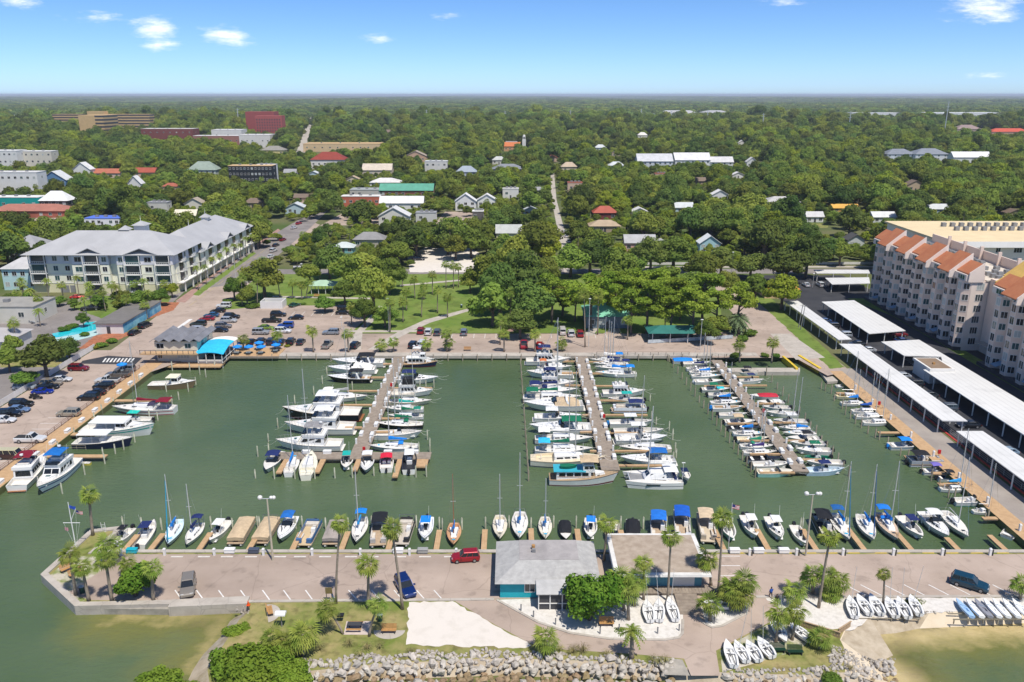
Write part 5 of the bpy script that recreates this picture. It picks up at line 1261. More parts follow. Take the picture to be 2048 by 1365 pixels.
for (a, b) in (((574, 914), (559, 945)), ((646, 914), (636, 944)), ((719, 913), (711, 940)), ((800, 912), (792, 953))):
 A, Bq = at(*a, PZ), at(*b, PZ); xm = (A.x + Bq.x) / 2; fl.append((xm - .5, xm + .5, Bq.y, 138.35))
fl.append((fx(834, 918), fx(857, 918), fy(933), 138.3))
pier('grey plank pier ending in a wide T-head', [(-30.6, -27.4, 141.3, 200.2), (-44.6, -15.3, 138.3, 141.28)], fl, WOODG, WOODN)
fl = []
for py, x in ((722, 1120), (745, 1115), (770, 1130), (829, 1165), (863, 1160), (901, 1180)): fl.append((fx(x, py), 16.3, fy(py) - .3, fy(py) + .3))
for py, x in ((723, 1230), (746, 1250), (771, 1258), (800, 1255), (829, 1295), (864, 1290), (901, 1300), (930, 1330)): fl.append((19.5, fx(x, py), fy(py) - .3, fy(py) + .3))
pier('long grey plank pier leading to the trawler and the catamaran', [(16.2, 19.6, 133.6, 200.2)], fl, WOODG, WOODN)
fl = []
for py, x in ((771, 1408), (812, 1430), (846, 1455), (880, 1480), (907, 1500), (944, 1520)): fl.append((fx(x, py), 51.0, fy(py) - .25, fy(py) + .25))
for py, x in ((753, 1518), (770, 1534), (806, 1560), (844, 1590), (880, 1620), (918, 1650)): fl.append((53.6, fx(x, py), fy(py) - .25, fy(py) + .25))
pier('narrow grey pier with small boats beside the boat ramp', [(50.9, 53.7, 133.0, 197)], fl, WOODG, WOODN)
def dock(x0, x1, y0, y1, label, group, mt=None, z=PZ):
 p = root('finger_dock', ((x0 + x1) / 2, (y0 + y1) / 2, 0), 0, label, 'dock', group); a, b = (x1 - x0) / 2, (y1 - y0) / 2
 d = ob('deck', MB().box(-a, a, -b, b, z - .2, z), mt or WOODN, p)
 ob('joist', MB().box(-a + .08, a - .08, -b + .08, b - .08, z - .4, z - .202), PILE, d)
 return p
for i, (x0, x1, y) in enumerate(((1756, 1822, 865), (1809, 1880, 913), (1864, 1905, 946), (1876, 1930, 968), (1965, 2025, 1036), (1672, 1700, 786))):
 dock(fx(x0, y), 78.2, fy(y) - .4, fy(y) + .4, ['bare finger dock between the daysailers and the blue cuddy boat', 'finger dock above the black-canopied pontoon boat', 'short finger dock below the black-canopied pontoon boat', 'finger dock beside the sky-blue sail cover', 'finger dock at the near end of the promenade', 'short finger dock near the floating ramp dock'][i], 'finger docks of the promenade quay')
FRF = [((249, 1106), (275, 1069)), ((291, 1106), (326, 1067)), ((393, 1106), (421, 1065)), ((490, 1106), (512, 1074)), ((586, 1106), (601, 1065)), ((680, 1106), (696, 1063)), ((777, 1105), (783, 1075)), ((874, 1105), (879, 1060)), ((968, 1105), (970, 1059)), ((1062, 1105), (1062, 1057)), ((1155, 1105), (1154, 1058)), ((1244, 1105), (1241, 1060)), ((1438, 1105), (1429, 1059)), ((1536, 1105), (1514, 1058)), ((1631, 1105), (1605, 1058)), ((1727, 1105), (1695, 1056)), ((1824, 1105), (1793, 1065)), ((1914, 1105), (1893, 1075)), ((2010, 1105), (1979, 1070))]
for i, (b, t) in enumerate(FRF):
 T = at(*t, PZ); dock(T.x - .42, T.x + .42, 106.3, T.y, 'narrow tan finger dock on the front seawall, %s from the grass tip' % ordinal(i), 'finger docks of the front quay')
for i, (x0, x1, y) in enumerate(((282, 344, 801), (222, 262, 836), (150, 190, 868), (110, 213, 912))):
 dock(-88.4, fx(x1, y), fy(y) - .6, fy(y) + .6, ['finger dock between the cream boat and the maroon-covered ketch', 'short finger dock beside the turquoise canvas roof', 'short finger dock beside the long white work boat', 'wide railed finger dock below the navy charter boat'][i], 'finger docks of the wooden quay')
m = MB(); A, Bq, Cq, D = at(1592, 722), at(1630, 722), at(1660, 752), at(1612, 752)
def low(v, z): return (v.x, v.y, z)
ramp = struct('boat_ramp', MB().quad(low(at(1592, 716), GZ + .02), low(at(1668, 752), -.8), low(at(1640, 716), GZ + .02), low(at(1592, 716), GZ + .02)) if False else MB().sheet(pts([(1540, 668), (1580, 668), (1650, 716), (1592, 720)]), GZ + .022), CONC)
basin = at(1612, 730)
YEL = mat('yellow_safety_paint', (.72, .50, .04), .6, var=.12, vscale=1.5, world_coords=True)
def wallthing(label, p, q, w, z0, z1, mt, name='ramp_wall'):
 A, Bq = at(*p), at(*q); d = Bq - A; r = root(name, (A.x, A.y, 0), math.atan2(d.y, d.x), label, 'wall'); ob('wall', MB().box(0, d.length, -w / 2, w / 2, z0, z1), mt, r); return r
wallthing('yellow-painted ramp wall on the promenade side', (1598, 712), (1640, 738), .7, -1, GZ + .25, YEL)
wallthing('yellow-painted ramp wall beside the concrete landing', (1566, 714), (1594, 738), .6, -1, GZ + .25, YEL)
def slab(label, px, z0, z1, mt, name='landing'):
 m = MB(); P = [at(*q, z1) for q in px]; c = sum(P, Vector()) / len(P); m.prism([(p.x - c.x, p.y - c.y) for p in P], z0, z1); r = root(name, (c.x, c.y, 0), 0, label, 'dock'); ob('slab', m, mt, r); return r
slab('long low concrete landing below the two round shrubs', [(1460, 744), (1600, 744), (1600, 736), (1460, 736)], -.5, .95, CONC)
slab('floating dock beside the boat ramp', [(1633, 734), (1652, 734), (1679, 762), (1655, 764)], .1, .7, CONC)
PILM = MB().bar((0, 0, -1.6), (0, 0, 1.0), .15, .13, 7).mesh('piling', True)
PCAP = MB().bar((0, 0, .98), (0, 0, 1.12), .15, .02, 7).mesh('piling_cap')
PILEW = mat('piling_pale', (.46, .47, .36), .85, col2=(.30, .29, .20), vscale=2, objrand=.15)
def piling(x, y, h, label, group, mt=None):
 p = root('piling', (x, y, 0), RN.uniform(0, 6), label, 'piling', group, (1, 1, h))
 ob('post', PILM, mt or PILEW, p); ob('cap', PCAP, mt or PILEW, p)
def pil(px, py, label, group, h=None, mt=None):
 w = at(px, py, 0); piling(w.x, w.y, h or RN.uniform(1.5, 2.3), label, group, mt)
g = 'pilings off the T-ended pier'
for x, y in ((654, 748), (645, 768), (590, 808), (556, 856), (537, 884), (516, 914), (511, 957), (538, 906), (549, 958), (590, 958), (630, 958), (670, 957), (705, 956), (748, 952), (790, 956), (832, 955), (853, 954), (860, 905), (868, 776), (852, 778), (840, 778), (824, 778), (855, 880), (860, 893), (838, 905), (628, 790), (705, 780), (712, 808)):
 pil(x, y, 'weathered mooring piling standing off the T-ended pier', g)
g = 'piling row left of the middle pier'
for i in range(18): pil(1040 + i * 1.0, 716 + i * 14.5, 'dark piling in the straight row left of middle pier, %s from shore' % ordinal(i), g, 2.0, PILE)
g = 'pilings right of the middle pier'
for x, y in ((1257, 752), (1270, 760), (1285, 800), (1300, 803), (1303, 838), (1312, 850), (1338, 862), (1345, 880), (1350, 905), (1352, 916), (1346, 925)): pil(x, y, 'mooring piling right of the middle pier', g)
g = 'pilings left of the ramp-side pier'
for i in range(21): pil(1338 + i * 8.6, 724 + i * 11.6, 'dark piling in the row left of the ramp-side pier, %s from shore' % ordinal(i), g, None, PILE)
g = 'pilings right of the ramp-side pier'
for i in range(16): pil(1532 + i * 11.0, 752 + i * 13.4, 'dark piling in the row right of the ramp-side pier, %s from shore' % ordinal(i), g, None, PILE)
g = 'pilings off the promenade quay'
for x, y in ((1642, 778), (1650, 782), (1662, 788), (1668, 802), (1684, 818), (1690, 830), (1700, 838), (1710, 848), (1722, 856), (1735, 868), (1750, 876), (1758, 880), (1775, 890), (1800, 912), (1815, 920), (1842, 948), (1862, 962), (1878, 975), (1896, 996), (1908, 1000), (1968, 1046), (1975, 1040)): pil(x, y, 'dark piling off the promenade quay', g, None, PILE)
g = 'pilings of the front row'
for i, x in enumerate((247, 285, 324, 352, 400, 423, 466, 516, 520, 592, 605, 652, 697, 744, 787, 833, 879, 885, 924, 971, 1018, 1062, 1107, 1152, 1198, 1241, 1286, 1332, 1378, 1422, 1463, 1508, 1556, 1600, 1604, 1646, 1690, 1694, 1735, 1784, 1832)):
 pil(x, 1058 + RN.uniform(-3, 3), 'pale piling at the outer end of the front berths, %s from the tip' % ordinal(i), g, 2.0)
g = 'pilings of the wooden quay'
for i, (x, y) in enumerate(((333, 784), (377, 784), (392, 770), (320, 815), (345, 812), (358, 800), (300, 840), (316, 842), (272, 868), (270, 885), (248, 900), (231, 908), (207, 915), (210, 928), (170, 950), (125, 988), (280, 770), (262, 785), (242, 800), (228, 812), (205, 830), (190, 845), (150, 875), (118, 905), (95, 925), (412, 755), (400, 750), (430, 738), (380, 742), (345, 742))): pil(x, y, 'pale piling beside the wooden quay, at the ' + ['cream cabin boat', 'cream boat bow', 'cream boat bow tip', 'upper finger dock', 'upper finger dock end', 'upper finger dock tip', 'maroon ketch', 'ketch stern', 'long work boat', 'work boat bow', 'navy charter boat', 'charter bow', 'railed dock end', 'railed dock corner', 'blue-canopied yacht', 'yacht bow', 'restaurant steps', 'boardwalk top', 'boardwalk edge', 'ketch bow', 'turquoise roof', 'turquoise roof stern', 'work boat stern', 'charter stern', 'railed dock root', 'restaurant corner', 'restaurant dock', 'pavilion corner', 'restaurant front', 'restaurant left'][i], g, RN.uniform(1.8, 2.4))
g = 'pilings against the far seawall'
for i in range(34):
 x = -66 + i * 3.8
 if not -32 < x < -26 and not 15 < x < 21: piling(x, YF - .35, 1.75, 'short dark piling against the far seawall, %s from the terrace' % ordinal(i), g, PILE)
PED = MB().box(-.16, .16, -.16, .16, 0, 1.0).mesh('pedestal'); PEDC = MB().tbox(-.2, .2, -.2, .2, 1.0, 1.16, .06, .06, .06).mesh('pedestal_cap')
def pedestal(x, y, z, label, group, post=False):
 p = root('power_pedestal', (x, y, z), 0, label, 'pedestal', group); ob('post', PED, WHITE, p); ob('cap', PEDC, WHITE, p)
 if post: ob('bollard', MB().bar((.35, -.1, 0), (.35, -.1, .95), .1, n=7), DGREY, p)
BX = MB().tbox(-.75, .75, -.35, .35, 0, .55, .02, .02, .02).mesh('dock_box'); BXL = MB().tbox(-.8, .8, -.39, .39, .552, .68, .08, .08, .1).mesh('dock_box_lid')
def dockbox(x, y, z, rz, label, group, mt=None):
 p = root('dock_box', (x, y, z), rz, label, 'dock box', group); ob('body', BX, mt or WHITE, p); ob('lid', BXL, mt or WHITE, p)
for (pn, x0, x1, y0, y1, n) in (('T-ended pier', -30.3, -27.7, 144, 197, 14), ('middle pier', 16.5, 19.3, 136, 197, 15), ('ramp-side pier', 51.1, 53.5, 135, 194, 13)):
 for i in range(n):
  y = y0 + (y1 - y0) * (i + .5) / n
  for sd_, x in (('left', x0), ('right', x1)):
   if RN.random() < .5: pedestal(x, y + RN.uniform(-1, 1), PZ, 'white power pedestal on %s edge of the %s, %s from its outer end' % (sd_, pn, ordinal(i)), 'pedestals on the %s' % pn)
   else: dockbox(x + (.2 if sd_ == 'left' else -.2), y + RN.uniform(-1, 1), PZ, math.pi / 2, 'white dock box on %s edge of the %s, %s from its outer end' % (sd_, pn, ordinal(i)), 'dock boxes on the %s' % pn)
for i, x in enumerate((-39, -35, -23.5, -18.5)): dockbox(x, 140.7, PZ, 0, 'white dock box on the T-head, %s from the left' % ordinal(i), 'dock boxes on the T-head')
for i, x in enumerate((245, 332, 431, 529, 626, 722, 820, 913)):
 w = at(x, 1108); pedestal(w.x, 105.0, GZ, 'white power pedestal on the front seawall left of the red car, %s from the tip' % ordinal(i), 'pedestals on the front seawall')
for i, x in enumerate((1403, 1495, 1588, 1680, 1780, 1877, 1972)):
 w = at(x, 1104); pedestal(w.x, 105.0, GZ, 'white pedestal with dark post on the front seawall, %s right of the tan roof' % ordinal(i), 'pedestals right of the clubhouses', True)
for i, (x, lab, mt) in enumerate(((266, 'turquoise dock box at the left end of the front quay', cm('18a5b8')), (461, 'white dock box beside the tan-covered pontoon boats', None), (509, 'dark grey dock box beside the tan-covered pontoon boats', cm('4a5160')), (797, 'white dock box in front of the folded-canopy pontoon boat', None), (846, 'grey dock box in front of the sky-blue-topped console boat', cm('9a9a96')), (1468, 'white dock box right of the tan roof, first of three', None), (1516, 'white dock box right of the tan roof, second of three', None), (1566, 'white dock box right of the tan roof, third of three', None))):
 w = at(x, 1105); dockbox(w.x, 105.6, GZ + .16, 0, lab, 'dock boxes on the front seawall', mt)
for i in range(11):
 y = 128 + i * 5.6; dockbox(-89.3, y, GZ + .06, math.pi / 2 + .02, 'white dock box on the wooden quay, %s from the near end' % ordinal(i), 'dock boxes on the wooden quay')
for i in range(8):
 y = 112 + i * 9.0; pedestal(79.0, y, GZ + .02, 'white pedestal on the promenade quay, %s from the near end' % ordinal(i), 'pedestals on the promenade quay')
for i, (x, y, z) in enumerate(((-28.0, 140.6, PZ), (-27.9, 176, PZ), (19.2, 157, PZ), (53.3, 160, PZ), (79.6, 164, GZ), (80, 139, GZ))):
 p = root('hose_cabinet', (x, y, z), 0, ['red hose cabinet at the T-head', 'red hose cabinet halfway along the T-ended pier', 'red hose cabinet on the middle pier', 'red hose cabinet on the ramp-side pier', 'red hose cabinet on the promenade quay, far one', 'red hose cabinet on the promenade quay, near one'][i], 'cabinet', 'red hose cabinets')
 ob('post', MB().box(-.06, .06, -.06, .06, 0, .6), STEEL, p); ob('box', MB().box(-.25, .25, -.15, .15, .6, 1.35), cm('c01c20'), p)
def railing(label, a, b, h, mt, step=2.0, bars=3, name='railing', z=GZ, px=True, solid=None, r=.035, cat='railing'):
 A, Bq = (at(*a, z), at(*b, z)) if px else (Vector((*a, z)), Vector((*b, z))); d = Bq - A; L = d.length; n = max(1, int(L / step))
 p = root(name, (A.x, A.y, z), math.atan2(d.y, d.x), label, cat)
 pm = MB().bar((0, 0, -.05), (0, 0, h), r * 1.4, n=5).mesh('post')
 for i in range(n + 1): ob('post', pm, mt, p, (L * i / n, 0, 0))
 for k in range(bars): ob('rail', MB().bar((0, 0, h * (k + 1) / bars - .03), (L, 0, h * (k + 1) / bars - .03), r, n=4), mt, p)
 if solid: ob('panel', MB().box(0, L, -.02, .02, .12, h - .06), solid, p)
 return p
BROWNR = mat('brown_railing', (.16, .075, .05), .7, var=.15, vscale=2)
railing('brown wooden railing along the quay lot', (-92.2, 112), (-92.2, 190), 1.0, BROWNR, 2.6, 3, px=False)
railing('white vinyl fence behind the quay lot', (-111.2, 95), (-111.2, 206), 1.5, WPAINT, 2.4, 2, 'fence', px=False, solid=WPAINT, cat='fence')
railing('white picket fence in front of the picnic shelter', (1296, 688), (1465, 678), 1.1, mat('blue_white_fence', (.55, .60, .62), .6), 2.2, 2, 'fence', solid=mat('fence_mesh', (.50, .55, .57), .6, var=.2, vscale=1), cat='fence')
railing('black metal railing on the far seawall near the ramp-side pier', (22, 200.3), (46, 200.3), 1.05, DGREY, 2.0, 2, px=False)
railing('black railing at the head of the ramp-side pier', (50, 198.5), (58, 198.5), 1.05, DGREY, 1.6, 2, px=False)
railing('grey railing along the promenade lot', (87.6, 92), (87.6, 186), 1.1, mat('galvanised', (.38, .39, .38), .5, .3), 2.6, 3, px=False)
railing('green hedge-side chain fence by the long narrow carport', (1575, 612), (1690, 702), 1.2, MGREY, 3, 2, 'fence', cat='fence')
railing('white fence along the far cross street', (40, 317), (150, 318), 1.1, WPAINT, 2.5, 2, 'fence', px=False, solid=WPAINT, cat='fence')
railing('brown railing along the wide finger dock', (118, 900), (172, 900), .9, PILE, 1.6, 2)
def lightpole(b, t, label):
 g = at(*b); d = ray(*t); k = g.y / d.y; H = CZ + d.z * k - GZ
 p = root('light_pole', g, 0, label, 'lamp post', 'tall light poles of the front quay')
 ob('pole', MB().bar((0, 0, 0), (0, 0, H), .17, .11, 8), mat('concrete_pole', (.50, .44, .33), .8, var=.08), p)
 ob('crossarm', MB().bar((-.9, 0, H), (.9, 0, H + .05), .05, n=5), ALU, p)
 for x, s in ((-.95, .36), (.62, .28), (1.0, .3)): ob('lamp_head', MB().ball((x, -.1, H + .25), s, s, s * .9, 8, 5), mat('lamp_glass', (.72, .70, .66), .4), p)
 return p
lightpole((546, 1121), (540, 998), 'tall concrete light pole left of the blue-bimini cruiser on the front quay')
lightpole((1611, 1112), (1615, 990), 'tall concrete light pole right of the clubhouses on the front quay')
def streetlight(px, top, label, group, col=None):
 g = at(*px); d = ray(*top); H = CZ + d.z * g.y / d.y - GZ
 p = root('street_light', g, 0, label, 'lamp post', group); ob('pole', MB().bar((0, 0, 0), (0, 0, H), .09, .06, 6), col or ALU, p); ob('lamp_head', MB().tbox(-.35, .35, -.18, .18, H, H + .14, .05, .05, .05), WHITE, p)
for i, (b, t) in enumerate((((1177, 695), (1180, 598)), ((778, 663), (781, 598)), ((532, 598), (527, 556)), ((1400, 700), (1395, 640)), ((684, 660), (680, 635)), ((472, 560), (466, 495)), ((1625, 575), (1632, 548)), ((1462, 560), (1465, 505)))):
 streetlight(b, t, ['slim light pole beside the middle pier head', 'slim light pole where the two park paths meet', 'pale light pole behind the waste enclosure', 'slim light pole left of the date palm', 'short light pole at the corner of the waterfront lot', 'slim street light on the verge of the avenue', 'light pole on the island of the dark car park', 'slim light pole at the top of the ramp road'][i], 'slim street lights')
for i, (b, t) in enumerate((((1601, 660), (1606, 610)), ((1597, 655), (1601, 608)))):
 g = at(*b); d = ray(*t); H = CZ + d.z * g.y / d.y - GZ
 p = root('utility_pole', g, 0, ['utility pole with crossarm beside the long narrow carport', 'leaning utility pole left of the crossarm pole'][i], 'pole'); ob('pole', MB().bar((0, 0, 0), (.6, 0, H), .14, .09, 6), MGREY, p); ob('crossarm', MB().box(-.1, 1.3, -.05, .05, H - .5, H - .38), MGREY, p)
for i, (x, y) in enumerate(((1042, 1222), (1067, 1235), (1111, 1250), (1200, 1268), (1238, 1262), (1315, 1268), (1358, 1262), (1428, 1248), (1505, 1208), (988, 1168), (992, 1176))):
 g = at(x, y); p = root('bollard', g, 0, 'short dark bollard at the gravel edge, %s from the left' % ordinal(i), 'bollard', 'bollards round the gravel'); ob('post', MB().bar((0, 0, 0), (0, 0, .95), .09, n=7), MGREY, p); ob('cap', MB().bar((0, 0, .952), (0, 0, 1.0), .1, .04, 7), DGREY, p)
g = at(152, 1096); p = root('yardarm_mast', g, 0, 'white yardarm flag mast with gaff on the grass tip', 'flagpole')
Hm = 7.6
ob('mast', MB().bar((0, 0, 0), (0, 0, Hm), .09, .05, 7), WHITE, p); ob('yard', MB().bar((-1.25, 0, 4.2), (1.25, 0, 4.2), .05, n=5), WHITE, p); ob('gaff', MB().bar((0, 0, 4.6), (.95, 0, 6.5), .045, n=5), WHITE, p)
ob('halyard', MB().bar((-1.2, 0, 4.2), (-.1, 0, .5), .012, n=3).bar((1.2, 0, 4.2), (.1, 0, .5), .012, n=3).bar((.95, 0, 6.5), (.3, 0, .5), .012, n=3), WHITE, p)
def flag(parent, x, z, w, h, kind):
 f = MB(); n = 8
 def P(u, v): return (x + w * u, .10 * math.sin(u * 7) * u, z - h * v - .25 * w * u)
 if kind == 'us':
  mats_ = [cm('b22234', .8), WHITE, cm('2b3a76', .8)]
  for s in range(7):
   f.m = s % 2
   for i in range(n):
    f.quad(P(i / n, (s + 1) / 7), P((i + 1) / n, (s + 1) / 7), P((i + 1) / n, s / 7), P(i / n, s / 7))
  fl_ = ob('flag', f.mesh('flag', mats=mats_[:2]), None, parent)
  c = MB(); c.quad(tuple(a + b for a, b in zip(P(0, .56), (0, -.02, 0))), tuple(a + b for a, b in zip(P(.4, .56), (0, -.03, 0))), tuple(a + b for a, b in zip(P(.4, 0), (0, -.03, 0))), tuple(a + b for a, b in zip(P(0, 0), (0, -.02, 0)))); ob('canton', c, mats_[2], fl_)
 else:
  for i in range(n): f.quad(P(i / n, 1), P((i + 1) / n, 1), P((i + 1) / n, 0), P(i / n, 0))
  ob('flag', f, cm(kind, .8), parent)
flag(p, .04, Hm - .5, .9, .5, '2a4fb0'); flag(p, .97, 6.3, .9, .55, 'us'); flag(p, -1.15, 3.5, .45, .55, 'c08a94')
g = at(1456, 1090); p = root('flagpole', (g.x, 107.6, 0), 0, 'pole with a stars-and-stripes flag behind the front-row palm', 'flagpole'); ob('pole', MB().bar((0, 0, 0), (0, 0, 8.4), .05, .03, 6), WHITE, p); flag(p, .04, 8.2, 1.1, .7, 'us')
g = at(208, 1064); p = root('ladder', (g.x, g.y, 0), 0, 'white metal ladder at the end of the grass tip', 'ladder')
for x in (-.3, .3): ob('rail', MB().bar((x, 0, -.5), (x, 0, GZ + 1.6), .04, n=5), WHITE, p)
for k in range(7): ob('rung', MB().bar((-.3, 0, k * .4), (.3, 0, k * .4), .03, n=4), WHITE, p)
def bench(px, rz, label, mt=None, pad=None):
 g = at(*px); p = root('bench', (g.x, g.y, GZ + .03), rz, label, 'bench')
 for k in range(3): ob('seat_slat', MB().box(-.95, .95, -.28 + k * .2, -.1 + k * .2, .42, .47), mt or BENCH, p)
 for k in range(4): ob('back_slat', MB().box(-.95, .95, .30 + k * .05, .34 + k * .05, .52 + k * .13, .63 + k * .13), mt or BENCH, p)
 for x in (-.75, .75): ob('leg', MB().box(x - .04, x + .04, -.28, .34, 0, .42), DGREY, p)
 if pad:
  c = [(math.cos(math.pi * (1 + i / 12)) * 2.0, math.sin(math.pi * (1 + i / 12)) * 1.7 + .45) for i in range(13)]
  ca_, sa_ = math.cos(rz), math.sin(rz)
  struct('pavement', MB().prism([(g.x + ca_ * a - sa_ * b, g.y + sa_ * a + ca_ * b) for a, b in c], GZ - .05, GZ + .03), CONC)
bench((778, 1266), math.pi * 0, 'wooden bench on a half-round pad right of the picnic table', None, True)
bench((541, 1226), math.pi * .62, 'wooden bench on a pad beside the little round-roofed sign', None, True)
bench((1213, 1252), 0, 'wooden bench in the shade of the sea grape tree')
bench((136, 1142), .9, 'orange-brown bench on the grass tip, upper one'); bench((153, 1152), .9, 'orange-brown bench on the grass tip, lower one')
bench((633, 595), 0, 'orange bench on the park lawn'); bench((935, 702), 0, 'tan bench on the far seawall walk', BENCH)
bench((1555, 1305), 0, 'dark green bench below the dinghies under the palms', cm('1d3a2c')); bench((1590, 1309), 0, 'second dark green bench below the twin palms', cm('1d3a2c'))
struct('pavement', MB().prism(pts([(693, 1243), (744, 1243), (742, 1270), (687, 1270)]), GZ - .05, GZ + .02), mat('pale_pink_slab', (.55, .46, .40), .85, var=.08, world_coords=True))
g = at(710, 1258); p = root('picnic_table', (g.x, g.y, GZ + .02), 0, 'picnic table with dark top on a pale slab', 'table')
for k in range(4): ob('table_slat', MB().box(-.95, .95, -.38 + k * .2, -.2 + k * .2, .72, .77), DGREY, p)
for y in (-.75, .75): ob('bench_seat', MB().box(-.95, .95, y - .14, y + .14, .42, .47), BENCH, p)
for x in (-.7, .7): ob('leg', MB().box(x - .05, x + .05, -.8, .8, .36, .42).box(x - .05, x + .05, -.25, .25, 0, .72), DGREY, p)
def bin_(px, label):
 g = at(*px); p = root('litter_bin', g, 0, label, 'litter bin'); ob('body', MB().bar((0, 0, 0), (0, 0, .95), .33, .36, 10), cm('123c34'), p); ob('lid', MB().bar((0, 0, .952), (0, 0, 1.2), .37, .12, 10), cm('8e9aa4'), p)
bin_((760, 1242), 'dark green litter bin beside the right-hand bench'); bin_((165, 1186), 'dark green litter bin on the grass tip')
bin_((760, 705), 'green litter bin on the far seawall walk'); bin_((923, 616), 'dark litter bin beside the curved park path')
g = at(682, 1243); p = root('barbecue_grill', g, 0, 'black park grill left of the picnic table', 'grill'); ob('post', MB().bar((0, 0, 0), (0, 0, .8), .05, n=6), BLACK, p); ob('firebox', MB().tbox(-.4, .4, -.28, .28, .8, 1.05, -.04, -.04, -.04), BLACK, p)
g = at(564, 1254); p = root('information_sign', g, 0, 'information stand with a white arched roof on the grass', 'sign'); ob('post', MB().bar((0, 0, 0), (0, 0, 1.9), .08, n=6), MGREY, p)
ob('roof', MB().loft([[(-.65, -.5 * math.cos(math.pi * j / 6), 1.9 + .4 * math.sin(math.pi * j / 6)) for j in range(7)], [(.65, -.5 * math.cos(math.pi * j / 6), 1.9 + .4 * math.sin(math.pi * j / 6)) for j in range(7)]]), WHITE, p)
g = at(659, 1203); p = root('notice_board', g, 0, 'brown notice board on posts at the lot edge', 'sign'); ob('board', MB().box(-.45, .45, -.05, .05, 1.2, 2.1), mat('board_brown', (.20, .15, .06), .8), p)
for x in (-.35, .35): ob('post', MB().box(x - .04, x + .04, -.04, .04, 0, 1.3), DGREY, p)
g = at(497, 1213); p = root('traffic_cone', (g.x, g.y, GZ + .2), 0, 'orange traffic cone at the end of the concrete ledge', 'cone'); ob('cone', MB().bar((0, 0, .03), (0, 0, .7), .18, .03, 8), cm('e2561e'), p); ob('base', MB().box(-.22, .22, -.22, .22, -.03, .03), cm('e2561e'), p)
FW = mat('fence_wood', (.46, .33, .20), .85, col2=(.36, .25, .15), vscale=2, bump=.2)
def board_fence(label, a, b, h):
 A, Bq = at(*a), at(*b); d = Bq - A; L = d.length; p = root('board_fence', (A.x, A.y, GZ - .3), math.atan2(d.y, d.x), label, 'fence'); n = int(L / .32); bm = MB().box(.01, .29, -.025, .025, 0, h).mesh('board')
 for i in range(n): ob('board', bm, FW, p, (i * L / n, RN.uniform(-.01, .01), RN.uniform(-.02, .02)))
 ob('rail', MB().box(0, L, .026, .1, h - .25, h - .12), FW, p); ob('cap_rail', MB().box(0, L, -.1, .1, h + .01, h + .06), FW, p)
board_fence('tan board fence sloping down to the beach', (1572, 1244), (1680, 1277), 1.1)
board_fence('short tan board fence at the corner above the beach', (1676, 1270), (1701, 1254), 1.1)
A, Bq = at(1575, 1247), at(1700, 1296); d = Bq - A; L = d.length; p = root('boardwalk', (A.x, A.y, GZ - .1), math.atan2(d.y, d.x), 'narrow plank walk beside the tan fence', 'boardwalk'); bm = MB().box(0, .26, -.6, .6, 0, .06).mesh('plank')
for i in range(int(L / .3)): ob('plank', bm, FW, p, (i * .3, 0, -.02 * i))
p = root('ramp_deck', (at(1378, 1215).x, 93.5, GZ), 0, 'grey plank ramp down from the blue clubhouse', 'deck'); bm = MB().box(-1.5, 1.5, 0, .27, 0, .05).mesh('plank')
for i in range(16): ob('plank', bm, WOODG, p, (0, 1.6 - i * .29, .40 - i * .025))
p = root('rack', (at(1985, 1240).x, at(1985, 1240).y, GZ - .2), 0, 'grey timber rack under the flat board boats', 'rack')
for k in range(2): ob('beam', MB().box(-5.2, 4.6, -.2 + k * 1.2, -.08 + k * 1.2, .3, .42), PILE, p)
for k in range(6): ob('post', MB().box(-5.1 + k * 1.9, -4.98 + k * 1.9, -.2, -.08, -.3, .3), PILE, p)
p = root('rack', (at(1770, 1238).x, at(1770, 1238).y, GZ - .2), 0, 'grey timber rack under the beach-side dinghies', 'rack')
ob('beam', MB().box(-4.6, 4.6, -.1, .02, .2, .32), PILE, p)
for k in range(6): ob('post', MB().box(-4.5 + k * 1.75, -4.38 + k * 1.75, -.1, .02, -.4, .2), PILE, p)
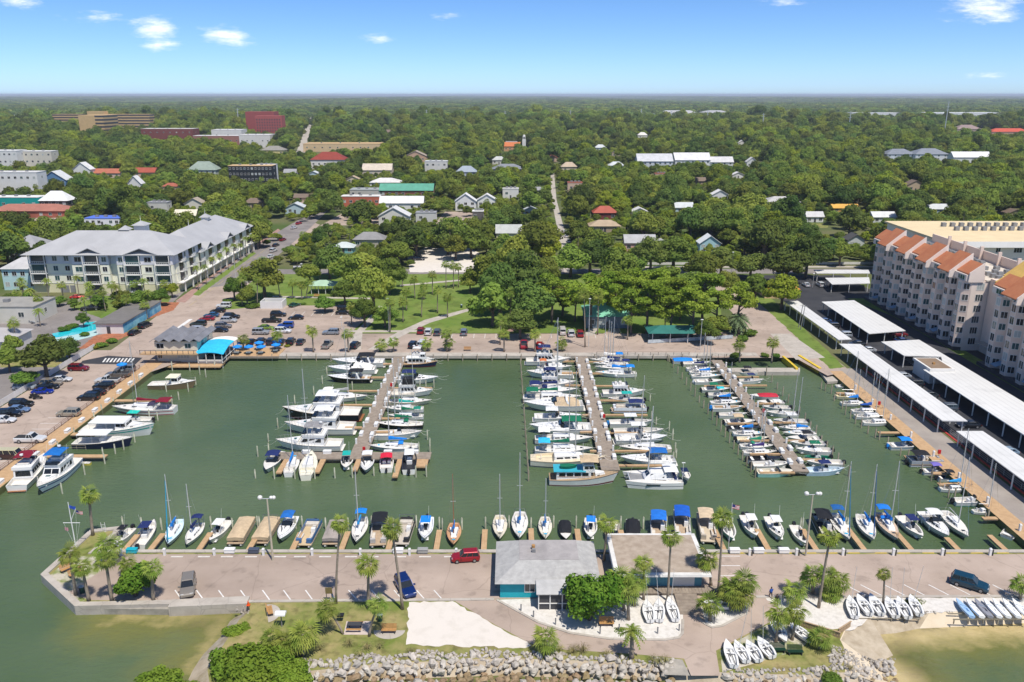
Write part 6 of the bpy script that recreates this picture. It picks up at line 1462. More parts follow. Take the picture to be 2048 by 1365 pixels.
def person(px, shirt, trousers, face, label, h=1.75, stride=.18, skin='6b4a38'):
 g = at(*px); p = root('person', g, face, label, 'person')
 me = bpy.data.meshes.new('person')
 k = h / 1.75
 V = [(0, 0, .95), (0, 0, 1.15), (0, 0, 1.38), (0, 0, 1.50), (.02, 0, 1.60), (.03, 0, 1.72), (0, .09, .90), (stride, .10, .50), (stride * .9, .10, .09), (stride + .14, .10, .04), (0, -.09, .90), (-stride * .5, -.10, .50), (-stride * 1.4, -.10, .10), (-stride * 1.4 + .14, -.10, .04),
   (0, .19, 1.40), (-.04, .25, 1.14), (.08, .26, .92), (.13, .25, .82), (0, -.19, 1.40), (.06, -.25, 1.15), (.16, -.24, .95), (.2, -.23, .86)]
 E = [(0, 1), (1, 2), (2, 3), (3, 4), (4, 5), (0, 6), (6, 7), (7, 8), (8, 9), (0, 10), (10, 11), (11, 12), (12, 13), (2, 14), (14, 15), (15, 16), (16, 17), (2, 18), (18, 19), (19, 20), (20, 21)]
 R_ = [.15, .15, .16, .07, .095, .08, .11, .075, .05, .045, .11, .075, .05, .045, .075, .05, .04, .04, .075, .05, .04, .04]
 me.from_pydata([(a * k, b * k, c * k) for a, b, c in V], E, [])
 for q in (cm(skin, .6), cm(shirt, .8), cm(trousers, .8)): me.materials.append(q)
 o = bpy.data.objects.new('body', me); COL.objects.link(o); o.parent = p
 md = o.modifiers.new('skin', 'SKIN'); me.skin_vertices[0].data[0].use_root = True
 for i, r in enumerate(R_): me.skin_vertices[0].data[i].radius = (r * k, r * k)
 o.modifiers.new('sub', 'SUBSURF').levels = 1; o.modifiers['sub'].render_levels = 1
 dg = bpy.context.evaluated_depsgraph_get(); dg.update(); m2 = bpy.data.meshes.new_from_object(o.evaluated_get(dg))
 o.modifiers.clear(); o.data = m2
 while len(m2.materials) < 3: m2.materials.append(None)
 for i, q in enumerate((cm(skin, .6), cm(shirt, .8), cm(trousers, .8))): m2.materials[i] = q
 for f in m2.polygons:
  z = f.center.z / k; y = abs(f.center.y) / k
  f.material_index = 0 if z > 1.47 or (y > .22 and z < 1.12) or z < .12 else (1 if z > .98 or y > .2 else (2 if z > .52 else 0)); f.use_smooth = True
 ob('hair', MB().ball((.0, 0, 1.70 * k), .105 * k, .10 * k, .09 * k, 8, 5).mesh('hair', True), cm('1c1512', .8), p)
person((1541, 1197), '2b57a8', '1b1f2c', math.pi * .55, 'person in a blue shirt and dark shorts walking on the drive')
person((1552, 1211), '1a1a1e', '1c1c20', math.pi * .5, 'person in black clothes walking in front of the blue-shirted one', 1.68, .22)
# == VEHICLES
CARM = {}
def car_meshes(kind):
 if kind in CARM: return CARM[kind]
 S = dict(sedan=(4.7, .91, 1.42, .92), suv=(4.75, .96, 1.72, 1.06), pickup=(5.7, 1.0, 1.85, 1.12), jeep=(4.6, .93, 1.85, 1.15), van=(4.5, .88, 1.95, 1.15), sports=(4.5, .95, 1.24, .82), minivan=(5.0, .98, 1.75, 1.02))[kind]
 L, W, Hh, belt = S; zl = .30 if kind in ('pickup', 'jeep') else .24
 hood = belt - (.16 if kind in ('sedan', 'sports') else .08)
 if kind == 'pickup': st = [(-.5, .93, belt - .1), (-.485, .97, belt), (-.2, 1, belt), (-.05, 1, belt), (.16, 1, belt), (.22, 1, belt - .02), (.42, .98, hood - .04), (.485, .92, hood - .14), (.5, .85, hood - .3)]
 elif kind in ('jeep', 'van'): st = [(-.5, .95, belt - .05), (-.49, .98, belt), (-.2, 1, belt), (.1, 1, belt), (.22, 1, belt - .03), (.46, .95 if kind == 'jeep' else .97, hood - .02), (.5, .88, hood - .2)]
 else: st = [(-.5, .82, belt - .30), (-.49, .90, belt - .06), (-.42, .96, belt), (-.15, 1, belt), (.1, 1, belt - .01), (.2, 1, hood + .04), (.38, .97, hood - .05), (.47, .90, hood - .16), (.5, .78, hood - .32)]
 rings = []
 for (x, w, b) in st:
  w *= W; x *= L; e = .05 if abs(x) < L * .49 else .12
  rings.append([(x, -w * .93, zl + (e if abs(x) > L * .45 else 0)), (x, -w, zl + .22), (x, -w, b - .14), (x, -w * .90, b), (x, w * .90, b), (x, w, b - .14), (x, w, zl + .22), (x, w * .93, zl + (e if abs(x) > L * .45 else 0))])
 body = MB().loft(rings).mesh('car_body')
 G = dict(sedan=(-.40, .20, -.24, .04), suv=(-.475, .20, -.42, .06), pickup=(-.06, .20, -.03, .10), jeep=(-.48, .16, -.46, .12), van=(-.49, .42, -.47, .30), sports=(-.36, .14, -.20, .0), minivan=(-.48, .28, -.44, .10))[kind]
 x0, x1, r0, r1 = [q * L for q in G]; wb, wr = W * .90, W * .76
 if kind in ('jeep', 'van'): wr = W * .84
 glass = MB().hexa([(x0, -wb, belt - .03), (x1, -wb, belt - .05), (x1, wb, belt - .05), (x0, wb, belt - .03), (r0, -wr, Hh - .07), (r1, -wr, Hh - .07), (r1, wr, Hh - .07), (r0, wr, Hh - .07)]).mesh('car_windows')
 rf = MB(); rf.hexa([(r0 - .05, -wr - .01, Hh - .085), (r1 + .05, -wr - .01, Hh - .085), (r1 + .05, wr + .01, Hh - .085), (r0 - .05, wr + .01, Hh - .085), (r0 + .08, -wr + .08, Hh), (r1 - .1, -wr + .08, Hh), (r1 - .1, wr - .08, Hh), (r0 + .08, wr - .08, Hh)])
 for sg in (-1, 1):
  rf.bar((x0, sg * wb, belt - .05), (r0, sg * wr, Hh - .06), .055, n=4); rf.bar((x1, sg * wb, belt - .05), (r1, sg * wr, Hh - .06), .04, n=4)
  for t in (.36, .68) if kind not in ('pickup', 'sports') else (.5,): rf.bar((x0 + (x1 - x0) * t, sg * (wb + .005), belt - .05), (r0 + (r1 - r0) * t, sg * (wr + .005), Hh - .06), .045, n=4)
 roof = rf.mesh('car_roof')
 R_ = .40 if kind in ('pickup', 'jeep') else .34
 tyre = MB().bar((0, -.12, 0), (0, .12, 0), R_, n=12).mesh('tyre'); rim = MB().bar((0, -.135, 0), (0, .135, 0), R_ * .62, n=8).mesh('rim')
 wx, wy = L * .305, W * .88
 hl = MB().box(-.06, .05, -.2, .2, -.08, .08).mesh('light'); ws = [(wx, -wy, R_), (wx, wy, R_), (-wx, -wy, R_), (-wx, wy, R_)]
 bed = None
 if kind == 'pickup': bed = MB().box(-L * .48, -L * .07, -W * .82, W * .82, belt - .0, belt + .012).mesh('bed')
 mir = MB().box(-.1, .1, -.14, .14, -.08, .1).mesh('mirror')
 CARM[kind] = (body, glass, roof, tyre, rim, ws, hl, (L, W, hood, belt, x1), bed, mir)
 return CARM[kind]
RIM = mat('alloy_rim', (.40, .40, .40), .35, .6); HLM = mat('headlight', (.72, .72, .70), .15); TLM = mat('tail_light', (.30, .012, .010), .25); BEDM = mat('bed_liner', (.03, .03, .03), .8)
def carpaint(c): return mat('car_' + c, C(c), .28, .25, coat=.6, spec=.5)
NMK = dict(sedan='car', suv='suv', pickup='pickup_truck', jeep='off_road_car', van='van', sports='sports_car', minivan='minivan')
def car(kind, col, px, hd, label, group='vehicles', z=GZ, roofc=None, world=None, base2=None):
 g = Vector((*world, z)) if world else at(*px, z)
 M = car_meshes(kind); L, W, hood, belt, x1 = M[7]
 p = root(NMK[kind], (g.x, g.y, z + .02), RAD(hd), label, 'car', group)
 pm = carpaint(col)
 ob('body', M[0], carpaint(base2) if base2 else pm, p); ob('windows', M[1], DGLASS, p); ob('roof', M[2], carpaint(roofc) if roofc else pm, p)
 for w in M[5]:
  t = ob('wheel', M[3], RUBBER, p, w); ob('rim', M[4], RIM, t)
 for sg in (-1, 1):
  ob('headlight', M[6], HLM, p, (L * .47, sg * W * .62, hood - .24)); ob('tail_light', M[6], TLM, p, (-L * .492, sg * W * .68, belt - .22)); ob('mirror', M[9], pm, p, (x1 - .25, sg * (W + .1), belt - .02))
 if M[8]: ob('cargo_bed', M[8], BEDM, p)
 return p
GV = 'vehicles in the front lot'
car('suv', '9c1420', (931, 1121), 187, 'dark red compact SUV parked by the front seawall', GV).scale = (.87, .92, .95)
car('suv', '8d857a', (377, 1180), 287, 'silver-brown SUV with sunroof parked alone in the front lot', GV)
car('suv', '0e2a66', (811, 1181), 296, 'dark blue SUV parked under the leaning palm', GV)
car('suv', '123f52', (1938, 1174), 325, 'dark teal SUV parked above the board boats', GV)
car('pickup', '2c2f33', (1462, 1192), 200, 'dark pickup half hidden behind the palm cluster by the clubhouse', GV)
GL = 'vehicles in the quay lot'
for kind, col, px, hd, lab in (
 ('suv', '7d1020', (158, 741), 0, 'dark red SUV at the top of the quay lot by the white fence'), ('sedan', 'e2e2df', (123, 763), 8, 'white sedan parked along the white fence'), ('suv', '8f8472', (104, 771), 8, 'tan wagon parked beside the white sedan'),
 ('sedan', '0f1013', (97, 778), 8, 'black car between the tan wagon and the blue sports car'), ('sports', '0d2f9c', (86, 787), 8, 'bright blue sports car in the quay lot'), ('suv', '15171b', (44, 813), 6, 'black SUV along the white fence'), ('sedan', '6f89ac', (37, 824), 6, 'light blue sedan beside the black SUV'),
 ('suv', '101114', (20, 833), 6, 'black SUV below the light blue sedan'), ('sedan', 'e6e6e4', (8, 845), 6, 'white sedan at the left frame edge'),
 ('suv', '77797c', (251, 743), 180, 'grey SUV nearest the restaurant in the quay lot'), ('pickup', '6b665f', (237, 754), 180, 'grey pickup truck in the quay lot'), ('pickup', 'd9d8d2', (216, 766), 180, 'white pickup with tailgate beside the black SUV'), ('suv', '0e0f12', (208, 777), 180, 'large black SUV beside the white pickup'),
 ('sedan', '11131a', (191, 790), 180, 'black sedan below the large black SUV'), ('suv', '0d0e11', (178, 800), 180, 'black SUV, last of the right-hand column'), ('suv', 'a39a88', (138, 832), 180, 'beige SUV standing alone in the quay lot'), ('pickup', 'e4e3df', (62, 884), 0, 'white pickup truck parked above the camper van'),
 ('suv', '9aa3ad', (50, 779), 5, 'silver SUV beyond the white fence under the trees')): car(kind, col, px, hd, lab, GL)
car('van', 'd9cfa0', (22, 917), 0, 'two-tone camper van with cream top and brown sides', GL, base2='3a211c')
for i, (x, y) in enumerate(((68, 797), (76, 799))):
 g = at(x, y); p = root('motorcycle', g, .3, ['black motorcycle by the white fence, left one', 'black motorcycle by the white fence, right one'][i], 'motorcycle', 'motorcycles')
 for q in (-.7, .7): ob('wheel', MB().bar((q, -.08, .32), (q, .08, .32), .32, n=10), RUBBER, p)
 ob('body', MB().tbox(-.75, .5, -.2, .2, .35, .95, .15, .1, .06), BLACK, p); ob('handlebar', MB().bar((.5, -.4, 1.1), (.5, .4, 1.1), .03, n=4).bar((.5, 0, 1.1), (.65, 0, .5), .04, n=4), STEEL, p); ob('seat', MB().box(-.7, .05, -.17, .17, .952, 1.04), BLACK, p)
GS = 'vehicles along the avenue and waterfront lot'
for kind, col, px, hd, lab in (
 ('minivan', '1d2027', (291, 655), 80, 'dark minivan parked beside the mural wall'), ('sedan', '101115', (270, 669), 80, 'black sedan parked behind the dark minivan'), ('jeep', 'e3e3e1', (448, 616), 180, 'white off-road car first in the avenue row'), ('sedan', '14161b', (436, 625), 180, 'black sedan below the white off-road car'),
 ('sedan', '2b5f86', (423, 634), 180, 'blue sedan in the avenue row'), ('sedan', '9c1228', (414, 641), 180, 'red sedan in the avenue row'), ('suv', '2c3b3c', (397, 652), 180, 'dark green SUV in the avenue row'), ('suv', 'b9bcc0', (388, 664), 180, 'silver SUV last in the avenue row'),
 ('suv', 'b4b6b8', (458, 645), 0, 'silver SUV in the lot across the verge'), ('suv', '1b1e25', (464, 637), 0, 'dark SUV behind the silver one across the verge'), ('sedan', '101216', (440, 664), 0, 'black sedan across the verge'), ('suv', '7b7672', (447, 656), 0, 'grey-brown SUV behind the black sedan'),
 ('suv', '101319', (557, 633), 0, 'black SUV at the top of the lot island'), ('pickup', '14171d', (544, 645), 0, 'black pickup beside the lot island'), ('sedan', '0d0e12', (592, 639), 180, 'black sedan right of the lot island'), ('sedan', '7f9c3a', (532, 659), 0, 'lime green car in the waterfront lot'),
 ('jeep', '1f4fa8', (572, 656), 180, 'blue off-road car in the waterfront lot'), ('suv', 'e2e3e3', (566, 666), 0, 'white SUV in the waterfront lot'), ('jeep', 'a2a5a8', (522, 669), 0, 'silver off-road car in the waterfront lot'), ('sports', '0e4f3c', (590, 613), 60, 'green sports car beside the waste enclosure'),
 ('sedan', '121318', (687, 629), 0, 'black sedan under the oak shade at the lot edge'), ('suv', '17181c', (690, 620), 0, 'dark SUV in the oak shade'), ('suv', '8d949c', (662, 669), 180, 'silver SUV on the quay road island'), ('pickup', '9d9a94', (655, 694), 85, 'silver pickup truck facing away by the seawall'), ('suv', '14202e', (711, 695), 82, 'dark blue SUV facing away by the seawall'),
 ('suv', '8a1420', (842, 666), 90, 'dark red SUV behind the low palm on the quay road'), ('suv', 'e4e4e2', (857, 668), 90, 'white SUV parked against the lawn'), ('suv', '5b6168', (875, 669), 90, 'grey SUV parked against the lawn'), ('suv', '7b828a', (928, 669), 90, 'silver-grey SUV standing alone against the lawn'),
 ('suv', '22262c', (827, 694), 80, 'dark SUV behind the pier-head palms'), ('minivan', 'e4e6e2', (845, 692), 80, 'white minivan behind the pier-head palms'), ('pickup', 'b01a34', (1048, 694), 90, 'red pickup with a pale load by the seawall'), ('suv', 'a51420', (1079, 696), 80, 'red SUV near the middle pier head'),
 ('van', 'd8d4d0', (1125, 668), 90, 'red and white van parked against the lawn', ), ('suv', 'dcdcda', (1142, 671), 90, 'white SUV between the van and the red car'), ('suv', '9a1a20', (1160, 672), 90, 'red SUV right of the white one near the park path'), ('sedan', 'cc4a1e', (1448, 551), 95, 'orange car at the top of the ramp road'),
 ('sports', 'c01818', (155, 597), 20, 'red sports car in front of the condominium'), ('pickup', '15171b', (182, 621), 15, 'black pickup in the pool-side lot'), ('sedan', '9a9ea2', (60, 646), -10, 'silver car in the pool-side lot'), ('sedan', 'e2e2e0', (273, 588), 0, 'white car in front of the condominium entrance'),
 ('suv', 'd8d8d6', (547, 504), 80, 'white SUV on the avenue'), ('sedan', '20232a', (552, 493), 80, 'dark car ahead of the white SUV on the avenue'), ('sedan', 'e0e0de', (542, 516), 80, 'white car behind the white SUV on the avenue'), ('sedan', 'd6d8da', (562, 480), 80, 'white car halfway up the avenue'), ('sedan', '8a1a26', (566, 482), 80, 'dark red car halfway up the avenue'),
 ('sedan', 'b01c2c', (598, 449), 75, 'red car at the far end of the avenue'), ('sedan', 'dcdcdc', (588, 458), 75, 'white car at the far end of the avenue'), ('sedan', '16181c', (620, 437), 20, 'black car at the far junction'), ('pickup', 'dadad8', (602, 537), 10, 'white pickup on the cross street by the park'), ('suv', '23272d', (838, 521), 5, 'dark SUV beside the white sand lot, left'), ('pickup', '1a1c20', (958, 524), 5, 'dark pickup beside the white sand lot, right'),
 ('sedan', 'dfdfdd', (1130, 466), 88, 'white car on the narrow street, far one of three'), ('sedan', 'e2e2e0', (1133, 475), 88, 'white car on the narrow street, middle one of three'), ('suv', 'dcdcd8', (1138, 485), 88, 'white SUV on the narrow street, near one of three')): car(kind, col, px, hd, lab, GS)
for i in range(6):
 car(['sedan', 'suv', 'suv', 'sedan', 'suv', 'sedan'][i], ['15171c', '1c2733', '33383f', '16324f', '20242a', '2a3038'][i], None, 90, 'dark parked car behind the blue umbrellas, %s from the canopy' % ordinal(i), 'cars behind the terrace', world=(-71 + i * 2.7, 211))
GC = 'cars under the carports'
for i, (x, y, k, c, hd) in enumerate(((92.5, 232, 'sedan', '1d3c66', 180), (92.5, 226, 'suv', '22252a', 180), (92.5, 217, 'suv', '9aa0a6', 180), (93, 209, 'sedan', '30353c', 180), (93.5, 203.5, 'sedan', 'b8bcc0', 180), (108.5, 224, 'sedan', 'a8acb0', 0), (108.5, 218, 'suv', '7f1a22', 0), (107, 212, 'sedan', '1f3f78', 0), (106.5, 206, 'suv', '2b4f8c', 0), (93, 183, 'sedan', '9fa6ac', 180), (93, 177, 'suv', '24282e', 180), (93, 170, 'sedan', '33383e', 180), (93, 162, 'suv', '56606a', 180), (93, 153, 'sedan', '1c1f24', 180), (107.5, 190, 'sedan', 'a9b2ba', 0), (106.5, 168, 'sedan', 'd2d6da', 0), (106.5, 160, 'suv', '8b96a2', 0), (106.5, 152, 'sedan', 'b9c2ca', 0), (106.5, 144, 'sedan', '596b80', 0), (93, 140, 'sedan', '8aa0b2', 180), (93, 133, 'suv', '2a2e34', 180), (104, 280, 'sedan', 'd8dadc', 90), (109, 280, 'suv', 'dcdcda', 90), (114, 280, 'sedan', '30343a', 90))):
 car(k, c, None, hd, ['dark blue', 'black', 'silver', 'charcoal', 'pale silver', 'grey', 'dark red', 'royal blue', 'mid blue', 'light grey', 'near-black', 'dim charcoal', 'slate', 'ink-black', 'silver-blue', 'white', 'bluish grey', 'icy silver', 'steel blue', 'misty blue', 'dusky grey', 'whitish', 'bright white', 'graphite'][i] + ' ' + {'sedan': 'sedan', 'suv': 'SUV'}[k] + ' parked under a white carport roof', GC, world=(x, y))
# == BUILDINGS
VIS = []      # pixel boxes kept clear of tree crowns standing nearer than the building
def vis(x0, y0, x1, y1, Y): VIS.append((x0, y0, x1, y1, Y))
def roofm(c, r=.6): return mat('roof_' + c, C(c), r, var=.10, vscale=.35, bump=.1, bscale=2)
def wallm(c): return mat('wall_' + c, C(c), .8, var=.05, vscale=.3)
PANEM = [DGLASS, mat('window_pane_teal', (.03, .085, .09), .08, spec=.7), mat('window_blind', (.42, .45, .43), .3, spec=.6), mat('window_pane_grey', (.05, .06, .065), .08, spec=.7)]
WINC = {}
def window_on(parent, P, ux, nx, w, h, pane=None, frame=None, mull=1, sill=False):
 k = (round(w, 2), round(h, 2), mull)
 if k not in WINC:
  m = MB(); t = .09
  m.box(-w / 2 - t, w / 2 + t, -.06, .05, h / 2, h / 2 + t).box(-w / 2 - t, w / 2 + t, -.06, .07, -h / 2 - t, -h / 2).box(-w / 2 - t, -w / 2, -.06, .05, -h / 2, h / 2).box(w / 2, w / 2 + t, -.06, .05, -h / 2, h / 2)
  for i in range(mull): x = -w / 2 + w * (i + 1) / (mull + 1); m.box(x - .04, x + .04, -.03, .04, -h / 2, h / 2)
  WINC[k] = (m.mesh('window'), MB().box(-w / 2, w / 2, -.05, .012, -h / 2, h / 2).mesh('pane'))
 f, p_ = WINC[k]
 o = ob('window', f, frame or WPAINT, parent, P, math.atan2(ux[1], ux[0]) + (math.pi if ux[0] * nx[1] - ux[1] * nx[0] < 0 else 0))
 ob('pane', p_, pane or PANEM[RN.choice((0, 0, 1, 3, 0, 2))], o)
 return o
def gable(m, x0, x1, y0, y1, z, h, along='x', e=.5, th=.22):
 if along == 'x':
  ym = (y0 + y1) / 2
  for a, b in ((y0 - e, ym), (y1 + e, ym)):
   q = [(x0 - e, a, z - .1), (x1 + e, a, z - .1), (x1 + e, b, z + h), (x0 - e, b, z + h)]
   m.hexa([(p[0], p[1], p[2]) for p in q] + [(p[0], p[1], p[2] + th) for p in q])
 else:
  xm = (x0 + x1) / 2
  for a, b in ((x0 - e, xm), (x1 + e, xm)):
   q = [(a, y0 - e, z - .1), (a, y1 + e, z - .1), (b, y1 + e, z + h), (b, y0 - e, z + h)]
   m.hexa([(p[0], p[1], p[2]) for p in q] + [(p[0], p[1], p[2] + th) for p in q])
def hip(m, x0, x1, y0, y1, z, h, e=.6):
 x0 -= e; x1 += e; y0 -= e; y1 += e; w, d = x1 - x0, y1 - y0; k = min(w, d) / 2 * .98
 if w >= d: a, b = (x0 + k, (y0 + y1) / 2), (x1 - k, (y0 + y1) / 2)
 else: a, b = ((x0 + x1) / 2, y0 + k), ((x0 + x1) / 2, y1 - k)
 V = [(x0, y0, z), (x1, y0, z), (x1, y1, z), (x0, y1, z), (*a, z + h), (*b, z + h)]
 F_ = [(0, 1, 5, 4), (1, 2, 5), (2, 3, 4, 5), (3, 0, 4), (3, 2, 1, 0)] if w >= d else [(0, 1, 4), (1, 2, 5, 4), (2, 3, 5), (3, 0, 4, 5), (3, 2, 1, 0)]
 m.add(V, F_)
def house_at(x0, x1, y0, d, hw, hr, roof, wc, rc, label, nwin=3, storeys=1, name='house', cat='house', door=True, z=GZ):
 cx = (x0 + x1) / 2; p = root(name, (cx, y0, z), 0, label, cat); w = (x1 - x0) / 2; wm2 = wallm(wc)
 body = MB().box(-w, w, 0, d, 0, hw)
 if roof == 'gabley': body.add([(-w, 0, hw), (w, 0, hw), (0, 0, hw + hr), (-w, d, hw), (w, d, hw), (0, d, hw + hr)], [(0, 1, 2), (5, 4, 3)])
 if roof == 'gablex': body.add([(-w, 0, hw), (-w, d, hw), (-w, d / 2, hw + hr), (w, 0, hw), (w, d, hw), (w, d / 2, hw + hr)], [(2, 1, 0), (3, 4, 5)])
 ob('wall', body, wm2, p); m = MB()
 if roof == 'gablex': gable(m, -w, w, 0, d, hw, hr, 'x')
 elif roof == 'gabley': gable(m, -w, w, 0, d, hw, hr, 'y')
 elif roof == 'hip': hip(m, -w, w, 0, d, hw, hr)
 else:
  m.box(-w - .15, w + .15, -.15, d + .15, hw, hw + .25)
 r = ob('roof', m, roofm(rc), p)
 if roof == 'flat':
  for i in range(3): ob('roof_unit', MB().box(-w * .6 + i * w * .5, -w * .6 + i * w * .5 + 1.6, d * .4, d * .4 + 1.4, hw + .25, hw + 1.2), MGREY, r)
 for s in range(storeys):
  zz = hw / storeys * (s + .55)
  for i in range(nwin):
   if door and s == 0 and i == nwin // 2: continue
   window_on(p, (-w + 2 * w * (i + .5) / nwin, 0, zz), (1, 0), (0, -1), min(1.6, w / nwin), min(1.4, hw / storeys * .5), mull=1)
  window_on(p, (w, d / 2, zz), (0, 1), (1, 0), 1.2, min(1.3, hw / storeys * .5)); window_on(p, (-w, d / 2, zz), (0, 1), (-1, 0), 1.2, min(1.3, hw / storeys * .5))
 if door: ob('door', MB().box(-.5, .5, -.06, .02, .02, 2.1), DGREY, p)
 return p
def house_px(x0, y0, x1, y1, hidden, roof, wc, rc, label, nwin=3, storeys=1, dk=.6, name='house', cat='house', wall=.55):
 B0, B1 = at(x0, y1 + hidden), at(x1, y1 + hidden); k = F / B0.y
 d = ray((x0 + x1) / 2, y0); dep = max(6, (B1.x - B0.x) * dk)
 ytop = B0.y + (dep / 2 if roof != 'flat' else 0)
 H = max(3, CZ + d.z * ytop / d.y - GZ); hw = H * wall if roof != 'flat' else H - .2
 vis(x0, y0, x1, y1, B0.y)
 return house_at(B0.x, B1.x, B0.y, dep, hw, H - hw, roof, wc, rc, label, nwin, storeys, name, cat)
# clubhouses on the front quay
TEALW = mat('turquoise_wall', (.012, .36, .43), .7, var=.06, vscale=.4)
SHING = mat('grey_shingles', (.45, .44, .415), .9, col2=(.35, .34, .325), vscale=1.2, bump=.3, bscale=5, world_coords=True)
X0, X1, Y0, Y1, Hc = -1.6, 11.2, 94.5, 103.9, 2.55
p = root('clubhouse', (0, 0, GZ), 0, 'turquoise clubhouse with grey shingled hip roof on the front quay', 'building')
ob('wall', MB().box(X0, X1, Y0, Y1, 0, Hc), TEALW, p)
m = MB(); e = .7; tx0, tx1, ty0, ty1 = X0 + 2.6, X1 - 2.0, 97.9, 103.0
V = [(X0 - e, Y0 - e, Hc), (X1 + e, Y0 - e, Hc), (X1 + e, Y1 + e, Hc), (X0 - e, Y1 + e, Hc), (tx0, ty0, Hc + 1.15), (tx1, ty0, Hc + 1.15), (tx1, ty1, Hc + 1.15), (tx0, ty1, Hc + 1.15)]
m.hexa(V); r = ob('roof', m, SHING, p)
ob('flat_roof', MB().box(tx0, tx1, ty0, ty1, Hc + 1.152, Hc + 1.2), mat('flat_roof_felt', (.40, .37, .355), .9, col2=(.29, .27, .26), vscale=.5, world_coords=True, detail=6), r)
ob('roof_vent', MB().box(2.8, 3.3, 99.6, 100.0, Hc + 1.2, Hc + 1.7), MGREY, r); ob('roof_vent', MB().bar((3.0, 100.5, Hc + 1.2), (3.0, 100.5, Hc + 1.9), .25, n=8), BENCH, r)
ob('porch_roof', MB().hexa([(3.2, 91.5, 2.45), (9.0, 91.5, 2.45), (9.0, 94.3, 2.85), (3.2, 94.3, 2.85), (3.2, 91.5, 2.55), (9.0, 91.5, 2.55), (9.0, 94.3, 2.95), (3.2, 94.3, 2.95)]), mat('porch_roof_metal', (.48, .47, .45), .7, var=.12, vscale=.6), p)
for x in (3.5, 5.0, 6.6, 8.7): ob('porch_post', MB().box(x - .07, x + .07, 91.7, 91.84, 0, 2.46), WPAINT, p)
ob('porch_rail', MB().box(3.5, 8.7, 91.72, 91.82, .95, 1.05), WPAINT, p)
ob('porch_screen', MB().box(3.55, 8.65, 91.85, 91.88, .05, 2.45), DGREY, p)
window_on(p, (2.4, Y0, 1.7), (1, 0), (0, -1), 1.3, 1.5); window_on(p, (X0, 98.5, 1.7), (0, 1), (-1, 0), 1.2, 1.2); window_on(p, (X0, 102.5, 1.7), (0, 1), (-1, 0), 1.2, 1.2); window_on(p, (10.3, Y0, 1.7), (1, 0), (0, -1), 1.0, 1.2)
p = root('clubhouse', (0, 0, GZ), 0, 'blue clubhouse with white-edged flat tan roof right of the turquoise one', 'building')
BLUEW = mat('blue_cladding', (.10, .30, .38), .7, var=.08, vscale=.5); x0, x1, y0, y1 = 15.0, 26.0, 96.6, 105.0
ob('wall', MB().box(x0, x1, y0, y1, .4, 2.7), BLUEW, p); ob('foundation', MB().box(x0, x1, y0 + .1, y1, 0, .4), DGREY, p)
r = ob('roof', MB().tbox(x0 - 1.2, x1 + 1.0, y0 - 1.4, y1 + 1.2, 2.7, 3.0, .1, .1, .1), mat('white_roof_edge', (.66, .64, .60), .8, var=.12, vscale=.8, world_coords=True), p)
ob('gravel_roof', MB().box(x0 - .5, x1 + .3, y0 - .7, y1 + .6, 3.0, 3.03), mat('tan_gravel_roof', (.44, .36, .28), .95, col2=(.33, .26, .195), vscale=.9, bump=.3, bscale=10, world_coords=True, detail=6), r)
ob('double_door', MB().box(22.0, 25.0, y0 - .05, y0 + .02, .45, 2.5), WPAINT, p)
for i in range(16): ob('cladding_board', MB().box(x0 + .05 + i * .42, x0 + .40 + i * .42, y0 - .03, y0, .45, 2.65), BLUEW, p)
dk = ob('deck', MB().box(14.5, 28.2, 94.9, 96.55, .22, .4), WOODG, p)
bm = MB().box(0, .42, 0, 1.7, 0, .05).mesh('plank')
for i in range(30): ob('plank', bm, WOODG, dk, (14.6 + i * .45, 94.87, .402))
# restaurant on piles
p = root('restaurant', (0, 0, GZ), 0, 'two-storey cream restaurant with folded grey roof over the water', 'building'); CRM = wallm('d8cfba'); x0, x1, y0, y1 = -91.0, -79.6, 194.6, 206.5
ob('wall', MB().box(x0 + .8, x1, y0 + 1.2, y1, -1.0, 2.6), CRM, p); ob('upper_wall', MB().box(x0 + .6, x1, y0 + 1.0, y1, 2.72, 5.3), CRM, p)
ob('balcony', MB().box(x0 - 2.4, x1 + .6, y0 - 1.4, y0 + 1.0, 2.45, 2.7), WOODN, p)
m = MB(); n = 5; w = (x1 - x0 + 1.2) / n
for i in range(n):
 a = x0 - .3 + i * w
 for (q, s) in ((a, a + w / 2), (a + w, a + w / 2)):
  Q = [(q, y0 + .2, 5.3), (q, y1 + .8, 5.3), (s, y1 + .8, 6.1), (s, y0 + .2, 6.1)]; m.hexa(Q + [(c[0], c[1], c[2] + .12) for c in Q])
ob('folded_roof', m, mat('grey_metal_roof', (.20, .20, .215), .6, var=.15, vscale=.4), p)
for x, w_ in ((-89.0, 1.8), (-82.0, 1.5)): window_on(p, (x, y0 + 1.0, 4.1), (1, 0), (0, -1), w_, 1.2)
window_on(p, (-83.5, y0 + 1.2, 1.4), (1, 0), (0, -1), 3.0, 1.2, mull=3); window_on(p, (-89.4, y0 + 1.2, 1.4), (1, 0), (0, -1), 1.0, 1.2); window_on(p, (x1, 199, 4.1), (0, 1), (1, 0), 1.6, 1.4); window_on(p, (x1, 203, 4.1), (0, 1), (1, 0), 1.6, 1.4)
for x in range(11): ob('baluster', MB().box(x0 - 2.3 + x * 1.35, x0 - 2.2 + x * 1.35, y0 - 1.35, y0 - 1.27, 2.7, 3.6), DGREY, p)
ob('balcony_rail', MB().box(x0 - 2.4, x1 + .6, y0 - 1.38, y0 - 1.26, 3.6, 3.68), DGREY, p); ob('dock', MB().box(-92.3, -73, 192.0, 195.6, -.5, -.2), WOODN, p)
p = root('dining_pavilion', (0, 0, GZ), 0, 'open dining pavilion with sky-blue and white canvas roof', 'pavilion')
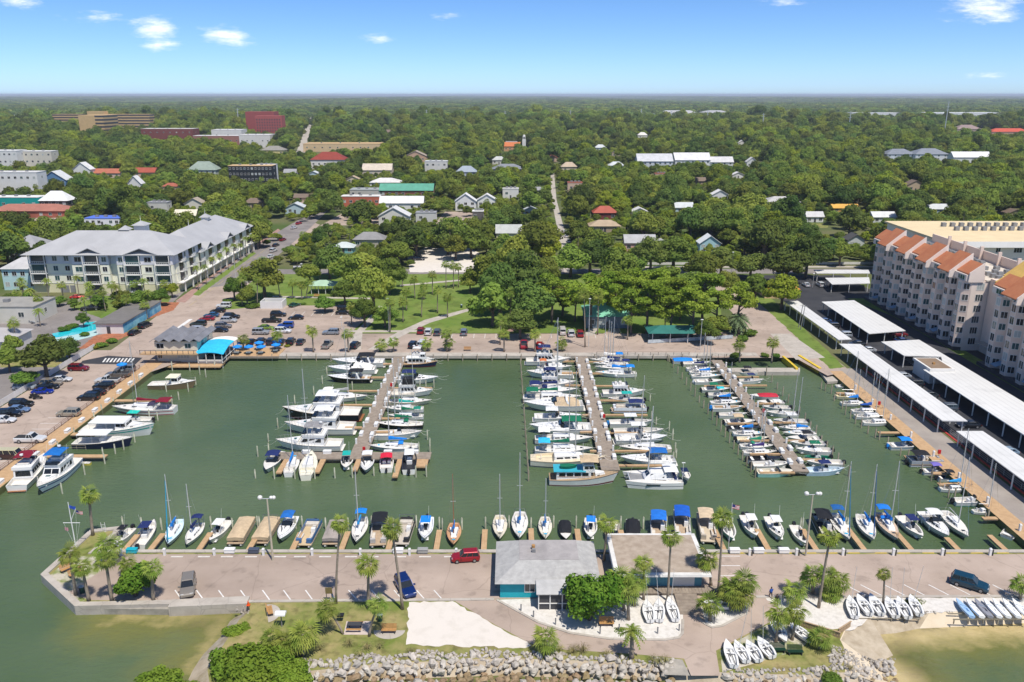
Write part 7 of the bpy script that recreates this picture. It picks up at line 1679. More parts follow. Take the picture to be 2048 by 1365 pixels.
ob('floor', MB().box(-79.4, -73, 194, 206, -.3, .0), WOODG, p); CB = canvas('2cb4dc')
ob('canvas_roof', MB().loft([[(-79.8 + 7.2 * j / 6, y, z - .5 * abs(j / 3 - 1) ** 2) for j in range(7)] + [(-79.8 + 7.2 * j / 6, y, z - .15 - .5 * abs(j / 3 - 1) ** 2) for j in range(6, -1, -1)] for y, z in ((193.8, 3.0), (198, 3.9), (202.5, 3.9))]), CB, p)
ob('canvas_roof', MB().loft([[(-79.8 + 7.2 * j / 6, y, z - .5 * abs(j / 3 - 1) ** 2) for j in range(7)] + [(-79.8 + 7.2 * j / 6, y, z - .15 - .5 * abs(j / 3 - 1) ** 2) for j in range(6, -1, -1)] for y, z in ((202.55, 3.85), (207, 3.3))]), canvas(WHT), p)
for x in (-79.2, -77.1, -75.0, -73.1): ob('post', MB().box(x - .08, x + .08, 194.0, 194.16, -1.5, 2.6), WPAINT, p)
for y in (197, 200, 203, 206): ob('post', MB().box(-73.2, -73.04, y, y + .16, -.3, 2.7), WPAINT, p)
ob('rail', MB().box(-79.2, -73.0, 194.0, 194.1, .85, .95), WPAINT, p); ob('rail', MB().box(-73.1, -73.0, 194.1, 206, .85, .95), WPAINT, p); ob('wind_screen', MB().box(-79.1, -73.2, 194.3, 194.34, .1, .8), OFFW, p)
p = root('terrace', (0, 0, GZ), 0, 'wooden dining terrace along the far seawall', 'terrace'); ob('deck', MB().box(-72.9, -60.5, 199.4, 206.5, -.2, .16), WOODN, p); ob('edge_beam', MB().box(-72.9, -60.5, 199.2, 199.38, -.4, .14), WOODG, p)
UBL = canvas('1c86d8')
for i, (x, y) in enumerate(((-71.6, 201.5), (-68.6, 201.5), (-65.4, 201.5), (-62, 203.2), (-67, 205), (-71.5, 205), (-95, 187), (-62.5, 206))):
 q = root('parasol', (x, y, GZ + .1), 0, ['blue parasol next to the canopy on the terrace edge', 'blue parasol second along the terrace edge', 'blue parasol third along the terrace edge', 'blue parasol at the right end of the terrace', 'blue parasol in the back row, middle', 'blue parasol in the back row by the canopy', 'blue parasol on the boardwalk below the restaurant', 'blue parasol in the back row, right'][i], 'parasol', 'blue parasols')
 ob('pole', MB().bar((0, 0, 0), (0, 0, 2.4), .04, n=5), STEEL, q); m = MB(); ring = [(1.25 * math.cos(a * math.pi / 4), 1.25 * math.sin(a * math.pi / 4), 2.05) for a in range(8)]
 m.add(ring + [(0, 0, 2.55)] + [(a, b, c - .18) for a, b, c in ring], [(a, (a + 1) % 8, 8) for a in range(8)] + [(a, 9 + a, 9 + (a + 1) % 8, (a + 1) % 8) for a in range(8)]); ob('canopy', m, UBL, q)
 t = root('cafe_table', (x, y - .8, GZ + .16), .2, 'grey table under the %s' % ['first edge parasol', 'second edge parasol', 'third edge parasol', 'right-end parasol', 'middle back parasol', 'canopy-side back parasol', 'boardwalk parasol', 'right back parasol'][i], 'table', 'cafe tables')
 ob('table_top', MB().box(-.6, .6, -.4, .4, .7, .76), mat('table_grey', (.30, .36, .38), .5), t); ob('leg', MB().bar((0, 0, 0), (0, 0, .7), .06, n=5), DGREY, t)
 for k in (-1, 1): ob('bench_seat', MB().box(-.55, .55, k * .7 - .15, k * .7 + .15, .4, .46), DGREY, t)
# apartment block at the right
PINK = mat('pink_stucco', (.75, .59, .49), .85, var=.05, vscale=.2); PINKL = mat('pale_pink_stucco', (.80, .67, .575), .85, var=.05, vscale=.2); TERRA = mat('terracotta_roof', (.50, .165, .07), .7, col2=(.56, .21, .09), vscale=.5, bump=.2, bscale=3); GOLD = mat('yellow_tile_roof', (.66, .42, .11), .7, var=.08, vscale=.5)
FH = 3.02
def block(y_hi, nseg, seg, label, xf=119.0):
 p = root('apartment_block', (xf, y_hi - nseg * seg, GZ), 0, label, 'building'); Ly = nseg * seg; top = FH * 6 + .6
 ob('wall', MB().box(0, 19, 0, Ly, 0, top), PINKL, p)
 for s in range(nseg):
  a = Ly - (s + 1) * seg; bw = seg * .60; b = ob('bay', MB().hexa([(-2.0, a + .9, .9), (.05, a, .9), (.05, a + bw, .9), (-2.0, a + bw - .9, .9), (-2.0, a + .9, top), (.05, a, top), (.05, a + bw, top), (-2.0, a + bw - .9, top)]), PINK, p)
  for k in range(6):
   zz = .9 + FH * (k + .5) * .975 + .2
   window_on(b, (-2.0, a + bw / 2, zz), (0, 1), (-1, 0), bw - 2.3, 1.75, mull=1); window_on(b, (-.97, a + .45, zz), (-2.05, .9), (-.4, -.91), 1.35, 1.5, mull=1)
   window_on(p, (0, a + bw + (seg - bw) / 2, zz - .2), (0, 1), (-1, 0), .85, 1.3, mull=0)
  xa, xb, za, zb = ((-1.1, 2.2, top + 1.7, top + 4.3), (-3.0, 2.4, top + .9, top + 5.7))[s % 2]
  Q = [(xa, a, za), (xa, a + seg - .02, za), (xb, a + seg - .02, zb), (xb, a, zb)]; r = ob('roof_slope', MB().hexa(Q + [(c[0], c[1], c[2] + .25) for c in Q]), TERRA, p)
  ob('roof_back', MB().hexa([(xb - .2, a, top), (xb + .6, a, top), (xb + .6, a + seg - .02, top), (xb - .2, a + seg - .02, top), (xb - .2, a, zb), (xb + .1, a, zb + .1), (xb + .1, a + seg - .02, zb + .1), (xb - .2, a + seg - .02, zb)]), PINKL, r)
  ob('attic', MB().box(-1.6, 3.2, a + .1, a + seg - .4, top, top + 1.6), PINKL, p); window_on(p, (-1.6, a + seg * .4, top + .75), (0, 1), (-1, 0), seg * .5, 1.1, PANEM[1], mull=2)
  ob('gable_wall', MB().hexa([(xa - .1, a - .36, top - .2), (xb + .7, a - .36, top - .2), (xb + .7, a - .01, top - .2), (xa - .1, a - .01, top - .2), (xa, a - .36, za + .55), (xb + .2, a - .36, zb + .55), (xb + .2, a - .01, zb + .55), (xa, a - .01, za + .55)]), PINKL, p)
  if s % 2: ob('entrance_canopy', MB().hexa([(-2.6, a + bw + .1, 2.2), (-.1, a + bw + .1, 2.9), (-.1, a + seg - .1, 2.9), (-2.6, a + seg - .1, 2.2), (-2.6, a + bw + .1, 2.3), (-.1, a + bw + .1, 3.0), (-.1, a + seg - .1, 3.0), (-2.6, a + seg - .1, 2.3)]), mat('blue_canopy_metal', (.22, .33, .42), .5), p)
 ob('flat_roof', MB().box(3.6, 19.2, -.2, Ly + .2, top, top + .3), mat('pale_flat_roof', (.62, .55, .46), .9, var=.08, vscale=.2), p)
 for i in range(int(Ly / 2.4)):
  for c in range(3):
   if RN.random() < .62: ob('air_conditioner', MB().box(6.5 + c * 3.2, 7.8 + c * 3.2, i * 2.4 + .3, i * 2.4 + 1.5, top + .3, top + 1.35), MGREY, p)
 ob('parapet_wall', MB().box(17.5, 17.9, -.1, Ly, top + .3, top + 3.0), PINK, p)
 for i in range(int(Ly / 9)): ob('parapet_pier', MB().box(16.6, 17.49, i * 9, i * 9 + .5, top + .3, top + 4.2), PINK, p)
 for k in range(6):
  zz = .9 + FH * (k + .5) * .975 + .2
  for x, w_ in ((2.4, 1.8), (6.3, 2.6)): window_on(p, (x, 0, zz), (1, 0), (0, -1), w_, 1.7, mull=2)
 ob('plinth', MB().box(-2.2, 0, .2, Ly - .2, 0, .85), DGREY, p)
 return p
block(261.5, 9, 6.3, 'six-storey pink apartment block with terracotta roofs behind the carports')
block(193.5, 7, 6.3, 'pink apartment block with terracotta roofs cut by the right frame edge')
p = root('link_block', (123.5, 193.6, GZ), 0, 'recessed pink link with yellow tiled roof between the apartment blocks', 'building'); ob('wall', MB().box(0, 22, .05, 10.9, 0, 19.5), PINK, p)
ob('roof_slope', MB().hexa([(-1.5, 0, 19.4), (-1.5, 6.5, 19.4), (4.5, 6.5, 23.6), (4.5, 0, 23.6), (-1.5, 0, 19.7), (-1.5, 6.5, 19.7), (4.5, 6.5, 23.9), (4.5, 0, 23.9)]), GOLD, p); ob('roof_slope', MB().hexa([(3, 6.8, 20.2), (3, 10.8, 20.2), (8, 10.8, 24.2), (8, 6.8, 24.2), (3, 6.8, 20.5), (3, 10.8, 20.5), (8, 10.8, 24.5), (8, 6.8, 24.5)]), GOLD, p)
for k in range(6): window_on(p, (0, 5, 2.6 + k * 2.95), (0, 1), (-1, 0), 3.4, 1.8, mull=2)
ob('balcony', MB().box(-2.4, 0, 2.0, 9, 2.9, 3.1), CONC, p)
vis(1735, 460, 2048, 780, 170)
A, Bq = at(1836, 470, 20), at(2120, 470, 20)
p = root('apartment_block', (A.x + 2, A.y - 14, GZ), 0, 'cream apartment block with flat yellow roof behind the pink one', 'building'); w = 95; d = 42
ob('wall', MB().box(0, w, 0, d, 0, 18.6), wallm('eadfcc'), p); r = ob('roof', MB().box(-.8, w, -1.2, d + 1, 18.6, 19.2), mat('yellow_flat_roof', (.72, .57, .34), .85, var=.06, vscale=.2), p); ob('mansard', MB().tbox(-.9, w, -1.8, 0, 17.2, 19.1, 0, 0, .3), WPAINT, p)
for i in range(34): ob('air_conditioner', MB().box(14 + (i % 17) * 3.2, 15.4 + (i % 17) * 3.2, 20 + (i // 17) * 9, 21.5 + (i // 17) * 9, 19.2, 20.6), MGREY, r)
for k in range(5):
 for i in range(10): window_on(p, (5 + i * 6.5, 0, 2.8 + k * 3.3), (1, 0), (0, -1), 2.6 if i % 2 else 1.4, 1.5, mull=2 if i % 2 else 1)
vis(1835, 450, 2048, 520, A.y - 20)
# carports
CARP = mat('white_carport_roof', (.68, .67, .64), .55, var=.05, vscale=.08, world_coords=True); layer(CARP, 'seam', .38, .10, .0, .25, 0, (.6, 1, 0)); layer(CARP, 'stain', .25, .12, .3, .45)
def carport(px, label, rows=6):
 z = GZ + 2.9; P = [at(a, b, z) for a, b in px]; c = sum(P, Vector()) / len(P); p = root('carport', (c.x, c.y, GZ), 0, label, 'carport'); q = [(v.x - c.x, v.y - c.y) for v in P]
 ob('roof', MB().prism(q if sum(q[i][0] * q[(i + 1) % len(q)][1] - q[(i + 1) % len(q)][0] * q[i][1] for i in range(len(q))) > 0 else q[::-1], 2.9, 3.08), CARP, p)
 for i in range(len(q)):
  a, b = Vector(q[i]), Vector(q[(i + 1) % len(q)]); n = max(1, int((b - a).length / 5.5))
  for k in range(n):
   v = a + (b - a) * (k + .08) / n; v *= .97; ob('post', MB().box(v.x - .09, v.x + .09, v.y - .09, v.y + .09, 0, 2.898), WPAINT, p)
 return p
carport([(1567, 603), (1596, 603), (1703, 680), (1677, 681)], 'long narrow white carport beside the ramp road')
carport([(1643, 605), (1708, 602), (1811, 663), (1738, 669)], 'wide white carport in front of the apartment block')
carport([(1678, 689), (1721, 690), (1935, 844), (1884, 843)], 'long white carport along the red kerb')
carport([(1762, 685), (1838, 681), (2130, 856), (2130, 925), (1846, 741), (1888, 738), (1882, 715), (1808, 713)], 'largest white carport, wrapped round the pump house')
carport([(1912, 864), (1965, 864), (2130, 975), (2130, 1025)], 'white carport at the right frame edge')
carport([(1627, 541), (1737, 541), (1740, 548), (1634, 548)], 'thin white carport along the cross street'); carport([(1650, 557), (1738, 556), (1740, 568), (1664, 570)], 'white carport below the thin one')
A, Bq, Cq = at(1812, 722, GZ + 3), at(1850, 720, GZ + 3), at(1888, 740, GZ + 3)
p = root('pump_house', (A.x + 2, A.y - 8, GZ), 0, 'small white pump house with tan roof beside the largest carport', 'building'); ob('wall', MB().box(0, 5.2, 0, 8, 0, 3.1), WPAINT, p); r = ob('roof', MB().box(-.3, 5.5, -.3, 8.3, 3.1, 3.7), WPAINT, p); ob('roof_surface', MB().box(.2, 5.0, .2, 7.8, 3.7, 3.73), roofm('8f7a64'), r); ob('roof_vent', MB().box(2, 2.5, 3, 3.5, 3.73, 4.2), BENCH, r); ob('door', MB().box(1.5, 2.6, -.05, .02, .02, 2.1), MGREY, p)
# condominium at the left
MR = mat('grey_standing_seam', (.42, .415, .412), .55, var=.07, vscale=.15); YEL_ = wallm('dcd7b2'); YELL = wallm('edead4'); GRW = wallm('dcdade')
p = root('condominium', (0, 0, GZ), 0, 'four-storey pale yellow condominium with grey metal roofs beside the avenue', 'building')
def storeyed(x0, x1, y0, y1, n=4):
 for k in range(n): ob('storey', MB().box(x0, x1, y0, y1, k * 3.35, (k + 1) * 3.35 - .001), [YEL_, YELL, YELL, GRW][k], p); ob('string_course', MB().box(x0 - .08, x1 + .08, y0 - .08, y1 + .08, (k + 1) * 3.35 - .12, (k + 1) * 3.35 + .12), WPAINT, p)
storeyed(-163.5, -114, 270.5, 292); storeyed(-136, -113.7, 292.1, 352, 3)
def bay(x0, x1, y, pr):
 for k in range(4):
  ob('bay', MB().box(x0, x1, y - pr, y, k * 3.35, (k + 1) * 3.35 - .15), [YEL_, YELL, YELL, GRW][k], p)
def wins(x0, x1, y, n, ks=(1, 2, 3), w=1.5):
 for k in ks:
  for i in range(n): window_on(p, (x0 + (x1 - x0) * (i + .5) / n, y, k * 3.35 + 1.75), (1, 0), (0, -1), w, 1.6, PANEM[1] if RN.random() < .6 else PANEM[0], mull=1)
def balc(x0, x1, y, ks=(1, 2, 3), side=False):
 for k in ks:
  z = k * 3.35
  if not side:
   ob('balcony_recess', MB().box(x0, x1, y - .06, y + .02, z + .25, z + 3.0), RN.choice((PANEM[1], PANEM[3])), p); b = ob('balcony', MB().box(x0 - .2, x1 + .2, y - 1.3, y - .05, z - .05, z + .13), WPAINT, p)
   ob('balcony_rail', MB().box(x0 - .1, x1 + .1, y - 1.28, y - 1.2, z + .95, z + 1.05), WPAINT, b)
   for i in range(9): ob('baluster', MB().box(x0 + (x1 - x0) * i / 8 - .05, x0 + (x1 - x0) * i / 8 + .05, y - 1.27, y - 1.21, z + .13, z + .95), WPAINT, b)
   for x in (x0 - .15, x1 + .15): ob('balcony_post', MB().box(x - .12, x + .12, y - 1.35, y - 1.1, z + .13, z + 3.25), WPAINT, b)
  else:
   ob('balcony_recess', MB().box(x0 - .02, x0 + .06, y, y + 3.6, z + .25, z + 3.0), DGLASS, p); b = ob('balcony', MB().box(x0 + .05, x0 + 1.2, y - .2, y + 3.8, z - .05, z + .13), WPAINT, p); ob('balcony_rail', MB().box(x0 + 1.1, x0 + 1.18, y - .1, y + 3.7, z + .4, z + 1.05), WPAINT, b)
balc(-163, -158, 270.5); wins(-157, -149, 270.5, 2); bay(-148.5, -136, 270.5, 1.6); wins(-148, -144.6, 268.9, 1, w=2.2); balc(-144, -139.2, 268.9); wins(-138.8, -136.2, 268.9, 1); bay(-133, -114.2, 270.5, 2.2); wins(-132.8, -130.4, 268.3, 1); balc(-130, -125, 268.3); wins(-124.4, -120.6, 268.3, 1, w=2.2); balc(-119.8, -115, 268.3)
wins(-157, -149, 270.5, 0)
for x in (-153, -149.6): ob('garage_door', MB().box(x - 1.5, x + 1.5, 270.40, 270.5, .02, 2.5), MGREY, p)
for x in (-141.6, -127.5): ob('entrance_arch', MB().box(x - 1.8, x + 1.8, 268.2, 268.9 if x < -130 else 268.31, .02, 2.9), DGREY, p)
for i in range(9):
 y = 273 + i * 9
 if y < 348: balc(-114.0 if y < 292 else -113.7, 0, y, (1, 2, 3) if y < 292 else (1, 2), True)
for i in range(9):
 for k in (1, 2, 3) if i < 2 else (1, 2): window_on(p, (-114.0 if 278 + i * 9 < 292 else -113.7, 278.6 + i * 8.6, k * 3.35 + 1.75), (0, 1), (1, 0), 1.3, 1.6)
for i in range(12): ob('arcade_post', MB().box(-112.6, -112.2, 272 + i * 7, 272.5 + i * 7, 0, 3.3), WPAINT, p)
ob('arcade_roof', MB().box(-113.7, -112, 270, 352, 3.3, 3.6), WPAINT, p)
m = MB(); hip(m, -163.5, -113.9, 268.6, 293, 13.5, 6.2, 1.2); r = ob('roof', m, MR, p); m = MB(); hip(m, -136, -113.7, 291, 352, 10.2, 6.4, 1.2); r2 = ob('roof', m, MR, p)
for (x, y, s) in ((-142, 267.4, 5), (-124.5, 266.9, 6)): m = MB(); gable(m, x - s, x + s, y + 1.0, y + 11, 13.3, 2.3, 'y', .4); ob('cross_gable', m, MR, r)
for y in (300, 322, 344): m = MB(); gable(m, -124, -112.9, y - 4, y + 4, 10.0, 2.2, 'x', .3); ob('cross_gable', m, MR, r2)
for (x, y, z, s) in ((-133, 290, 19.0, 3.2), (-124.8, 330, 16.0, 2.2), (-135, 282, 18.6, 2.0)):
 c = ob('cupola', MB().box(x - s * .6, x + s * .6, y - s * .6, y + s * .6, z - 1, z + 1.3), WPAINT, r); m = MB(); hip(m, x - s * .6, x + s * .6, y - s * .6, y + s * .6 + .1, z + 1.3, 1.4, .7); ob('cupola_roof', m, MR, r)
for (x, y, z) in ((-133, 290, 21.6), (-124.8, 330, 18.6), (-124.8, 312, 17)): ob('finial', MB().bar((x, y, z - .5), (x, y, z + 2), .12, .03, 5), WPAINT, r)
vis(14, 440, 498, 590, 262)
house_at(-176, -164.5, 274, 10, 7.5, 3.2, 'hip', 'b9d6d8', 'b8b6b4', 'pale blue annexe left of the condominium', 4, 2); house_at(-200, -188, 318, 12, 7, 4, 'hip', 'd2cdc4', '9a9a9c', 'grey-roofed house behind the condominium, at the left frame edge', 3, 2)
A = at(250, 655); MUR = mat('mural_blue', (.05, .30, .52), .7, col2=(.30, .62, .72), vscale=.35, detail=3)
p = root('pool_house', (at(222, 668).x, at(222, 668).y, GZ), .0, 'low pool house with grey roof and blue mural wall', 'building'); Lp = 26
ob('wall', MB().box(-4, 3.6, 0, Lp, 0, 2.9), WPAINT, p); ob('roof', MB().box(-4.6, 3.9, -.4, Lp + .4, 2.9, 3.15), roofm('77726c'), p); ob('mural', MB().box(3.6, 3.63, .3, Lp - .3, .15, 2.75), MUR, p); ob('door', MB().box(-1, 0, -.05, .02, .02, 2.1), DGREY, p)
POOLM = mat('pool_water', (.02, .52, .60), .05, var=.08, vscale=.5); struct('pavement', MB().sheet(pts([(96, 682), (150, 652), (215, 638), (226, 650), (190, 672), (130, 688)]), GZ + .03), wallm('a9c6c4')); struct('swimming_pool', MB().sheet(pts([(104, 668), (160, 655), (172, 645), (210, 643), (212, 652), (185, 662), (150, 670), (110, 676)]), GZ + .05), POOLM)
vis(100, 640, 300, 690, 215)
house_at(-170, -130.5, 200, 11, 4.0, 2.2, 'hip', 'cfcac2', 'aeaaa8', 'low pale hall with broad grey roof at the left frame edge', 5); house_at(-180, -141, 231, 12, 5.0, .4, 'flat', 'cfcbc0', '9c988f', 'flat-roofed garage row with palms in front', 5)
vis(0, 600, 75, 720, 215)
def shelter(px, w, d, h, rc, label, posts=4):
 g = at(*px); p = root('picnic_shelter', g, 0, label, 'shelter'); m = MB(); hip(m, -w, w, -d, d, h, h * .45, .5); ob('roof', m, roofm(rc), p)
 for x in (-w * .9, -w * .3, w * .3, w * .9)[:posts]:
  for y in (-d * .9, d * .9): ob('post', MB().box(x - .09, x + .09, y - .09, y + .09, 0, h), WPAINT, p)
 ob('table', MB().box(-w * .6, w * .6, -.4, .4, .7, .78), DGREY, p); vis(px[0] - 15, px[1] - 18, px[0] + 15, px[1], g.y); return p
shelter((1353, 680), 8, 3.4, 2.9, '2f6f66', 'long picnic shelter with dark green roof by the white fence'); shelter((648, 585), 4, 3, 3, 'a8c4a8', 'small pavilion with pale green roof in the park')
house_at(21.5, 34, 226, 12, 3.6, 2.6, 'hip', '6f7c84', '7fc0a2', 'park clubhouse with pale green roof among the pines', 4); vis(1090, 585, 1160, 640, 225)
p = root('waste_enclosure', (at(521, 618).x, at(521, 618).y, GZ), 0, 'pale walled waste enclosure at the corner of the waterfront lot', 'enclosure')
for b in ((0, 7, 0, .25), (0, 7, 4.75, 5), (0, .25, .26, 4.74), (6.75, 7, .26, 4.74)): ob('wall', MB().box(*b, 0, 2.3), WPAINT, p)
ob('skip', MB().box(2, 4, 1.5, 3.2, 0, 1.4), DGREY, p); vis(520, 590, 580, 618, 235)
house_at(84, 95, 262, 8, 3.2, 1.6, 'hip', 'd8b890', 'd08a3c', 'gatehouse with orange roof beside the ramp road', 3); vis(1520, 548, 1600, 565, 262)
# town behind
BL = [
 (285, 258, 388, 283, 6, 'flat', '7a4038', 'cfc8c0', 'low dark red brick hall with pale roof', 8, 2), (388, 272, 480, 287, 6, 'flat', '9a6a5c', 'd4cfc8', 'long low brick wing with white roof', 8, 1), (425, 260, 485, 278, 10, 'flat', 'dcd8d2', 'e2deda', 'white windowless hall beside the brick wing', 4, 1), (480, 270, 542, 290, 6, 'flat', 'd8d2cc', 'dedad4', 'white low block below the red tower', 6, 1),
 (-20, 302, 40, 342, 4, 'flat', 'dcdad4', 'd8d6d0', 'white apartment house at the left frame edge', 6, 3), (30, 303, 108, 340, 4, 'flat', 'cfc8b8', 'dedad2', 'beige apartment house with white parapet', 7, 3), (-20, 345, 80, 386, 4, 'flat', 'dedcd8', 'd2cfca', 'white modern apartments with dark balconies', 8, 2), (85, 342, 135, 378, 4, 'gabley', '5f84a8', 'c9c9c6', 'pale blue gabled block beside the white apartments', 4, 3),
 (148, 325, 182, 352, 5, 'gabley', 'e2e0dc', 'd6d4d0', 'white gabled hall among the trees', 3, 1), (178, 338, 240, 352, 4, 'gablex', 'd0b8a4', 'b06a4e', 'long house with red-brown roof', 5, 1), (270, 336, 310, 352, 4, 'gablex', 'cfb49c', 'a4523c', 'small house with brick red roof', 4, 1), (258, 352, 284, 384, 4, 'gabley', 'dddbd6', 'd2d0cc', 'white narrow house behind the palms', 3, 1),
 (377, 323, 433, 356, 4, 'hip', 'b9bfb4', '8d9a8c', 'grey-green roofed town houses', 5, 2), (523, 292, 568, 307, 4, 'hip', 'd8c48a', '8f8a80', 'yellow house with grey hip roof', 4, 1), (622, 304, 690, 334, 4, 'hip', 'e2ded8', '8c3a2a', 'white hall with brick red hip roof', 6, 1), (350, 420, 392, 441, 4, 'gablex', 'd9d4c8', 'ddd4bc', 'cream-roofed cottage behind the condominium', 3, 1), (370, 396, 407, 418, 4, 'gabley', 'd8d2c6', 'a89c8c', 'grey-brown porch house above the cream cottage', 3, 1),
 (700, 380, 765, 392, 4, 'flat', 'b9b4ac', 'a2a6a2', 'flat grey shop roof beside the green roof', 5, 1), (683, 393, 760, 411, 4, 'flat', 'b8654c', 'ddd8d0', 'orange-red shop with white roof', 6, 1), (725, 328, 783, 351, 4, 'gablex', 'cdbfae', 'c9bcaa', 'beige gabled hall with palms in front', 5, 1), (740, 356, 800, 371, 4, 'hip', 'dcd8d0', 'd6d2cc', 'white-roofed shop left of the sea-green roof', 5, 1), (760, 368, 866, 392, 4, 'gablex', '8a5a48', '5a9c84', 'long brick building with sea-green roof', 8, 1),
 (760, 393, 846, 418, 4, 'gablex', 'e0ded8', 'd9d7d3', 'white twin-gabled hall below the sea-green roof', 6, 1), (758, 414, 818, 450, 4, 'gabley', 'd9d5ca', 'd2d0cc', 'white two-storey house with balcony', 3, 2), (850, 323, 895, 348, 4, 'flat', 'd2d0ca', 'c8c8c4', 'pale flat-roofed block with palms', 4, 2), (913, 332, 953, 354, 4, 'hip', 'b4c0cc', '97a1aa', 'blue-grey two-storey house among palms', 4, 2), (810, 302, 853, 321, 4, 'gabley', 'c9a58c', 'a89a8c', 'brown gabled house in the trees', 3, 1),
 (985, 313, 1011, 325, 4, 'hip', 'cfcdc6', 'b9bab6', 'small pale house above the grey roofs', 3, 1), (985, 328, 1046, 345, 4, 'hip', 'a8a8a4', '83868a', 'wide grey-roofed house in the trees', 5, 1), (911, 387, 952, 418, 4, 'gabley', 'e4e2de', 'dcdad6', 'white stepped-gable villa, left one', 3, 2), (955, 388, 993, 412, 4, 'gabley', 'e4e2de', 'dcdad6', 'white stepped-gable villa, right one', 3, 1), (945, 423, 967, 441, 2, 'flat', '6a6460', 'e4e2dc', 'white carport in the town', 2, 1),
 (993, 450, 1042, 482, 3, 'gablex', 'd9d3a8', 'b2b4ae', 'pale yellow house with grey roof', 4, 1), (708, 464, 768, 492, 3, 'hip', 'b0a898', '8c8a88', 'grey hip-roofed house behind the park', 4, 1), (668, 484, 706, 504, 3, 'hip', '7fb4b4', 'c4ccc8', 'small turquoise cottage behind the park', 3, 1), (1187, 412, 1233, 438, 3, 'hip', '7a3a34', 'a8523e', 'dark red house with turret', 3, 1), (1180, 440, 1240, 462, 3, 'hip', 'a89680', 'b09c80', 'tan hip-roofed house below the red turret house', 4, 1),
 (1250, 470, 1310, 500, 3, 'gablex', 'd8a89c', 'aaa9a8', 'pink house with grey roof', 4, 1), (1308, 480, 1341, 500, 3, 'gabley', 'd4cac2', 'b4b4b2', 'small pale annexe beside the pink house', 2, 1), (1399, 470, 1440, 502, 5, 'gabley', 'a8ccd4', 'e2e4e2', 'pale blue house with white gable roof', 3, 2), (1275, 308, 1345, 337, 3, 'gablex', 'c9cdd0', 'c2c2c2', 'grey-roofed terrace row above the oaks', 7, 2), (1350, 306, 1420, 334, 3, 'gablex', 'dcdcda', 'd4d2d0', 'white terrace row beside the grey-roofed one', 7, 2), (1420, 314, 1466, 334, 3, 'gablex', 'd2d2d0', 'c9c7c4', 'white terrace end at the right of the row', 4, 2),
 (1493, 315, 1514, 333, 3, 'gabley', 'dcdcda', 'd6d4d0', 'small white gabled house right of the terraces', 2, 1), (1424, 380, 1456, 399, 3, 'gabley', 'dadad8', 'e2e0dc', 'white house half hidden by oaks', 2, 1), (1533, 393, 1600, 413, 3, 'hip', 'd2cec6', 'b9b6b2', 'pale hip-roofed house under the oaks', 4, 1), (1667, 409, 1718, 421, 3, 'gablex', 'c9a25c', 'd8a850', 'house with amber roof among the oaks', 4, 1), (1613, 424, 1646, 443, 2, 'gablex', 'e0dedc', 'c4c2c0', 'white cottage by the dry lawn', 3, 1), (1746, 424, 1790, 444, 2, 'gablex', 'd6d8d8', 'd2d2d0', 'white cottage right of the amber roof', 3, 1), (1695, 468, 1728, 492, 3, 'gabley', 'c4c8c4', '55524e', 'dark-roofed cottage near the pink block', 2, 1),
 (1773, 298, 1830, 318, 3, 'hip', 'cfd4dc', '7d828a', 'grey-roofed house in the far row, left', 5, 2), (1830, 297, 1896, 319, 3, 'hip', 'd2d6dc', '80858c', 'grey-roofed house in the far row, right', 5, 2), (1906, 304, 1980, 325, 3, 'gablex', 'd9d9d8', 'd9d7d4', 'white houses at the far right', 5, 1), (1983, 257, 2060, 269, 3, 'hip', 'c9a08c', 'c4543a', 'large hall with orange-red roof at the far right', 8, 1), (1913, 250, 1963, 266, 3, 'hip', 'a8988c', '94807a', 'brown-roofed hall at the far right', 6, 1),
 (1703, 226, 1800, 235, 2, 'flat', 'd8d8d6', 'e2e2e0', 'long white warehouse in the distance, left', 8, 1), (1855, 226, 2000, 235, 2, 'flat', 'dadad8', 'e4e4e2', 'long white warehouse in the distance, right', 8, 1), (1320, 221, 1395, 232, 2, 'hip', 'cfcdca', 'b4b2b0', 'distant grey apartment row, left', 8, 2), (1400, 221, 1465, 232, 2, 'hip', 'c9c9c8', 'aeacaa', 'distant grey apartment row, right', 8, 2), (607, 288, 760, 303, 1, 'flat', 'd0b48c', 'c8a878', 'tan construction site hoarding', 10, 1), (1008, 285, 1040, 301, 2, 'gablex', 'c89a70', 'c4703c', 'church hall with orange roof', 4, 1), (1012, 283, 1034, 294, 6, 'gablex', '8f8a86', '8a8480', 'grey church roof behind the orange one', 3, 1),
 (460, 332, 547, 373, 3, 'flat', '1c2226', 'cfae7c', 'dark glass office with tan roof', 12, 4), (514, 330, 552, 346, 26, 'flat', 'd6d4d0', 'd2d0cc', 'white stair tower beside the glass office', 3, 1), (-20, 395, 80, 420, 3, 'flat', '0f9a94', 'e0ded8', 'turquoise shop with white roof at the left frame edge', 5, 1), (-20, 408, 130, 436, 0, 'hip', 'a8604e', 'a8705f', 'restaurant with broad red-brown roof at the left frame edge', 8, 1), (82, 382, 138, 410, 14, 'hip', '4a4640', 'dcdcd8', 'white-roofed tower pavilion over the red-brown roof', 4, 2), (170, 437, 240, 451, 1, 'flat', 'e6e8ee', '5a78d4', 'low canopy with white and blue edge', 6, 1)]
for (x0, y0, x1, y1, hid, rf, wc, rc, lab, nw, stn) in BL: house_px(x0, y0, x1, y1, hid, rf, wc, rc, lab, nw, stn, dk=.35 if x1 - x0 > 70 else .6)
TANB = wallm('c9a874'); STR = mat('dark_window_band', (.05, .045, .05), .3)
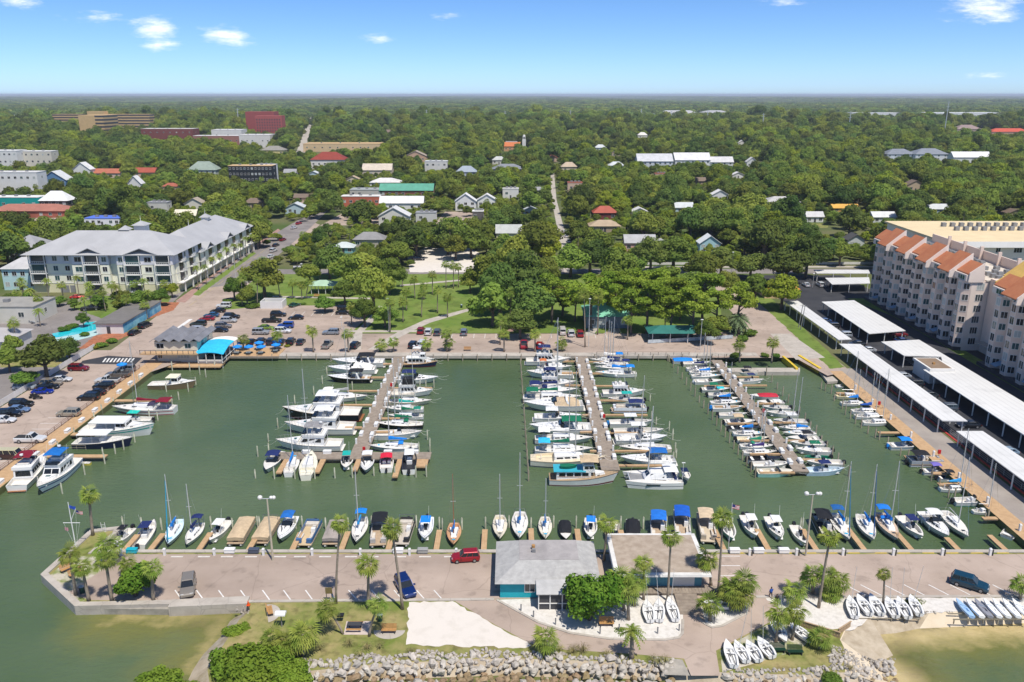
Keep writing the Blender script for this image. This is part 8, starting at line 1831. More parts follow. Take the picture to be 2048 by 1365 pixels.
def slab_block(x0, y0, x1, y1, hid, wm_, label, floors, dep, band=True, parent=None, left=None):
 B0, B1 = at(x0, y1 + hid), at(x1, y1 + hid); d = ray(x0, y0); H = CZ + d.z * B0.y / d.y - GZ; w = B1.x - B0.x; vis(x0, y0, x1, y1, B0.y)
 p = parent or root('tower_block', (B0.x, B0.y, GZ), 0, label, 'building'); ox, oy = (B0.x - p.location.x, B0.y - p.location.y)
 b = ob('wing', MB().box(ox, ox + w, oy, oy + dep, 0, H), wm_, p)
 if band:
  for k in range(floors):
   z = H * (k + .45) / floors; s0 = ox + (left or 0)
   ob('window_band', MB().box(s0 + .4, ox + w + .1, oy - .15, oy + .1, z, z + H / floors * .48), STR, b); ob('window_band', MB().box(ox + w, ox + w + .12, oy, oy + dep, z, z + H / floors * .48), STR, b)
 return p
hp = slab_block(108, 229, 164, 253, 6, TANB, 'tan hospital with dark window bands in the distance', 6, 20); slab_block(213, 229, 303, 262, 6, TANB, '', 7, 20, parent=hp); slab_block(163, 231, 213, 274, 6, TANB, '', 7, 45, parent=hp, left=24); slab_block(180, 223, 213, 262, 6, TANB, '', 1, 16, False, hp)
rp = slab_block(495, 224, 552, 270, 8, wallm('9c4a44'), 'red brick tower block in the distance', 8, 26, False)
B0, B1 = at(514, 282), at(567, 282); d = ray(514, 232); H = CZ + d.z * B0.y / d.y - GZ; ox = B0.x - rp.location.x; oy = B0.y - rp.location.y; w = B1.x - B0.x; b = ob('wing', MB().box(ox, ox + w, oy, oy + 18, 0, H), wallm('a8544c'), rp); vis(514, 232, 567, 272, B0.y)
pm_ = MB().box(-.8, .8, -.1, .1, -1.1, 1.1).mesh('tower_window')
for k in range(7):
 for i in range(10): ob('window', pm_, STR, rp, (ox + w * (i + .7) / 10.6, oy - .08, H * (k + 1.6) / 9))
p = root('bell_tower', (at(1048, 304).x, at(1048, 304).y, GZ), 0, 'white church bell tower beside orange roof', 'tower'); p.scale = (.7, .7, .74); ob('shaft', MB().box(-3, 3, -3, 3, 0, 19), WPAINT, p); ob('belfry', MB().box(-2.2, 2.2, -2.2, 2.2, 19, 24), WPAINT, p); ob('opening', MB().box(-1.2, 1.2, -2.28, -2.1, 19.8, 23), DGREY, p); ob('dome', MB().ball((0, 0, 24), 2.3, 2.3, 2.6, 8, 6), wallm('e0dcd2'), p); vis(1040, 277, 1056, 300, at(1048, 304).y)
for i, (x, yt, yb) in enumerate(((73, 223, 250), (480, 217, 262), (854, 220, 246), (1010, 222, 247), (1140, 221, 246), (1281, 218, 245), (1341, 222, 250), (1413, 220, 250), (1523, 227, 265), (1695, 223, 266), (1886, 203, 268))):
 g = at(x, yb + 15); d = ray(x, yt); H = CZ + d.z * g.y / d.y - GZ; p = root('transmission_pole', g, 0, 'tall pale transmission pole above the treetops, %s from the left' % ordinal(i), 'pole', 'transmission poles'); ob('pole', MB().bar((0, 0, 0), (0, 0, H), .9 * g.y / 1500, .5 * g.y / 1500, 6), ALU, p)
 for k in (.78, .87, .95): ob('arm', MB().box(-2.6, 2.6, -.2, .2, H * k, H * k + .3), ALU, p)
# == TREES, SHRUBS, ROCKS
# --- palms of the point (foot, crown centre)
for b, c, lab, kind, sc, r0 in (
 ((186, 1071), (178, 990), 'tall palm at the outer end of the grass tip', 'fan', 1.15, .24), ((152, 1190), (139, 1106), 'palm leaning over the lower bench on the tip', 'sabal', 1.0, .24), ((178, 1202), (163, 1132), 'palm behind the litter bin on the tip', 'sabal', .95, .24), ((224, 1202), (211, 1120), 'palm in the middle of the tip row', 'sabal', 1.05, .24), ((208, 1128), (215, 1090), 'bushy palm beside the first front berth', 'sabal', 1.3, .25), ((254, 1152), (255, 1126), 'short palm behind the round leafy bush', 'sabal', .9, .22), ((307, 1202), (304, 1134), 'palm right of the round leafy bush', 'sabal', 1.0, .24),
 ((672, 1208), (680, 1048), 'very tall thin palm left of the front lot', 'fan', 1.0, .17), ((737, 1218), (737, 1128), 'straight palm beside the lot kerb', 'fan', 1.2, .22), ((805, 1219), (783, 1058), 'very tall leaning palm beside the blue SUV', 'fan', 1.15, .2), ((686, 1268), (655, 1218), 'palm curving left over the grill', 'sabal', 1.0, .17), ((738, 1273), (756, 1208), 'palm curving right beside the picnic slab', 'sabal', .9, .17), ((1208, 1122), (1215, 1048), 'thin palm between the two clubhouse roofs', 'fan', 1.1, .2), ((1287, 1200), (1287, 1124), 'palm in front of the tan roof, left', 'fan', .95, .18), ((1335, 1202), (1342, 1074), 'very tall palm in front of the tan roof', 'fan', 1.05, .18),
 ((1248, 1222), (1241, 1155), 'palm behind the sea grape tree', 'sabal', 1.25, .22), ((1257, 1240), (1254, 1176), 'palm right of the sea grape tree, front one', 'sabal', 1.25, .22), ((1268, 1212), (1276, 1160), 'palm right of the sea grape tree, back one', 'sabal', 1.15, .22), ((1263, 1316), (1264, 1262), 'dark-trunked feather palm below the drive', 'feather', .72, .3), ((1090, 1306), (1092, 1276), 'short bushy palm on the rock bank', 'sabal', 1.2, .25), ((1436, 1190), (1446, 1035), 'very tall palm in front of the flag', 'fan', 1.1, .18), ((1422, 1172), (1417, 1118), 'leaning palm at the corner of the tan roof', 'sabal', 1.15, .22), ((1470, 1216), (1466, 1176), 'bushy palm in the cluster by the drive, left', 'sabal', 1.3, .25), ((1484, 1214), (1490, 1162), 'bushy palm in the cluster by the drive, back', 'sabal', 1.25, .25), ((1482, 1222), (1482, 1190), 'bushy palm in the cluster by the drive, low one', 'sabal', 1.25, .25), ((1420, 1242), (1420, 1206), 'short palm on the gravel island', 'sabal', 1.15, .24),
 ((1600, 1209), (1592, 1180), 'short palm behind the beach fence', 'sabal', 1.1, .3), ((1626, 1186), (1624, 1150), 'palm in the cluster by the parking stripes, left', 'sabal', 1.15, .24), ((1656, 1196), (1656, 1152), 'palm in the cluster by the parking stripes, middle', 'sabal', 1.15, .24), ((1680, 1194), (1678, 1160), 'palm in the cluster by the parking stripes, right', 'sabal', 1.15, .24), ((1663, 1198), (1664, 1182), 'lowest palm in the cluster by the parking stripes', 'sabal', 1.05, .24), ((1637, 1216), (1660, 1075), 'very tall bending palm above the beach', 'fan', 1.0, .2), ((1766, 1209), (1769, 1148), 'slim palm among the beach-side dinghies', 'fan', .7, .16), ((1552, 1284), (1559, 1226), 'left one of the twin palms beside the dinghies', 'sabal', 1.05, .2), ((1584, 1280), (1595, 1226), 'right one of the twin palms beside the dinghies', 'sabal', 1.05, .2), ((1640, 1296), (1641, 1275), 'squat palm beside the plank walk', 'sabal', 1.1, .25), ((2040, 1199), (2044, 1166), 'palm at the right frame edge', 'sabal', .95, .22),
 ((606, 1310), (606, 1268), 'bushy palm on the left bank, tall one', 'sabal', 1.35, .26), ((572, 1312), (575, 1284), 'bushy palm on the left bank, low one', 'sabal', 1.25, .26), ((540, 1300), (545, 1280), 'bushy palm on the left bank beside the shrubs', 'sabal', 1.2, .26)):
 palm_px(b, c, lab, None, kind, sc, r0)
# --- palms along the far seawall and in the park
for i, (b, c) in enumerate((((487, 702), (487, 678)), ((555, 702), (555, 668)), ((627, 705), (624, 661)), ((697, 705), (695, 668)), ((763, 704), (763, 688)), ((787, 704), (787, 684)), ((855, 702), (855, 686)), ((894, 704), (893, 668)), ((898, 702), (898, 685)), ((1008, 704), (1008, 667)), ((1070, 704), (1070, 667)), ((1124, 702), (1124, 685)), ((1479, 725), (1480, 688)), ((1543, 726), (1547, 684)))):
 palm_px(b, c, 'fan palm along the far seawall road, %s from the terrace' % ordinal(i), 'palms along the far seawall', 'sabal', 1.15, .22)
for i, (b, c) in enumerate((((560, 594), (555, 560)), ((585, 598), (585, 566)), ((604, 600), (603, 570)), ((612, 598), (618, 564)), ((515, 610), (515, 556)), ((485, 612), (483, 556)), ((830, 598), (828, 558)), ((848, 600), (848, 572)), ((843, 635), (845, 586)), ((875, 627), (875, 580)), ((895, 635), (895, 594)), ((892, 578), (892, 529)), ((907, 578), (907, 531)), ((917, 575), (917, 534)), ((813, 622), (813, 582)), ((865, 590), (865, 549)), ((805, 575), (805, 546)), ((780, 665), (780, 604)), ((806, 645), (806, 603)), ((703, 650), (703, 612)), ((940, 585), (940, 556)), ((1000, 690), (1002, 640)), ((1020, 655), (1022, 585)), ((1015, 620), (1015, 560)), ((1170, 695), (1168, 588)), ((1195, 670), (1197, 590)), ((1255, 680), (1256, 640)), ((1330, 660), (1330, 625)), ((640, 560), (642, 525)), ((770, 600), (768, 560)))):
 palm_px(b, c, 'slender palm on the park lawn, %s in order from the avenue' % ordinal(i), 'palms on the park lawn', 'sabal', 1.15, .18)
palm_px((1478, 668), (1478, 636), 'large date palm beside the ramp road', None, 'date', 1.25, .4); palm_px((525, 545), (525, 520), 'silvery date palm beside the avenue', None, 'date', 1.1, .35)
for i in range(11):
 y = 274 + i * 8.5; palm(-108.6 - (y - 270) * .03, y, RN.uniform(6.5, 8.5), 'feather palm on the condominium pavement, %s from the corner' % ordinal(i), 'pavement palms', 'feather', (RN.uniform(-.3, .3), 0), .72, .16)
for i in range(15):
 y = 300 + i * 6.5; x = -89 - (y - 300) * .055 + RN.uniform(0, 22)
 palm(x, y, RN.uniform(5, 8), 'palm in the grove right of the avenue', 'palms right of the avenue', 'sabal' if i % 3 else 'feather', (RN.uniform(-.5, .5), 0), 1.1 if i % 3 else .75, .18)
for i, (x, y) in enumerate(((-160, 258), (-154, 262), (-147, 258), (-140, 262), (-132, 260), (-122, 262), (-115, 262), (-150, 246), (-143, 238), (-158, 240), (-164, 236), (-152, 228), (-118, 240), (-114, 246), (-110, 236), (-126, 232), (-132, 206), (-138, 228), (-134, 250), (-128, 255), (-120, 252), (-162, 262), (-157, 250), (-145, 264), (-127, 245))):
 palm(x, y, RN.uniform(4.5, 7.5), 'garden palm between the condominium and the pool, %s in the group' % ordinal(i), 'pool garden palms', 'feather' if i % 2 else 'sabal', (RN.uniform(-.4, .4), 0), .8 if i % 2 else 1.1, .17)
# --- park and garden trees (crown centre pixel, radius in pixels)
def oak_px(x, y, r, label, mt=None, group=None):
 g = at(x, y + 1.12 * r); k = F / (g.y * math.cos(PITCH) + (CZ - 4) * math.sin(PITCH)); return oak(g.x, g.y, r / k, label, group, mt)
for i, (x, y, r, mt) in enumerate(((530, 548, 46, OAK), (735, 520, 46, OAK), (700, 545, 38, OAK), (778, 540, 44, OAK), (748, 582, 46, OAK), (690, 578, 30, OAK), (660, 520, 34, OAKD), (1000, 575, 50, OAKD), (1048, 556, 54, OAKD), (985, 608, 40, OAK), (1062, 606, 46, OAKD), (1030, 520, 44, OAK), (1092, 540, 40, OAK), (1040, 640, 34, OAKD), (1235, 540, 42, OAK), (1200, 560, 34, OAK), (1330, 545, 40, OAK), (1375, 560, 36, OAK), (1562, 578, 38, OAKY), (1508, 572, 34, OAK), (1570, 520, 46, OAKD), (1610, 512, 40, OAKD), (1430, 640, 30, OAK), (1410, 660, 26, OAK), (730, 620, 30, OAK), (770, 625, 28, OAK), (470, 575, 24, SHRUBM), (495, 590, 20, OAK), (1140, 515, 36, OAK), (1180, 505, 38, OAKD), (1250, 520, 44, OAK), (1300, 505, 40, OAKD), (1345, 498, 42, OAK), (1400, 525, 38, OAK), (1300, 550, 36, OAKD), (1215, 588, 34, OAKY), (1455, 560, 26, OAK), (1125, 598, 30, OAK), (972, 545, 38, OAK), (1010, 500, 38, OAKD), (940, 560, 24, OAK), (620, 540, 26, OAK), (650, 600, 22, SHRUBM), (1440, 520, 34, OAKD), (1500, 520, 36, OAKD))):
 oak_px(x, y, r, 'spreading park tree, %s counted from the left along the park' % ordinal(i), mt, 'trees of the waterfront park')
for i, (x, y, r, mt) in enumerate(((255, 598, 19, OAK), (282, 598, 22, SHRUBM), (322, 590, 20, SHRUBM), (236, 588, 16, OAK), (200, 600, 15, SHRUBM), (345, 578, 16, OAKY), (120, 596, 15, SHRUBM), (150, 606, 13, SHRUBM), (60, 600, 16, SHRUBM), (20, 600, 18, OAK), (92, 612, 15, SHRUBM), (168, 640, 13, SHRUBM), (30, 690, 22, OAK))):
 oak_px(x, y, r, 'small leafy garden tree by the condominium and pool, %s in order' % ordinal(i), mt, 'garden trees by the condominium')
oak_px(95, 702, 52, 'big dark tree overhanging the white fence', OAKD); oak_px(140, 690, 28, 'dark tree at the head of the white fence', OAKD); oak_px(52, 748, 26, 'light green tree below the big dark one', SHRUBM); oak_px(20, 716, 26, 'small tree in front of the pale hall', OAK)
for i, (x, y, r) in enumerate(((1103, 572, 36), (1182, 575, 40), (1262, 600, 34), (1293, 585, 40), (1382, 600, 38), (1404, 572, 40), (1474, 590, 36), (1277, 560, 34), (1340, 610, 32), (1430, 600, 32), (1150, 590, 26), (1230, 590, 28), (1320, 560, 34), (1360, 575, 32), (1250, 560, 30), (1215, 560, 30))):
 g = at(x, y + 2.05 * r); k = F / (g.y * math.cos(PITCH) + (CZ - 8) * math.sin(PITCH)); pine(g.x, g.y, 1.28 * r / k, 'tall pine with flat yellow-green crown in the park, %s in order' % ordinal(i), 'pines by the boat ramp', .92)
for i, (x, y, r, mt, h) in enumerate(((1470, 712, 1.6, SHRUBM, .9), (1530, 710, 1.3, SHRUBM, .9), (1552, 711, 1.3, SHRUBM, .9), (505, 612, 2.4, SHRUBM, .6), (455, 600, 2.0, SHRUBM, .6), (300, 597, 3.2, SHRUBM, .8), (285, 603, 2.6, SHRUBY, .6), (318, 590, 2.8, SHRUBM, .9), (262, 605, 2.8, SHRUBM, .8), (240, 610, 2.4, OAK, .9), (205, 612, 2.2, SHRUBM, .8), (345, 575, 3.4, SHRUBY, .5), (310, 570, 2.6, SHRUBY, .5), (170, 668, 1.6, SHRUBM, .8), (205, 690, 1.8, SHRUBM, .8), (225, 682, 1.7, SHRUBM, .9), (190, 694, 1.5, SHRUBY, .8), (130, 658, 2.0, SHRUBM, .7), (145, 652, 2.0, SHRUBM, .7), (1500, 668, 2.2, SHRUBM, .9), (1485, 678, 2.0, SHRUBM, .9), (560, 688, 1.0, SHRUBY, .7), (575, 690, 1.0, SHRUBY, .7), (640, 604, 1.4, SHRUBM, .6), (605, 606, 1.2, SHRUBM, .6))):
 g = at(x, y + 4); shrub(g.x, g.y, r, 'clipped garden shrub, %s in the list of beds from ramp to pool' % ordinal(i) if i > 2 else ['round shrub left of the twin round shrubs on the landing', 'left one of the twin round shrubs on the landing', 'right one of the twin round shrubs on the landing'][i], 'garden shrubs' if i > 2 else None, mt, h=h)
# --- vegetation of the point
def grape(px, R_, H, n, label, seed):
 g = at(*px); c, t_ = make_grape(seed, R_, H, n); t = root('sea_grape_tree', g, 0, label, 'tree'); ob('crown', c, GRAPEM, t); ob('trunk', t_, BARK, t)
grape((1178, 1240), 4.3, 6.6, 3600, 'large glossy sea grape tree between the clubhouses', 5); grape((272, 1192), 2.5, 4.2, 2200, 'round leafy sea grape bush on the tip lot', 6)
for i, (x, y, r, h, mt) in enumerate(((505, 1352, 4.4, 1.0, SHRUBM), (548, 1338, 3.4, 1.05, SHRUBM), (470, 1344, 3.4, 1.0, SHRUBM), (580, 1362, 2.8, 1.05, SHRUBM), (470, 1262, 1.7, .8, SHRUBM), (485, 1256, 1.3, .8, SHRUBM), (315, 1388, 3.6, .9, SHRUBM), (360, 1392, 2.6, .8, SHRUBM), (275, 1396, 2.2, .8, SHRUBM), (1664, 1358, 1.5, .9, SHRUBM), (1832, 1202, 1.8, .5, OAK), (1880, 1198, 1.2, .4, OAK), (1240, 1262, 1.2, .8, SHRUBM), (1660, 1310, 1.1, .5, SHRUBM))):
 g = at(x, y); c = make_shrub(200 + i, 2600 if r > 2 else 1100, .8, (.035, .075) if r > 2 else (.05, .1)); t = root('shrub', (g.x, g.y, GZ - .6), 0, ['big light green shrub at the bottom left, front one', 'big light green shrub behind the front one', 'big light green shrub towards the sand spit', 'smaller shrub against the rocks', 'shrub at the corner of the sandy shore', 'small shrub at the corner of the sandy shore', 'low green mangrove at the bottom edge', 'low mangrove right of the bottom-edge one', 'low mangrove left of the bottom-edge one', 'round dark green bush by the right rock bank', 'olive bush above the beach-side dinghies', 'small olive bush right of the dinghies', 'shrub beside the shaded bench', 'low shrub beside the squat palm'][i], 'shrub', None, (r, r, r * h)); ob('foliage', c, BUSHM if i < 9 else mt, t)
for i, (x, y, s) in enumerate(((698, 1290, 1.1), (735, 1298, 1.2), (760, 1296, .9), (720, 1312, 1.0), (1145, 1306, 1.2), (1120, 1302, 1.0), (1165, 1304, 1.3), (1316, 1330, 1.3), (1330, 1324, 1.0), (1305, 1322, .9), (1090, 1310, 1.0), (1215, 1310, .9), (640, 1300, 1.0), (820, 1305, .8), (1700, 1340, .9))):
 g = at(x, y); t = root('grass_tuft', (g.x, g.y, GZ - .1), RN.uniform(0, 6), 'tall grass tuft on the rock bank, %s in order' % ordinal(i), 'grass', 'grass tufts on the rock bank', s); ob('blades', TUFTS[i % 2], mat('dry_grass_blades', (.27, .24, .09), .9, objrand=.25, var=.2), t)
# --- rocks
def make_rock(seed):
 r = random.Random(seed); m = MB(); k = 4; n = 6; rings = []; ax = (r.uniform(.85, 1.3), r.uniform(.6, .95), r.uniform(.5, .8))
 for i in range(k + 1):
  t = math.pi * i / k - math.pi / 2; cr = max(math.cos(t), .38); rings.append([(ax[0] * cr * math.cos(2 * math.pi * j / n) * r.uniform(.6, 1.25), ax[1] * cr * math.sin(2 * math.pi * j / n) * r.uniform(.6, 1.25), ax[2] * math.sin(t) * r.uniform(.7, 1.15)) for j in range(n)])
 return m.loft(rings)
ROCKS = [make_rock(i + 300) for i in range(8)]; ROCKME = [m.mesh('rock') for m in ROCKS]
spots = []
def shore_z(p):
 best = None
 for f in _sm.f:
  A, B_, C_ = (_sm.v[i] for i in f); d = (B_[1] - C_[1]) * (A[0] - C_[0]) + (C_[0] - B_[0]) * (A[1] - C_[1])
  if abs(d) < 1e-9: continue
  u = ((B_[1] - C_[1]) * (p[0] - C_[0]) + (C_[0] - B_[0]) * (p[1] - C_[1])) / d; v = ((C_[1] - A[1]) * (p[0] - C_[0]) + (A[0] - C_[0]) * (p[1] - C_[1])) / d
  if u >= -.01 and v >= -.01 and u + v <= 1.01: z = u * A[2] + v * B_[2] + (1 - u - v) * C_[2]; best = z if best is None else max(best, z)
 return GZ if best is None else best
def band(x0, x1, top, bot, n, s0, s1):
 for _ in range(n):
  for _t in range(12):
   t = RN.random(); px = x0 + (x1 - x0) * t; a = top(px); b = bot(px); f = RN.random(); py = a + (b - a) * f; s = RN.uniform(s0, s1) * (.55 if f < .12 else 1)
   z = max(shore_z(at(px, py, GZ - .9 * f)), -.3); z = max(shore_z(at(px, py, z)), -.3); g = at(px, py, z); z += s * .3
   if all((g.x - q[0]) ** 2 + (g.y - q[1]) ** 2 > (.62 * (s + q[3])) ** 2 for q in spots): break
  else: continue
  spots.append((g.x, g.y, z, s, f))
band(590, 1345, lambda x: 1326 - 22 * math.sin(math.pi * (x - 560) / 800) + 4 * math.sin(x * .05), lambda x: 1376 - 8 * math.sin(math.pi * (x - 560) / 800), 1150, .34, .78)
band(1450, 1790, lambda x: 1340 if x < 1600 else 1340 - (x - 1600) * .12, lambda x: 1376, 300, .3, .6); band(1660, 1750, lambda x: 1290 + (x - 1660) * .35, lambda x: 1366, 190, .2, .45); band(1840, 1905, lambda x: 1224, lambda x: 1240, 40, .15, .3); band(470, 500, lambda x: 1214, lambda x: 1232, 16, .15, .35)
spots.sort(key=lambda q: -q[3] * (1 if 0 <= proj(q[0], q[1], q[2])[1] < 1365 else .1))
for i, (x, y, z, s, f) in enumerate(spots[:300]):
 o = ob('rock', ROCKME[i % 8], ROCKB if f > .72 else ROCKM, None, (x, y, z), RN.uniform(0, 6), s); o.rotation_euler[0] = RN.uniform(-.4, .4)
 w = 'left of the drive' if x < at(1062, 1300).x else ('below the drive' if x < at(1360, 1330).x else 'beside the right shore'); tag(o, ('brown wet rock at the water line of the bank ' if f > .72 else 'pale limestone boulder in the bank ') + w, 'rock', 'rocks of the bank')
m = MB()
for i, (x, y, z, s, f) in enumerate(spots[300:]):
 R_ = ROCKS[i % 8]; a = RN.uniform(0, 6.28); ca_, sa_ = math.cos(a), math.sin(a); m.add([(x + s * (ca_ * v[0] - sa_ * v[1]), y + s * (sa_ * v[0] + ca_ * v[1]), z + s * v[2]) for v in R_.v], R_.f)
tag(ob('rubble', m, ROCKM), 'smaller pale stones filling the rock bank', 'rubble', None, 'stuff')
p = root('timber_groyne', (at(395, 1350).x, at(395, 1350).y, -.4), math.atan2(at(452, 1262).y - at(395, 1350).y, at(452, 1262).x - at(395, 1350).x), 'rotten dark timber edging along the sandy shore', 'edging')
for i in range(34): ob('stake', MB().box(i * .27, i * .27 + .2, -.06, .06, 0, RN.uniform(.35, 1.0)), PILE, p)
# --- the wooded town beyond
sh('road', [(592, 306), (610, 306), (629, 222), (625, 222)], 3, CONC)
for q in ([(640, 452), (690, 424), (765, 424), (765, 450)], [(850, 370), (862, 346), (960, 352), (955, 374)], [(540, 474), (612, 440), (640, 450), (590, 492)], [(870, 448), (890, 424), (950, 424), (945, 450)], [(60, 446), (90, 424), (150, 424), (150, 446)], [(560, 410), (620, 396), (690, 400), (680, 414), (600, 424)]): sh('car_park', q, 2.2, ASPH)
sh('lawn', [(1610, 447), (1660, 447), (1655, 456), (1615, 456)], 3, ROUGHG)
for i in range(14): t = i / 13; vis(596 + 26 * t, 300 - 76 * t, 604 + 24 * t, 306 - 76 * t, 4000)
for i in range(12): t = i / 11; vis(420 + 200 * t, 560 - 130 * t, 470 + 170 * t, 572 - 130 * t, 700)
for i in range(10): t = i / 9; vis(1104 + 22 * t, 350 + 190 * t, 1112 + 38 * t, 372 + 190 * t, 700)
vis(832, 497, 976, 542, 356); vis(1610, 440, 1660, 456, 560); vis(540, 436, 640, 470, 640); vis(700, 396, 770, 412, 600); vis(640, 425, 690, 450, 640); vis(880, 425, 945, 445, 650)
vis(400, 455, 500, 580, 352); vis(1560, 520, 1740, 560, 320); vis(1240, 520, 1480, 545, 320); vis(60, 420, 130, 445, 600); vis(1640, 450, 1700, 470, 600)
hs_ = []; HR = random.Random(21); HC = (('white', 'dcdad6', 'd6d4d0'), ('grey', 'c9c7c2', '9a9a9c'), ('tan', 'cfc0a8', 'b8a48c'), ('rust', 'cbb09c', 'a8604a'), ('pale blue', 'b4c8d0', 'c4c8c8'), ('brown', 'b8a48c', '7a6a5c'))
for i in range(110):
 x = HR.uniform(20, 1230) if i < 44 else (HR.uniform(1130, 2030) if i < 64 else HR.uniform(560, 1080)); y = 205 + 215 * HR.random() ** .8 if i < 64 else HR.uniform(320, 438); w = (y - 160) * HR.uniform(.11, .19); h = w * HR.uniform(.42, .6); c = HC[HR.randrange(6)]
 if any(x + w > a - 6 and x < d_ + 6 and y + h > b - 4 and y < e_ + 4 for a, b, d_, e_, q in VIS): continue
 hs_.append((x, y, w, h, c, HR.choice(('gablex', 'hip', 'gabley', 'flat')))); vis(x, y, x + w, y + h, at(x, y + h + 3).y)
for i, (x, y, w, h, c, rf) in enumerate(sorted(hs_)):
 house_px(x, y, x + w, y + h, 3, rf, c[1], c[2], 'small %s-roofed house showing between the trees, %s such roof from the left' % (c[0], ordinal(i)), 2)['group'] = 'small houses between the trees'
FP = []
for o in SC.objects:
 if o.parent is None and o.type == 'EMPTY' and o.get('category') in ('building', 'house', 'tower') and o.location.y > 250:
  ws = [c for c in o.children if c.name.split('.')[0] in ('wall', 'wing', 'storey', 'shaft')]
  for c in ws:
   xs = [v.co.x for v in c.data.vertices]; ys = [v.co.y for v in c.data.vertices]; FP.append((o.location.x + min(xs), o.location.x + max(xs), o.location.y + min(ys), o.location.y + max(ys)))
def clear(x, y, R_, H, loose=1.0):
 for (a, b, c, d) in FP:
  if a - R_ * .75 < x < b + R_ * .75 and c - R_ * .75 < y < d + R_ * .75: return False
 if y < 312 + R_ * .4 and -100 < x < 130: return False
 px, pt, dep = proj(x, y, GZ + H); _, pb, _ = proj(x, y, GZ + H * .45); k = F / dep * R_ * .8 * loose
 for (x0, y0, x1, y1, Y) in VIS:
  if y < Y and px + k > x0 and px - k < x1 and pt < y1 - (y1 - y0) * .30 and pb > y0: return False
 return True
WT = []; RF = random.Random(5)
y = 215.0
while y < 1700:
 sp = 9.0 if y < 620 else 9 + (y - 620) * .011
 x = -(y * .66 + 150)
 while x < y * .66 + 150:
  X_t = x + RF.uniform(-.42, .42) * sp; Y_t = y + RF.uniform(-.42, .42) * sp; R_ = sp * RF.uniform(.42, .95)
  if RF.random() < .96 and (y > 300 or X_t < -190 or X_t > 225) and clear(X_t, Y_t, R_, R_ * 1.75): WT.append((X_t, Y_t, R_, RF.random()))
  x += sp
 y += sp * .9
far = []
while y < 26000:
 sp = 20 + (y - 1700) * .012
 x = -(y * .66 + 100)
 while x < y * .66 + 100:
  X_t = x + RF.uniform(-.5, .5) * sp; Y_t = y + RF.uniform(-.5, .5) * sp; far.append((X_t, Y_t, sp * RF.uniform(.55, .8), min(sp * .5, 14) * RF.uniform(.6, 1.3) * (1 + (.5 * math.sin(X_t * .0021 + 1) * math.sin(X_t * .0007)) * (y > 5000)), RF.random())); x += sp
  if y < 2700 and not clear(X_t, Y_t, sp * .6, 14, .7): far.pop()
 y += sp * .9
GRID = {}
for t in WT: GRID.setdefault((int(t[0] // 12), int(t[1] // 12)), []).append(t)
y = 312.0
while y < 760:
 x = -(y * .66 + 20)
 while x < y * .66 + 20:
  X_t = x + RF.uniform(-2.5, 2.5); Y_t = y + RF.uniform(-2.5, 2.5); R_ = RF.uniform(1.5, 3.2); x += 5.5
  nb = [q for i in (-1, 0, 1) for j in (-1, 0, 1) for q in GRID.get((int(X_t // 12) + i, int(Y_t // 12) + j), ())]
  if RF.random() < .7 and all((q[0] - X_t) ** 2 + (q[1] - Y_t) ** 2 > (q[2] * .8) ** 2 for q in nb) and clear(X_t, Y_t, R_, R_ * 1.75, .8): WT.append((X_t, Y_t, R_, RF.uniform(.3, 1)))
 y += 5
WT.sort(key=lambda t: t[1])
seen = [t for t in WT if t[2] > 3.3 and 0 < proj(t[0], t[1], GZ + t[2])[0] < 2048]; near = seen[:292]; ns = set(id(t) for t in near); rest = [t for t in WT if id(t) not in ns]
CR = []
for (x, y, R_, q) in near:
 mt, adj = (OAKY, 'yellow-green') if q > .88 else ((OAKD, 'dark green') if q < .38 else (OAK, 'mid-green'))
 X2 = proj(x, y, 0)[0]; where = 'behind the condominium' if X2 < 500 else ('between the avenue and the narrow street' if X2 < 1110 else ('right of the narrow street' if X2 < 1500 else 'behind the carports'))
 CR.append(oak(x, y, R_, '%s tree in the wooded blocks %s' % (adj, where), 'near trees of the wooded town', mt))
src = [make_far(i + 400) for i in range(3)]
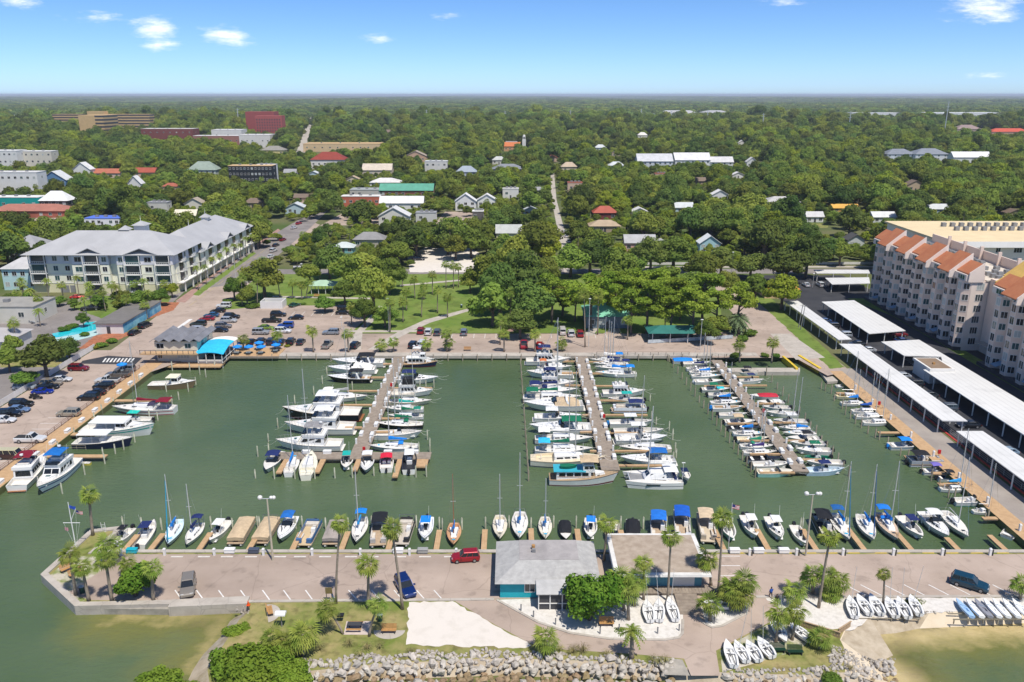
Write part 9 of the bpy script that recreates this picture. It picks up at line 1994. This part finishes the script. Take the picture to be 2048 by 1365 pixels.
def wood(name, label, points, crowns, material, lo=False):
 me = bpy.data.meshes.new(name); me.from_pydata([(t[0], t[1], GZ - (.2 if not lo else 2)) for t in points], [], [])
 for nm, ty, fd, vals in (('size', 'FLOAT_VECTOR', 'vector', [c for t in points for c in (t[2], t[2], t[3] if lo else t[2] * RF.uniform(.7, 1.3))]), ('turn', 'FLOAT_VECTOR', 'vector', [c for t in points for c in (0, 0, RF.uniform(0, 6.28))]), ('pick', 'INT', 'value', [RF.randrange(len(crowns)) for t in points])):
  me.attributes.new(nm, ty, 'POINT').data.foreach_set(fd, vals)
 o = bpy.data.objects.new(name, me); COL.objects.link(o); tag(o, label, 'wood', None, 'stuff')
 ng = bpy.data.node_groups.new(name, 'GeometryNodeTree'); ng.interface.new_socket('Geometry', in_out='INPUT', socket_type='NodeSocketGeometry'); ng.interface.new_socket('Geometry', in_out='OUTPUT', socket_type='NodeSocketGeometry')
 n = ng.nodes; l = ng.links.new; gi = n.new('NodeGroupInput'); go = n.new('NodeGroupOutput'); iop = n.new('GeometryNodeInstanceOnPoints'); jn = n.new('GeometryNodeJoinGeometry')
 for c in crowns[::-1]:
  oi = n.new('GeometryNodeObjectInfo'); oi.inputs['Object'].default_value = c; oi.transform_space = 'ORIGINAL'; g2 = n.new('GeometryNodeGeometryToInstance'); l(oi.outputs['Geometry'], g2.inputs[0]); l(g2.outputs[0], jn.inputs[0])
 def attr(nm, ty): a = n.new('GeometryNodeInputNamedAttribute'); a.data_type = ty; a.inputs['Name'].default_value = nm; return a.outputs['Attribute']
 l(gi.outputs[0], iop.inputs['Points']); l(jn.outputs[0], iop.inputs['Instance']); iop.inputs['Pick Instance'].default_value = True
 l(attr('pick', 'INT'), iop.inputs['Instance Index']); l(attr('turn', 'FLOAT_VECTOR'), iop.inputs['Rotation']); l(attr('size', 'FLOAT_VECTOR'), iop.inputs['Scale'])
 sm = n.new('GeometryNodeSetMaterial'); sm.inputs['Material'].default_value = material; l(iop.outputs[0], sm.inputs['Geometry']); l(sm.outputs[0], go.inputs[0])
 o.modifiers.new('trees', 'NODES').node_group = ng
 return o
crowns = [c for t in CR[:40] for c in t.children if c.name.startswith('crown')]
uniq = []
for c in crowns:
 if c.data not in [u.data for u in uniq]: uniq.append(c)
wood('woodland', 'dark green canopy of the wooded town', [t for t in rest if t[3] < .36], uniq, OAKD); wood('woodland', 'mid-green canopy of the wooded town', [t for t in rest if .36 <= t[3] <= .88], uniq, OAK); wood('woodland', 'scattered yellow-green crowns in the wooded town', [t for t in rest if t[3] > .88], uniq, OAKY)
fs = []
for i, me in enumerate(src):
 X_t, Y_t, R_, h, q = far[i * 7 + 40]; t = root('far_tree', (X_t, Y_t, GZ - 2), 0, 'distant tree at the near edge of the far wood, %s one' % ordinal(i), 'tree', 'first trees of the far wood', (R_, R_, h)); fs.append(ob('crown', me, OAKD, t))
wood('far_woodland', 'dark distant forest reaching the horizon', [t for t in far if t[4] < .6], fs, OAKD, True); wood('far_woodland', 'lighter distant forest reaching the horizon', [t for t in far if t[4] >= .6], fs, OAK, True)
k = 0
while k < 70:
 y = RN.uniform(318, 560); x = RN.uniform(-.6, .6) * y
 if clear(x, y, 1.2, 9): palm(x, y, RN.uniform(8, 13), 'palm rising among the town trees', 'palms among the town trees', 'sabal', (RN.uniform(-.5, .5), 0), 1.25, .18); k += 1
# --- haze: the air over the whole place
hm = bpy.data.materials.new('haze_air'); hm.use_nodes = True; hm.node_tree.nodes.clear(); hv = hm.node_tree.nodes.new('ShaderNodeVolumePrincipled'); hv.inputs['Color'].default_value = (.80, .88, 1, 1); hv.inputs['Density'].default_value = 7.5e-5
hm.node_tree.links.new(hv.outputs[0], hm.node_tree.nodes.new('ShaderNodeOutputMaterial').inputs['Volume'])
tag(ob('haze', MB().box(-61000, 61000, -300, 46000, -4, 74), hm), 'faint haze in the air over the whole view', 'haze', None, 'stuff')
